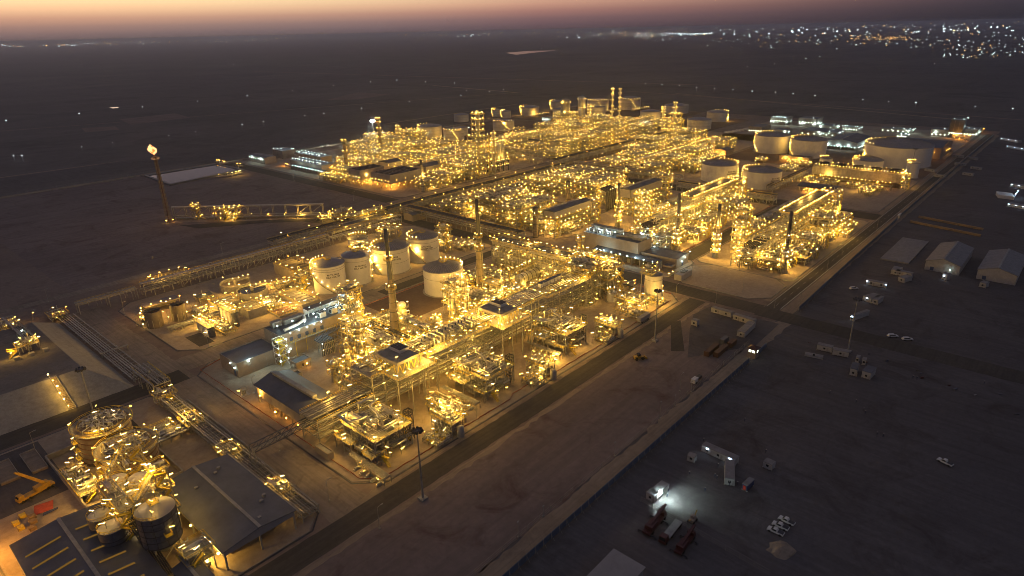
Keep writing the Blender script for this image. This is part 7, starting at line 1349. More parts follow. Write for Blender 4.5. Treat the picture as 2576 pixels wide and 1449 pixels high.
def conveyor(lab, p, q, w=1.6, nl=4):
    t = T('conveyor', lab, 'inclined walkway', (p[0] + q[0]) / 2, (p[1] + q[1]) / 2); b = MB(); p = Vector(p); q = Vector(q); d = (q - p); n = Vector((-d.y, d.x, 0)).normalized() * w / 2
    b.beam(p, q, w, .15); t.part('deck', b, M['deck']); b = MB()
    for s_ in (-1, 1): b.rail([tuple(p + n * s_), tuple(q + n * s_)], 1.1, .1, 1.5)
    t.part('handrail', b, M['yellow']); b = MB()
    for s_ in (-1, 1):
        b.beam(p + n * s_ - Vector((0, 0, 1.2)), q + n * s_ - Vector((0, 0, 1.2)), .2); k = 8
        for i in range(k): b.beam(p + d * i / k + n * s_, p + d * (i + 1) / k + n * s_ - Vector((0, 0, 1.2)), .12)
    t.part('truss', b, M['steel']); t.lamps([tuple(p + d * (i + .5) / nl + n * (1 if i % 2 else -1)) for i in range(nl)]); t.done()
conveyor('inclined yellow walkway rising from the silo cluster to the lattice head tower', (43, 222, 15.5), (50, 224, 22)); conveyor('inclined yellow walkway from the biggest silo up to the high transfer landing', (42, 192, 21), (52, 200, 24)); conveyor('short bridge walkway between the pair of small tanks and the silo lattice', (36, 203, 12.5), (42.5, 203, 14), 1.2, 2)
structure('open lattice head tower crowded with railings behind the silo cluster', 48, 54, 220, 227, [7, 14, 21.5], 414, dens=1.0, lampd=5, deckf=.5); structure('high transfer landing on lattice legs between the silos and the blue hall', 50, 54, 198, 203, [8, 16, 23.5], 415, dens=.8, lampd=4.5, deckf=.6)
structure('dark lattice pipe tower left of the silo cluster', 38.5, 41.5, 196, 214, [6, 12, 17], 416, dens=1.8, lampd=7, deckf=.25); structure('yellow work platform on legs at the foot of the biggest silo', 46, 53, 171, 177, [5.5, 9], 417, dens=1, lampd=4.5)
t = T('pipe_bundle', 'bundle of thick dark pipes sloping down beside the biggest silo', 'pipe bundle', 41, 190); b = MB(); [b.pipe([(39 + i * .55, 208, 15), (39.4 + i * .55, 200, 13), (40 + i * .55, 176, 3)], .24, 6) for i in range(6)]; t.part('pipe', b, M['dark'])
for k, (x, y, r, h, z0) in enumerate([(34.8, 206, 3.5, 12.6, 4), (35.4, 198, 3.9, 12.2, 3)]):
    t = T('process_tank', ['farther of two small grey round tanks rising through the near-left roof', 'nearer of two small grey round tanks rising through the near-left roof'][k], 'process tank', x, y, z0); b = MB(); b.lathe(x, y, [(r, 0), (r, h), (.05, h + .5)], 32); t.part('shell', b, M['contb'], smooth=False); b = MB(); b.lathe(x, y, [(r - .1, h + .06), (.05, h + .55)], 28); t.part('lid', b, M['wallg']); b = MB(); b.ring(x, y, h, r, 16, 1.1, .1); t.part('handrail', b, M['yellow']); b = MB(); [b.lathe(x, y, [(r, z), (r + .1, z + .03), (r + .1, z + .2), (r, z + .23)], 32) for z in (6, 9)]; b.lathe(x, y, [(r + .3, 7.6), (r + .3, 8)], 24); t.part('hoop', b, M['dark']); t.lamps([(x + 1.6, y + 1, h + .4), (x - 1.4, y - .8, h + .4)])
# blue hall, near-left hall, canopy
t = bldg('large open-sided blue-grey hall with a pale ridge strip on its roof', 54.5, 78, 167, 212.5, 7.4, 'wallg', 'blue', gable=1.6, over=.6, z0=5.6, name='open_hall', cat='hall', panel=0)
b = MB(); [b.cb(x, y, 0, .5, .5, 5.7) for x in (54.8, 66, 77.7) for y in (167.3, 178.6, 190, 201, 212.2)]; [b.beam((x, 167.3 + 11.2 * i, 5), (x, 178.5 + 11.2 * i, 5), .3, .5) for x in (54.8, 77.7) for i in range(4)]; t.part('column', b, M['steel']); b = MB(); [b.cb(x, y, 8.2, 1, 1, .9) for x, y in ((72, 206), (70, 204), (62, 201), (75, 180), (73, 178), (66.5 + 2, 171))]; t.part('roof_fan', b, M['grey'])
b = MB(); [b.cb(60 + 6 * i, 175 + 9 * j, .2, 3, 5, 2) for i in range(3) for j in range(4)]; t.part('stored_machine', b, M['wood']); t.lamps([(56 + 7 * i, 168, 4) for i in range(4)] + [(54, 170 + 9 * i, 3.6) for i in range(5)] + [(79, 172 + 8 * i, 2) for i in range(3)], 'warm', 'far'); t.done()
x0, x1, y0, y1 = 13.5, 39.5, 150, 220; t = bldg('dark blue-grey hall at the bottom left edge with glowing orange rooflight strips', x0, x1, y0, y1, 7, 'wallg', 'blue', gable=1.4, over=.4, name='hall', cat='hall', panel=0)
b = MB()
for k in range(9): y = y0 + 4 + 7 * k; b.hexa([(x0 + 1.5, y, 7.42), (24.5, y, 8.62), (24.5, y + .8, 8.62), (x0 + 1.5, y + .8, 7.42)], [(x0 + 1.5, y, 7.5), (24.5, y, 8.7), (24.5, y + .8, 8.7), (x0 + 1.5, y + .8, 7.5)]); b.hexa([(28.5, y, 8.62), (35.5, y, 7.8), (35.5, y + .8, 7.8), (28.5, y + .8, 8.62)], [(28.5, y, 8.7), (35.5, y, 7.9), (35.5, y + .8, 7.9), (28.5, y + .8, 8.7)])
M['rooflight'] = emi('glowing_rooflight', (1.0, .52, .10), .17, False); t.part('rooflight', b, M['rooflight']); t.done()
bldg('small blue-grey roof at the bottom edge in front of the biggest silo', 42, 49, 158, 174, 5.4, 'wallg', 'blue', gable=.8, name='lean_to', cat='shed', panel=0)
t = T('yard_light', 'strong amber yard light left of the rooflit hall', 'yard light', 8, 228); b = MB(); b.cyl((8, 228, 0), (8, 228, 9), .15, 6); t.part('pole', b, M['steel']); b = MB(); b.cb(8, 228, 8.6, 1.3, 1.3, .3); t.part('lamp_head', b, M['amber_lens']); lo_ = bpy.data.objects.new('bulb', bulb('amber', 12)); col.objects.link(lo_); lo_.parent = t.r; lo_.location = (0, 0, 8 if t.o[0] > 6 else 7)
t = T('yard_light', 'second strong amber yard light hidden behind the rooflit hall at the left edge', 'yard light', 4, 212); b = MB(); b.cyl((4, 212, 0), (4, 212, 8), .15, 6); t.part('pole', b, M['steel']); b = MB(); b.cb(4, 212, 7.6, 1.6, 1.6, .3); t.part('lamp_head', b, M['amber_lens']); lo_ = bpy.data.objects.new('bulb', bulb('amber', 12)); col.objects.link(lo_); lo_.parent = t.r; lo_.location = (0, 0, 8 if t.o[0] > 6 else 7)
# crane, flat pads, crates and tarpaulins
def wheel_row(t, xs_, ys, r=.5, w=.35):
    for x in xs_:
        for y in ys: b = MB(); b.cyl((x, y - w / 2, r), (x, y + w / 2, r), r, 12); t.part('wheel', b, M['rubber'])
def crane(lab, x, y, ang, col_, boom_up=0.0, s=1.0, group=None):
    t = T('mobile_crane', lab, 'mobile crane', 0, 0, 0, group); b = MB(); b.box(-6, 6, -1.3, 1.3, .9, 1.7); t.part('chassis', b, M[col_]); b = MB(); b.hexa([(4, -1.2, 1.7), (6, -1.2, 1.7), (6, 1.2, 1.7), (4, 1.2, 1.7)], [(4, -1.1, 3), (5.5, -1.1, 3), (5.5, 1.1, 3), (4, 1.1, 3)]); c = t.part('cab', b, M[col_]); b = MB(); b.hexa([(5.75, -1, 2.1), (5.85, -1, 2.1), (5.85, 1, 2.1), (5.75, 1, 2.1)], [(5.55, -.9, 2.8), (5.65, -.9, 2.8), (5.65, .9, 2.8), (5.55, .9, 2.8)]); t.part('windscreen', b, M['glass'], parent=c)
    b = MB(); b.box(-4, 0, -1.2, 1.2, 1.7, 2.9); b.box(-4.6, -3.6, -1.3, 1.3, 1.7, 3.1); t.part('superstructure', b, M[col_]); b = MB(); q = (6.5 * math.cos(boom_up) * 1.3 + -2, 0, 2.9 + 9 * math.sin(boom_up) * 1.2); b.beam((-3.5, 0, 2.7), q, .9, .8); b.beam((-3, 0, 2.8), (q[0] * 1.1 + .4, 0, q[2] + .25 * math.sin(boom_up) * 3), .6, .55); t.part('boom', b, M[col_])
    wheel_row(t, (-5, -3.6, 2.5, 4.8), (-1.3, 1.3), .6); b = MB(); [b.cb(xx, yy * 3, .2, .7, .7, .15) for xx in (-5.2, 3) for yy in (-1, 1)]; [b.beam((xx, -3, .8), (xx, 3, .8), .3) for xx in (-5.2, 3)]; [b.cb(xx, yy * 3, .3, .2, .2, .6) for xx in (-5.2, 3) for yy in (-1, 1)]; t.part('outrigger', b, M['dark'])
    t.r.location = (x, y, .06); t.r.rotation_euler = (0, 0, ang); t.r.scale = (s, s, s); return t
c = crane('yellow mobile crane with its boom raised on dark ground at the lower left', 27, 254, -2.9, 'cranedk', .9)
crane('dark red mobile crane with folded boom, left of the flatbed truck in the corner yard', 154, 79, .05, 'truckr', .08); crane('dark red mobile crane with folded boom, right of the flatbed truck in the corner yard', 152.5, 67.5, .05, 'truckr', .08, .9)
t = T('flatbed_truck', 'dark red cab flatbed truck parked between two red cranes', 'truck', 0, 0); b = MB(); b.box(-6, 3, -1.25, 1.25, 1.1, 1.4); t.part('flatbed', b, M['grey']); b = MB(); b.hexa([(-9, -1.2, .8), (-6.6, -1.2, .8), (-6.6, 1.2, .8), (-9, 1.2, .8)], [(-8.7, -1.1, 3), (-6.7, -1.1, 3), (-6.7, 1.1, 3), (-8.7, 1.1, 3)]); q = t.part('cab', b, M['truckr']); b = MB(); b.hexa([(-9.02, -1, 1.9), (-8.9, -1, 1.9), (-8.9, 1, 1.9), (-9.02, 1, 1.9)], [(-8.82, -.9, 2.8), (-8.7, -.9, 2.8), (-8.7, .9, 2.8), (-8.82, .9, 2.8)]); t.part('windscreen', b, M['glass'], parent=q); wheel_row(t, (-8, -4, 1, 2.2), (-1.1, 1.1)); t.r.location = (157, 73.5, 0.05); t.r.rotation_euler = (0, 0, .05)
for i, (x0, x1, y0, y1) in enumerate([(29.5, 34.5, 268, 285), (20, 26, 269, 285)]):
    t = T('excavated_slab', ['pale concrete slab with rusty rim beside the yellow crane', 'pale concrete slab with rusty rim cut by the left edge'][i], 'concrete slab', x0, y0, .2); b = MB(); b.box(x0, x1, y0, y1, .2, 1); t.part('slab', b, M['track']); b = MB(); b.rail([(x0, y0, .8), (x1, y0, .8), (x1, y1, .8), (x0, y1, .8)], .6, .15, 3, True); t.part('rim', b, M['conc'])
b = MB(); b.add([(23, 241, .3), (28.5, 240, .5), (30, 245.5, .35), (24.5, 246.5, .6), (26.5, 243, .75)], [(0, 1, 4), (1, 2, 4), (2, 3, 4), (3, 0, 4), (3, 2, 1, 0)]); tag(single('tarpaulin', b, M['tarp']), 'crumpled bright orange tarpaulin lying in front of the yellow crane', 'tarpaulin'); b = MB(); b.add([(25, 238.6, .3), (29.5, 238.4, .6), (30, 240, .3), (25.5, 240.2, .5)], [(0, 1, 2, 3), (3, 2, 1, 0)]); tag(single('tarpaulin', b, M['bluetarp']), 'small crumpled blue tarpaulin beside the orange one', 'tarpaulin')
for i, (x, y, m_n) in enumerate([(20.5, 243.5, 'yellow'), (18, 241, 'yellow'), (18.5, 237, 'yellow'), (22, 237.5, 'wood'), (22.5, 240.5, 'wood'), (21, 234, 'wood')]):
    t = T('crate', 'small ' + ('yellow' if m_n == 'yellow' else 'timber') + ' crate by the orange tarpaulin, ' + ['farthest', 'at the left', 'nearest the hall', 'in the middle of the pile', 'touching the tarpaulin', 'nearest the rooflit hall'][i], 'crate', x, y, .16); b = MB(); b.cb(x, y, .16, 1.8, 1.8, 1.1); t.part('box', b, M[m_n]); b = MB(); [b.cb(x + dx, y + dy, .16, .16, .16, 1.5) for dx in (-.95, .95) for dy in (-.95, .95)]; t.part('post', b, M['wood'])
gpoly('sand_patch', [(130, 1352), (185, 1330), (205, 1370), (150, 1392)], .24, 'paving')
# ------------------------------------------------------------ masts, street lamps
for i, (px, py, h) in enumerate([(1064, 1255, 28), (1647, 858, 28), (2133, 885, 28), (245, 1072, 27), (2288, 448, 30)]):
    x, y = G(px, py); mast('unlit high floodlight mast ' + ['on the edge of the near road, front centre', 'at the near road by the junction tank', 'beside the portable cabins in the dark yard', 'on the near slope foot of the gravel mound', 'beside the cooling tower'][i], x, y, h)
SL = [(1200, 1060), (1378, 908), (1545, 790), (955, 1330), (1700, 900 - 150), (425, 815), (525, 872), (640, 990), (530, 1085), (705, 1135), (828, 1260), (345, 700 + 120), (90, 1135), (1710, 985), (2012, 790 - 20), (1948, 845 - 70), (2080, 680), (2205, 625 - 45), (2300, 505), (2118, 640), (2440, 400), (1740, 690), (1868, 735), (1635, 560), (1800, 830 - 66), (122, 760), (315, 795), (890, 505), (740, 455), (560, 640), (1100, 420)]
for i, (px, py) in enumerate(SL): x, y = G(px, py); polelamp('slim unlit street lamp post along the plant roads', x, y, 8.5, 'slim unlit street lamp posts along the plant roads')
for i, (px, py, h) in enumerate([(1661, 1052, 7.6), (1700, 1022, 5), (1552, 1150, 6), (1735, 985, 5), (1285, 1340, 6), (1352, 1290, 4)]): x, y = G(px, py); polelamp('slim unlit lamp post along the wire fence of the open lot', x, 109.4, h, 'unlit lamp posts along the wire fence', 0)
# white lamps dotted over the dark desert
DL = [(38, 405), (59, 470 - 65), (18, 312), (201, 294), (360, 277), (498, 262), (209, 382), (286, 371), (427, 352), (494, 342), (611, 324), (664, 316), (768, 300), (816, 294), (910, 281), (623, 248), (736, 235), (840, 222), (933, 212), (999, 207), (1071, 212), (1144, 215), (1160, 247), (1174, 235), (1231, 237), (1267, 232), (1030, 263), (588, 165), (1363, 125), (1623, 217), (1665, 220), (1708, 222), (1752, 228), (1797, 230), (1843, 234), (1891, 237), (1950, 240), (1994, 244), (2049, 249), (2169, 260), (2234, 264), (2302, 268), (2451, 278), (2545, 284), (1880, 172), (1948, 164), (2027, 151), (2062, 147), (1180, 332), (2350, 165), (2320, 110), (2390, 142)]
LM = {}
def desert_lamp(px, py, i):
    x, y = G(px, py); d = math.hypot(x, y); s = d * .00042 / .35 * rnd.uniform(.7, 1.15)
    if 'd' not in LM:
        b = MB(); b.mi = 1; b.cyl((0, 0, 0), (0, 0, 7), .12, 5); b.mi = 0; b.cyl((0, 0, 6.8), (0, 0, 7.5), .35, 6); LM['d'] = mesh('desert_lamp', b, [M['deslamp'], M['grey']])
    o = bpy.data.objects.new('desert_lamp', LM['d']); o.location = (x, y, 0); o.scale = (s, s, 1); col.objects.link(o); tag(o, 'lone white lamp on a thin post out in the dark desert', 'lamp post', 'lone white lamps scattered over the desert')
for i, p in enumerate(DL): desert_lamp(p[0], p[1], i)
# ------------------------------------------------------------ construction yard on the right
CAB = {}
def cabin(lab, px0, px1, w=3.0, h=2.8, doors=1, lit=None, m='cab', roof='cabr', zoff=.3, name='portable_cabin', cat='portable cabin', side=-1):
    """px0, px1: the two near-side base corners in the photo"""
    a = Vector(G(*px0)); c = Vector(G(*px1)); L = (c - a).length; ang = math.atan2(c.y - a.y, c.x - a.x)
    t = T(name, lab, cat, 0, 0); b = MB(); b.box(0, L, 0, w, zoff, h); t.part('wall', b, M[m]); b = MB(); b.hexa([(-.15, -.15, h), (L + .15, -.15, h), (L + .15, w + .15, h), (-.15, w + .15, h)], [(0, 0, h + .18), (L, 0, h + .18), (L, w, h + .18), (0, w, h + .18)]); t.part('roof', b, M[roof])
    b = MB(); [b.cb(L * k / 3, y, 0, .4, .4, zoff) for k in range(4) for y in (.3, w - .3)]; t.part('foot', b, M['conc']); n = max(1, int(L / 4))
    for k in range(n):
        b = MB(); x = L * (k + .5) / n; b.box(x - .45, x + .45, -.05, -.01, 1.2, 2.1); t.part('window', b, M['glass'])
        if k < doors: b = MB(); b.box(x + 1, x + 1.8, -.05, -.01, zoff, 2.2); t.part('door', b, M['wallg'])
    t.r.location = (a.x, a.y, .03); t.r.rotation_euler = (0, 0, ang)
    if lit:
        for f in lit: b = MB(); b.cb(L * f, -.35, 2.45, .7, .3, .3); t.part('lamp', b, M['blueish'])
    return t
cabin('longest white cabin of the camp, a lamp at each end', (1764, 1156 - 20), (1848, 1174), 3, 2.9, 3, (.18, .85)); 
cabin('grey-roofed white cabin turned toward the camera beside the longest one', (1822, 1220), (1846, 1226 - 2), 11, 3.0, 1)
cabin('white cabin whose roof edge carries the bright floodlight', (1625, 1256), (1644, 1266), 3, 2.9, 1); cabin('white cabin joined behind the floodlit cabin', (1651, 1262), (1682, 1236), 3, 2.9, 1, name='portable_cabin', side=1)
cabin('tiny square cabin roof on a stand left of the longest cabin', (1728, 1160), (1746, 1166), 2.6, 2.4, 0); cabin('small canopy cabin on wheels standing alone right of the camp', (1918, 1176), (1940, 1186), 3, 2.6, 0)
t = cabin('small green kiosk with a red door beside the grey-roofed cabin', (1866, 1232), (1878, 1238), 5, 2.6, 0, m='bluetarp'); b = MB(); b.box(.3, 1.4, -.07, -.02, .4, 2.1); t.part('door', b, M['red'])
cabin('white cabin row, left one of the three round the fenced yard corner', (1788, 786), (1838, 800), 3, 3); cabin('white cabin row, middle one of the three round the yard corner', (1843, 808 - 4), (1895, 820), 3, 3); cabin('white cabin row, right one of the three, set end-on', (1853, 846), (1872, 851), 16, 3); cabin('little boxy cabin on wheels at the left of the cabin yard', (1738, 818), (1752, 822), 3, 3.2)
cabin('left of two plain white cabins in the dark yard by the mast', (2054, 880), (2091, 889), 3, 2.9); cabin('right of two plain white cabins in the dark yard by the mast', (2093, 893), (2133, 901), 3, 2.9); cabin('low flat-roofed slab hut in front of the two plain white cabins', (2024, 896), (2068, 905), 3, .9, 0, zoff=.1)
cabin('left of two small upright boxes behind the square cabins', (2151, 912), (2159, 914), 3, 2.8, 0); cabin('right of two small upright boxes behind the square cabins', (2167, 918), (2176, 920), 3, 2.8, 0); cabin('left of two square blue-roofed cabins in the dark yard', (2136, 944), (2153, 948), 7, 3.6, 1, roof='blue'); cabin('right of two square blue-roofed cabins in the dark yard', (2166, 950), (2188, 957), 7, 3.6, 1, roof='blue')
cabin('lit white cabin with two blue-white lamps on its front', (2178, 716), (2228, 726), 3, 2.9, 2, (.02, .98)); cabin('blue-lit cabin with an open bright front below the two-lamp cabin', (2169, 756), (2190, 764), 9, 3, 1, (.5,)); cabin('plain cabin attached right of the blue-lit open cabin', (2192, 764), (2207, 768), 8, 3, 1)
cabin('white cabin with one bright lamp on its left end beside the track', (2138, 806), (2146, 809), 14, 3.2, 1, (.4,)); cabin('L-shaped white cabin block in front of the grey slab, left leg', (2240, 690), (2262, 694), 9, 3, 1); cabin('L-shaped white cabin block in front of the grey slab, front wing', (2252, 692), (2292, 700), 3, 3, 2); cabin('cabin set across in front of the L-shaped cabin block', (2258, 708), (2274, 713), 8, 3, 0)
cabin('tall narrow booth with a white lamp at the corner of the middle gabled hall', (2368, 702), (2380, 706), 3, 4, 0, (.4,)); cabin('cabin at the corner of the rightmost gabled hall', (2462, 722), (2478, 726), 5, 3, 0)
for k, (x0, x1, y0, y1, l_) in enumerate([(474, 521, 47, 65 + 1, 'pale gabled hall with a lit gable end, the middle of the right-hand yard'), (475, 522, 18, 38, 'pale gabled hall at the right edge of the frame')]):
    t = bldg(l_, x0, x1, y0, y1, 6, 'cab', 'cabr', gable=3, over=.4, name='gabled_hall', cat='hall', panel=0, doors=[('x', y1 - 4, .3, 2, 2.4)])
    if k == 0: b = MB(); b.cb(x0 - 2, 52, 3, .5, .5, .4); t.part('lamp', b, M['cool'])
    t.done()
b = MB(); b.box(478, 539, 76, 93, .02, .9); tag(single('slab_hall', b, M['cabr']), 'flat grey rectangular concrete slab left of the two gabled halls', 'concrete slab')
b = MB(); b.hexa([(100, 70, 4.4), (133, 70, 4.4), (133, 81, 4.6), (100, 81, 4.6)], [(100, 70, 4.6), (133, 70, 4.6), (133, 81, 4.8), (100, 81, 4.8)]); t = T('yard_shed', 'plain grey shed roof cut off by the bottom edge of the frame', 'shed', 118, 75); t.part('roof', b, M['wallg']); b = MB(); b.box(100.4, 132.6, 70.4, 80.6, 0, 4.4); t.part('wall', b, M['wallg'])
# watch hut by the hoarding end
t = T('watch_hut', 'watch hut with lit windows at the end of the long hoarding', 'watch hut', 288, 103); b = MB(); b.box(285, 289, 100, 104, 0, 5); t.part('wall', b, M['wallb']); b = MB(); b.add([(284.4, 99.4, 5), (289.6, 99.4, 5), (289.6, 104.6, 5), (284.4, 104.6, 5), (287, 102, 6.4)], [(0, 1, 4), (1, 2, 4), (2, 3, 4), (3, 0, 4), (3, 2, 1, 0)]); t.part('roof', b, M['cont'])
for y in (101.2, 102.9): b = MB(); b.box(284.93, 284.98, y - .6, y + .6, 3.2, 4.4); t.part('window', b, M['window'])
b = MB(); b.box(286.2, 287.6, 99.93, 99.98, 3.2, 4.4); t.part('window', b, M['window']); b = MB(); b.box(289, 302, 101, 101.4, 0, 2.2); t.part('side_wall', b, M['fence'])
# shipping containers
def container(lab, x, y, ang, m='cont', L=12): 
    t = T('shipping_container', lab, 'shipping container', 0, 0); b = MB(); b.box(-L / 2, L / 2, -1.22, 1.22, .15, 2.6); t.part('body', b, M[m]); b = MB(); [b.box(-L / 2 + .5 + i * .8, -L / 2 + .7 + i * .8, s_ * 1.22 - .05, s_ * 1.22 + .05, .3, 2.5) for i in range(int(L / .8) - 1) for s_ in (-1, 1)]; [b.cb(sx * (L / 2 - .1), sy * 1.16, 0, .25, .25, 2.66) for sx in (-1, 1) for sy in (-1, 1)]; t.part('rib', b, M[m]); t.r.location = (x, y, .07); t.r.rotation_euler = (0, 0, ang)
container('rust red container, left of the pair by the watch hut', 279, 119.5, .02); container('rust red container, right and nearer of the pair by the watch hut', 281, 115.6, .02); container('small rust red container behind the pair by the watch hut', 292, 115, .02, 'cont', 6); container('blue-grey container behind the rust red pair', 293, 119.5, .02, 'contb', 6)
for i in range(12):
    x, y = 270 + rnd.uniform(-4, 6), 113 + rnd.uniform(-3, 2); b = MB(); b.cb(0, 0, 0, rnd.uniform(.6, 2), rnd.uniform(.6, 1.5), rnd.uniform(.4, 1.1)); single('scrap_box', b, M[rnd.choice(['contb', 'dark', 'conc'])], 'small scrap box in the litter in front of the rust red containers', 'scrap box', 'scrap boxes in front of the rust red containers', o=(round(x, 1), round(y, 1), .06))
t = T('compressor_trailer', 'towable white generator on the open lot near the wire fence', 'generator', 247, 112); b = MB(); b.box(244.5, 248, 111, 113, .5, 2.4); t.part('casing', b, M['white']); b = MB(); b.cb(250.5, 112, .4, 3, 1.6, 1.4); t.part('tank', b, M['dark']); wheel_row(t, (246,), (110.9, 113.1), .4)
t = T('wheel_loader', 'yellow wheel loader standing alone on the open lot beside the near road', 'wheel loader', 0, 0); b = MB(); b.box(-2.6, .2, -1, 1, .9, 2); b.box(.2, 2, -.7, .7, .9, 1.5); t.part('body', b, M['cranedk']); b = MB(); b.box(-1, .3, -.8, .8, 2, 3.1); t.part('cab', b, M['glass']); b = MB(); b.hexa([(3, -1.3, .3), (4, -1.3, .3), (4, 1.3, .3), (3, 1.3, .3)], [(2.9, -1.3, 1.4), (3.3, -1.3, 1.4), (3.3, 1.3, 1.4), (2.9, 1.3, 1.4)]); b.beam((.6, .7, 1.6), (3.1, .7, .8), .3); b.beam((.6, -.7, 1.6), (3.1, -.7, .8), .3); t.part('bucket', b, M['cranedk']); wheel_row(t, (-1.8, 1.5), (-1.1, 1.1), .75, .6); t.r.location = (250, 143, .06); t.r.rotation_euler = (0, 0, -.6)
# pickups and cars
def pickup(lab, x, y, ang, kind='pickup'):
    t = T('pickup_truck' if kind == 'pickup' else 'parked_car', lab, 'pickup truck' if kind == 'pickup' else 'car', 0, 0)
    b = MB(); b.hexa([(-2.6, -.9, .45), (2.6, -.9, .45), (2.6, .9, .45), (-2.6, .9, .45)], [(-2.6, -.88, 1.05), (2.45, -.85, 1.0), (2.45, .85, 1.0), (-2.6, .88, 1.05)]); t.part('body', b, M['white'])
    xr = -.6 if kind == 'pickup' else -2.2
    b = MB(); b.hexa([(xr, -.86, 1.04), (1.4, -.86, 1.02), (1.4, .86, 1.02), (xr, .86, 1.04)], [(xr + .15, -.72, 1.72), (.6, -.72, 1.72), (.6, .72, 1.72), (xr + .15, .72, 1.72)]); q = t.part('cab', b, M['white']); b = MB(); b.hexa([(.75, -.7, 1.12), (1.36, -.7, 1.08), (1.36, .7, 1.08), (.75, .7, 1.12)], [(.66, -.66, 1.66), (.75, -.66, 1.62), (.75, .66, 1.62), (.66, .66, 1.66)])
    for s_ in (-1, 1): b.hexa([(xr + .2, s_ * .83, 1.15), (1.1, s_ * .83, 1.15), (1.1, s_ * .87, 1.15), (xr + .2, s_ * .87, 1.15)], [(xr + .25, s_ * .72, 1.62), (.6, s_ * .72, 1.62), (.6, s_ * .76, 1.62), (xr + .25, s_ * .76, 1.62)])
    t.part('window', b, M['glass'], parent=q)
    if kind == 'pickup': b = MB(); b.box(-2.5, -.75, -.78, .78, 1.03, 1.1); t.part('load_bed', b, M['dark'])
    wheel_row(t, (-1.6, 1.65), (-.85, .85), .38, .25); b = MB(); b.box(2.5, 2.6, -.8, .8, .5, .7); t.part('bumper', b, M['dark']); t.r.location = (x, y, .05); t.r.rotation_euler = (0, 0, ang)
for i, p in enumerate([((1935, 1333), (1966, 1347)), ((1947, 1320), (1978, 1334)), ((1962, 1306), (1994, 1322))]):
    a = G(*p[0]); c = G(*p[1]); pickup('white pickup, ' + ['nearest', 'middle one', 'farthest'][i] + ' of three parked side by side on dark gravel', (a[0] + c[0]) / 2, (a[1] + c[1]) / 2, math.atan2(a[1] - c[1], a[0] - c[0]))
a = G(2370, 1160); pickup('white pickup standing alone far out on the dark lot at the right', a[0] - 1, a[1] - 1, 1.3); a = G(2245, 848); pickup('dim white car, left of two on the dark road', *a, -.9, 'car'); a = G(2282, 856); pickup('dim white car, right of two on the dark road', *a, -.9, 'car'); a = G(2147, 728); pickup('white car left of the two-lamp cabin', *a, -.7, 'car'); a = G(1226, 556); pickup('white pickup on the street in front of the first central cascade', *a, -.9)
t = T('loader_backhoe', 'small dark machine with a light boom left of the three pickups', 'machine', 0, 0); b = MB(); b.box(-1.6, 1.6, -.8, .8, .6, 1.5); b.box(-.5, .7, -.6, .6, 1.5, 2.5); t.part('body', b, M['wallb']); b = MB(); b.beam((1.2, 0, 1.4), (2.6, 0, 3), .3); b.beam((-1.2, 0, 1.4), (-2.8, 0, 2.2), .3); t.part('arm', b, M['cranedk']); wheel_row(t, (-1, 1), (-.9, .9), .5, .4); a = G(1742, 1312); t.r.location = (*a, .03)
t = T('spoil_heap', 'pale heap of rubble near the bottom right of the yard', 'rubble heap', 0, 0); b = MB(); R2 = random.Random(3); n = 14; b.add([(0, 0, 1.6)] + [(r * math.cos(2 * PI * i / n) * R2.uniform(.8, 1.2), r * math.sin(2 * PI * i / n) * R2.uniform(.8, 1.2), z) for r, z in ((1.4, 1.1), (2.8, .5), (4, 0)) for i in range(n)], [(0, 1 + i, 1 + (i + 1) % n) for i in range(n)] + [(1 + j * n + i, 1 + (j + 1) * n + i, 1 + (j + 1) * n + (i + 1) % n, 1 + j * n + (i + 1) % n) for j in range(2) for i in range(n)]); t.part('rubble', b, M['track']); a = G(1965, 1385); t.r.location = (*a, .02)
b = MB(); b.box(0, 3, 0, 2, 0, 2); single('tank_box', b, M['contb'], 'dark box bin standing beside the rubble heap', 'bin', o=(*G(1990, 1390), .03))
for i in range(60):
    f = rnd.random(); px = 1760 + f * 130 + rnd.uniform(-18, 18); py = 1372 + f * 75 + rnd.uniform(-16, 18); x, y = G(px, py); b = MB(); L = rnd.uniform(.6, 2.6); b.cb(0, 0, 0, L, rnd.uniform(.3, 1), rnd.uniform(.2, .9)); o = single('stored_part', b, M[rnd.choice(['dark', 'contb', 'grey', 'truckr'])], 'small dark machine part in the jumble beside the red cranes', 'stored part', 'jumbled dark parts beside the red cranes', o=(round(x, 1), round(y, 1), .03)); o.rotation_euler = (0, 0, rnd.uniform(0, 3))
wirefence('thin wire fence dividing the crane yard from the dark gravel lot', [G(1612, 1262), G(1700, 1312), G(1790, 1365), G(1935, 1449)], 1.8, 4)
# plastic barriers along the dark road
BR = []
for (x0, y0, x1, y1, n) in [(2015, 827, 2163, 868, 9), (2052, 812, 2215, 845, 7), (2215, 886, 2368, 930, 8), (2150, 862, 2300, 905, 8), (2368, 930, 2480, 962, 6), (2320, 905, 2540, 980, 9)]:
    for i in range(n): f = (i + .5) / n; BR.append((x0 + (x1 - x0) * f + rnd.uniform(-3, 3), y0 + (y1 - y0) * f + rnd.uniform(-2, 2)))
for px, py in BR:
    x, y = G(px, py); m_n = rnd.choice(['white', 'white', 'yellow', 'white']); b = MB(); b.hexa([(-.35, -1, 0), (.35, -1, 0), (.35, 1, 0), (-.35, 1, 0)], [(-.12, -.9, .95), (.12, -.9, .95), (.12, .9, .95), (-.12, .9, .95)])
    o = single('road_barrier', b, M[m_n], ('white' if m_n == 'white' else 'yellow') + ' plastic barrier among the line along the dark gate road', 'barrier', ('white' if m_n == 'white' else 'yellow') + ' barriers along the dark gate road', o=(round(x, 1), round(y, 1), .09)); o.rotation_euler = (0, 0, -.1 + rnd.uniform(-.2, .2))
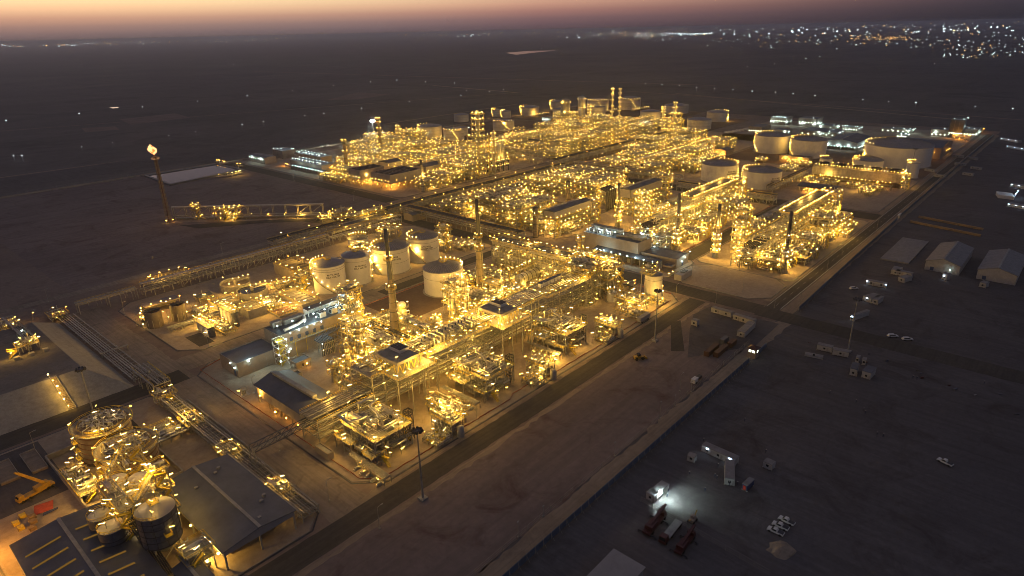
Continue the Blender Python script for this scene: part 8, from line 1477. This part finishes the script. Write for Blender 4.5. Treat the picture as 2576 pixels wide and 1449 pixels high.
for px, py in [(2555, 997), (2545, 1020), (2548, 1045), (2535, 1080), (2527, 1115), (2510, 1140), (2500, 1170), (2488, 1234), (2478, 1260), (2470, 1290), (2440, 1385), (2432, 1420), (2425, 1440), (2050, 818), (1970, 790)]:
    x, y = G(px, py); b = MB(); b.hexa([(-1, -.3, 0), (1, -.3, 0), (1, .3, 0), (-1, .3, 0)], [(-.9, -.1, .95), (.9, -.1, .95), (.9, .1, .95), (-.9, .1, .95)]); single('road_barrier', b, M['red'], 'dim red plastic barrier on the dark right-hand edge road', 'barrier', 'red barriers on the right-hand edge road', o=(round(x, 1), round(y, 1), .05))
for k, (p, q, l_) in enumerate([((2310, 548), (2472, 580), 'upper of two long orange-brown pipe stacks laid beyond the wall gate'), ((2288, 560), (2466, 596), 'lower of two long orange-brown pipe stacks laid beyond the wall gate')]):
    a = G(*p); c = G(*q); b = MB(); [b.cyl((a[0] + i * .8, a[1], .5 + .6 * (i % 2)), (c[0] + i * .8, c[1], .5 + .6 * (i % 2)), .4, 6) for i in range(4)]; tag(single('stacked_pipe', b, M['wood']), l_, 'pipe stack')
for i, (px, py) in enumerate([(2325, 430), (2350, 445), (2395, 395), (2370, 380), (2430, 400), (2400, 415), (2420, 440), (2440, 425)]): cabin('dim unlit cabin beyond the far hoarding, ' + NTH[i] + ' of the scattered ones', (px, py), (px + 26, py + 4), 3, 2.8, 0)
for i, (px, py, l_) in enumerate([(2535, 352, 'bright blue-white lit gate office at the far right edge'), (2550, 372, 'pair-lamped booth at the far right edge'), (2560, 470, 'white-lit workshop cut by the right edge'), (2552, 520, 'lit shed at the right edge above the halls')]):
    t = cabin(l_, (px - 20, py), (px + 24, py + 8), 6, 3, 1, (.1, .5, .9)); 
t = T('haulage_yard', 'floodlit lorry park with white trailers at the right edge', 'lorry park', *G(2530, 500)); a = G(2530, 500); b = MB(); [b.cb(a[0] + i * 4, a[1] + i, .1, 3, 12, 3) for i in range(4)]; t.part('trailer', b, M['white']); t.lamps([(a[0] - 2 + 6 * i, a[1] - 6, 3) for i in range(4)], 'blueish', 'far')
# people, one continuous body each
def person_mesh():
    me = bpy.data.meshes.new('person'); V = [(0, 0, .95), (0, 0, 1.2), (0, 0, 1.42), (0, 0, 1.52), (0, .02, 1.68), (.19, 0, 1.4), (.26, .02, 1.12), (.27, .12, .88), (-.19, 0, 1.4), (-.26, -.02, 1.12), (-.27, .06, .86), (.1, 0, .88), (.12, .08, .48), (.12, .04, .06), (.12, .18, .03), (-.1, 0, .88), (-.13, -.06, .48), (-.13, -.16, .06), (-.13, -.02, .03)]
    Ed = [(0, 1), (1, 2), (2, 3), (3, 4), (2, 5), (5, 6), (6, 7), (2, 8), (8, 9), (9, 10), (0, 11), (11, 12), (12, 13), (13, 14), (0, 15), (15, 16), (16, 17), (17, 18)]
    me.from_pydata(V, Ed, []); o = bpy.data.objects.new('person', me); col.objects.link(o); md = o.modifiers.new('s', 'SKIN'); R_ = [.15, .15, .17, .06, .11, .08, .055, .04, .08, .055, .04, .1, .07, .05, .04, .1, .07, .05, .04]
    for v, r in zip(me.skin_vertices[0].data, R_): v.radius = (r, r * .8)
    me.skin_vertices[0].data[0].use_root = True; s = o.modifiers.new('d', 'SUBSURF'); s.levels = 1; dg = bpy.context.evaluated_depsgraph_get(); m2 = bpy.data.meshes.new_from_object(o.evaluated_get(dg)); bpy.data.objects.remove(o)
    m2.materials.clear(); m2.materials.append(M['cloth']); m2.materials.append(M['skin'])
    for p in m2.polygons: z = p.center.z; x = abs(p.center.x); p.material_index = 1 if z > 1.5 or (x > .22 and z < .93) else 0
    return m2
PM = person_mesh(); hb = MB(); hb.lathe(0, .02, [(.17, 1.72), (.135, 1.73), (.12, 1.82), (0, 1.87)], 10); HM = mesh('hard_hat', hb, M['hat'])
PP = [(1678, 1251, 'in a reflective vest, beside the floodlit patch'), (1681, 1238, 'in blue by the wall of the floodlit cabin'), (1773, 1237, 'alone in the middle of the lit yard, casting a long shadow'), (1734, 1196, 'standing between the floodlit cabin and the long cabin'), (1798, 1202, 'left of the pair walking in front of the cabins'), (1803, 1206, 'right of the pair walking in front of the cabins'), (1806, 1176, 'near the foot of the long cabin'), (1843, 1168, 'at the bright end of the long cabin'), (1834, 1222, 'in yellow at the corner of the grey-roofed cabin'), (1855, 1222, 'second at the corner of the grey-roofed cabin'), (1926, 1140, 'alone on dark ground right of the long cabin'), (1770, 1112, 'behind the long cabin by the hoarding'), (2296, 953, 'left of two by the far line of barriers'), (2306, 955, 'right of two by the far line of barriers'), (2087, 991, 'walking alone in the middle of the dark lot'), (2153, 1014, 'first of three strung across the dark lot'), (2172, 1035, 'second of three strung across the dark lot'), (2176, 1042, 'third of three strung across the dark lot'), (2205, 1096, 'left of two standing far out on the dark lot'), (2221, 1100, 'right of two standing far out on the dark lot'), (1873, 1061, 'near the rubble by the hoarding'), (2475, 967, 'by the concrete slab on the gate road'), (741, 1243 - 480, 'under the risers of the near substation')]
for px, py, w_ in PP:
    x, y = G(px, py); o = bpy.data.objects.new('person', PM); col.objects.link(o); o.location = (x, y, .03 if y < 160 else .17); o.rotation_euler = (0, 0, rnd.uniform(0, 6)); tag(o, 'person in coverall, ' + w_, 'person'); h = bpy.data.objects.new('hard_hat', HM); col.objects.link(h); h.parent = o
# steam plume near the farther stack
# ------------------------------------------------------------ far town lights
R3 = random.Random(21); near_l = []; bw = MB(); bo = MB(); bl = MB(); bw2 = MB(); bo2 = MB()
def towl(px, py, kind, s=1.0):
    x, y = G(px, py); d = math.hypot(x, y); r = max(.5, d * (.00040 if d < 9000 else .00055) * s); b = ((bw, bo) if d < 11000 else (bw2, bo2))[kind != 'w']; b.cyl((x, y, 6), (x, y, 6 + r * 1.6), r, 5)
    if R3.random() < .35: w = R3.uniform(10, 40); bl.cb(x + w, y, 0, w, w * R3.uniform(.4, 1), R3.uniform(4, 9))
def hzn(px): return 77 + (1288 - px) * .0222
for _ in range(95): px = R3.uniform(0, 720); towl(px, hzn(px) + 4 + R3.random() * 11, 'w' if R3.random() < .6 else 'o', R3.uniform(.5, 1.1))
for _ in range(60): px = R3.uniform(900, 1420); towl(px, hzn(px) + 3.5 + R3.random() ** 2 * 7, 'o' if R3.random() < .5 else 'w', R3.uniform(.5, 1.1))
for _ in range(14): px = R3.uniform(1120, 1240); towl(px, hzn(px) + 5 + R3.random() * 8, 'w', R3.uniform(.6, 1.2))
for _ in range(210): px = 1400 + 1176 * R3.random() ** .8; towl(px, hzn(px) + 4 + R3.random() ** 1.3 * (20 + (px - 1400) * .045), 'w' if R3.random() < .72 else 'o', R3.uniform(.4, 1.3))
for _ in range(150): px = 1560 + 1016 * R3.random() ** .75; towl(px, hzn(px) + 10 + R3.random() * (30 + (px - 1500) * .05), 'w' if R3.random() < .78 else 'o', R3.uniform(.5, 1.4))
for _ in range(70): px = R3.uniform(2140, 2290); towl(px, 92 + R3.random() * 10, 'o', R3.uniform(.6, 1.3))
for _ in range(50): px = R3.uniform(2370, 2576); towl(px, 105 + R3.random() * 45, 'w' if R3.random() < .7 else 'o', R3.uniform(.7, 1.5))
for i in range(12): towl(1690 + i * 8 + R3.uniform(-1, 1), 86 + R3.uniform(-1, 1.5), 'w', .9)
tag(single('town_lights', bw, M['cityw']), 'countless tiny white lights of the town along the horizon', 'town lights', kind='stuff'); tag(single('town_lights', bo, M['cityo']), 'countless tiny orange lights of the town along the horizon', 'town lights', kind='stuff'); tag(single('town_lights', bw2, M['cityw2']), 'faint white lights of the town right on the hazy horizon', 'town lights', kind='stuff'); tag(single('town_lights', bo2, M['cityo2']), 'faint orange lights of the town right on the hazy horizon', 'town lights', kind='stuff'); tag(single('town_blocks', bl, M['wallb']), 'tiny dark low blocks of the distant town among its lights', 'town', kind='stuff')
for i, (px, py) in enumerate([(1655, 49 + 22), (1667, 48 + 22), (1833, 50 + 18), (2487, 50 + 4), (2508, 49 + 4)]):
    x, y = G(px, py); H = 130; b = MB(); b.cyl((x, y, 0), (x, y, H), 4, 6); t = T('far_flare', 'distant red-tipped flare on the horizon, ' + ['left of the close pair', 'right of the close pair', 'alone above the middle of the town', 'left of the pair at the right edge', 'right of the pair at the right edge'][i], 'distant flare', x, y); t.part('stack', b, M['dark']); b = MB(); b.lathe(x, y, [(0, H), (math.hypot(x, y) * .0009, H + 6), (math.hypot(x, y) * .0006, H + 16), (0, H + 20)], 8); t.part('flame', b, M['cityr'])
# ------------------------------------------------------------ floodlight over the camp, sky, dusk light, camera
fx, fy = G(1661, 1238, 3.4); t = T('floodlight', 'bright white floodlight on the roof edge of the camp cabin', 'floodlight', fx, fy, 3.2); b = MB(); b.cyl((fx, fy, 3.6), (fx + .25, fy - .2, 3.2), .45, 10); t.part('lens', b, M['flood']); b = MB(); b.cyl((fx, fy, 2.9), (fx, fy, 3.8), .08, 6); t.part('bracket', b, M['dark'])
ld = bpy.data.lights.new('flood_spot', 'SPOT'); ld.energy = 5200 * LIT; ld.color = (.75, 1, .93); ld.spot_size = math.radians(120); ld.spot_blend = .9; ld.shadow_soft_size = .3; lo = bpy.data.objects.new('flood_spot', ld); col.objects.link(lo); lo.location = (fx + .6, fy - .9, 4.0); tx, ty = G(1712, 1268); lo.rotation_euler = (Vector((tx + 2, ty, 0)) - lo.location).to_track_quat('-Z', 'Y').to_euler()
if HAZE:
    b = MB(); b.box(-900, 60000, -30000, 60000, -1, 160); m, n_, o_ = new_mat('haze'); v = n_.nodes.new('ShaderNodeVolumePrincipled'); v.inputs['Color'].default_value = (.80, .86, 1, 1); v.inputs['Density'].default_value = HAZE; v.inputs['Anisotropy'].default_value = .68; n_.links.new(v.outputs[0], o_.inputs['Volume'])
    single('haze', b, m, kind='stuff')
w = bpy.data.worlds.new('World'); sc.world = w; w.use_nodes = True; nt = w.node_tree; nt.nodes.clear(); N = nt.nodes.new; L = nt.links.new
# compass: world +x is u; the glow of the set sun sits beyond the left edge of the frame
glow = Vector(((math.cos(HED) * -math.sin(math.radians(34)) + math.sin(HED) * math.cos(math.radians(34))), (-math.sin(HED) * -math.sin(math.radians(34)) + math.cos(HED) * math.cos(math.radians(34))), 0))
out = N('ShaderNodeOutputWorld'); sky = N('ShaderNodeTexSky'); sky.sky_type = 'NISHITA'; sky.sun_disc = False; sky.sun_elevation = math.radians(1.0); sky.sun_rotation = math.atan2(glow.x, glow.y); sky.altitude = 100; sky.dust_density = 3
bg = N('ShaderNodeBackground'); bg.inputs[1].default_value = SKY_S; L(sky.outputs[0], bg.inputs[0])
tc = N('ShaderNodeTexCoord'); sx = N('ShaderNodeSeparateXYZ'); L(tc.outputs['Generated'], sx.inputs[0])
def ramp(stops):
    r = N('ShaderNodeValToRGB'); e = r.color_ramp.elements
    for i, (p, c) in enumerate(stops):
        k = e[i] if i < 2 else e.new(p); k.position = p; k.color = (*c, 1)
    return r
mr = N('ShaderNodeMapRange'); mr.inputs['From Min'].default_value = -.02; mr.inputs['From Max'].default_value = .18; L(sx.outputs['Z'], mr.inputs['Value'])
# positions: 0.1 = horizon, 0.4 = 3.4 degrees
rs = ramp([(0.0, (.13, .10, .105)), (1.0, (.13, .13, .17)), (.10, (.16, .12, .125)), (.13, (.20, .15, .155)), (.175, (.31, .21, .19)), (.225, (.55, .33, .24)), (.27, (.84, .54, .33)), (.315, (1.0, .73, .41)), (.45, (.98, .76, .48)), (.7, (.28, .24, .27))])
ra = ramp([(0.0, (.020, .019, .026)), (1.0, (.088, .087, .118)), (.10, (.022, .021, .030)), (.17, (.032, .030, .043)), (.25, (.045, .042, .062)), (.4, (.06, .056, .085))])
L(mr.outputs[0], rs.inputs[0]); L(mr.outputs[0], ra.inputs[0])
dt = N('ShaderNodeVectorMath'); dt.operation = 'DOT_PRODUCT'; L(tc.outputs['Generated'], dt.inputs[0]); dt.inputs[1].default_value = glow
m2 = N('ShaderNodeMapRange'); m2.interpolation_type = 'SMOOTHSTEP'; m2.inputs['From Min'].default_value = .25; m2.inputs['From Max'].default_value = 1.05; L(dt.outputs['Value'], m2.inputs['Value'])
mx = N('ShaderNodeMix'); mx.data_type = 'RGBA'; L(m2.outputs[0], mx.inputs[0]); L(ra.outputs[0], mx.inputs[6]); 
m3 = N('ShaderNodeMapRange'); m3.inputs['From Min'].default_value = .80; m3.inputs['From Max'].default_value = .99; L(dt.outputs['Value'], m3.inputs['Value'])
tn = N('ShaderNodeMix'); tn.data_type = 'RGBA'; L(m3.outputs[0], tn.inputs[0]); tn.inputs[6].default_value = (.86, .70, .80, 1); tn.inputs[7].default_value = (1, 1, 1, 1)
mm = N('ShaderNodeMix'); mm.data_type = 'RGBA'; mm.blend_type = 'MULTIPLY'; mm.inputs[0].default_value = 1; L(rs.outputs[0], mm.inputs[6]); L(tn.outputs[2], mm.inputs[7]); L(mm.outputs[2], mx.inputs[7])
b2 = N('ShaderNodeBackground'); L(mx.outputs[2], b2.inputs[0]); ad = N('ShaderNodeAddShader'); L(bg.outputs[0], ad.inputs[0]); L(b2.outputs[0], ad.inputs[1]); L(ad.outputs[0], out.inputs[0])
sd = bpy.data.lights.new('dusk_sun', 'SUN'); sd.energy = .02; sd.angle = math.radians(12); sd.color = (1, .72, .6); so = bpy.data.objects.new('dusk_sun', sd); col.objects.link(so); so.rotation_euler = (-Vector((glow.x, glow.y, .12))).to_track_quat('-Z', 'Y').to_euler()
cd = bpy.data.cameras.new('camera'); cd.lens = 36 * FPX / 2576; cd.sensor_width = 36; cd.clip_start = 1; cd.clip_end = 400000; cam = bpy.data.objects.new('camera', cd); col.objects.link(cam); sc.camera = cam
R0 = Vector((math.cos(HED), -math.sin(HED), 0)); F0 = Vector((math.sin(HED) * math.cos(PIT), math.cos(HED) * math.cos(PIT), -math.sin(PIT))); U0 = R0.cross(F0)
Rr = R0 * math.cos(ROL) + U0 * math.sin(ROL); Ur = -R0 * math.sin(ROL) + U0 * math.cos(ROL); mw = Matrix.Identity(4)
for i, v in enumerate((Rr, Ur, -F0)):
    for j in range(3): mw[j][i] = v[j]
mw[2][3] = CH; cam.matrix_world = mw
sc.view_settings.view_transform = 'Standard'; sc.view_settings.look = 'None'; sc.view_settings.exposure = EXPO; sc.view_settings.gamma = 1
sc.render.engine = 'CYCLES'; cy = sc.cycles; cy.use_denoising = True; cy.max_bounces = 2; cy.diffuse_bounces = 1; cy.glossy_bounces = 1; cy.sample_clamp_indirect = 1; cy.sample_clamp_direct = 0; cy.use_light_tree = True; cy.filter_width = .85; cy.use_adaptive_sampling = True; cy.adaptive_threshold = .025; cy.volume_bounces = 0; cy.caustics_reflective = False; cy.caustics_refractive = False
try: cy.denoiser = 'OPENIMAGEDENOISE'; cy.denoising_input_passes = 'RGB_ALBEDO_NORMAL'
except Exception: pass
for o in bpy.data.objects:
    if len(str(o.get('label', '')).split()) > 16: print('LONG', len(o['label'].split()), o['label'])
print('LAMPS', NLAMP[0], 'OBJECTS', len(bpy.data.objects))
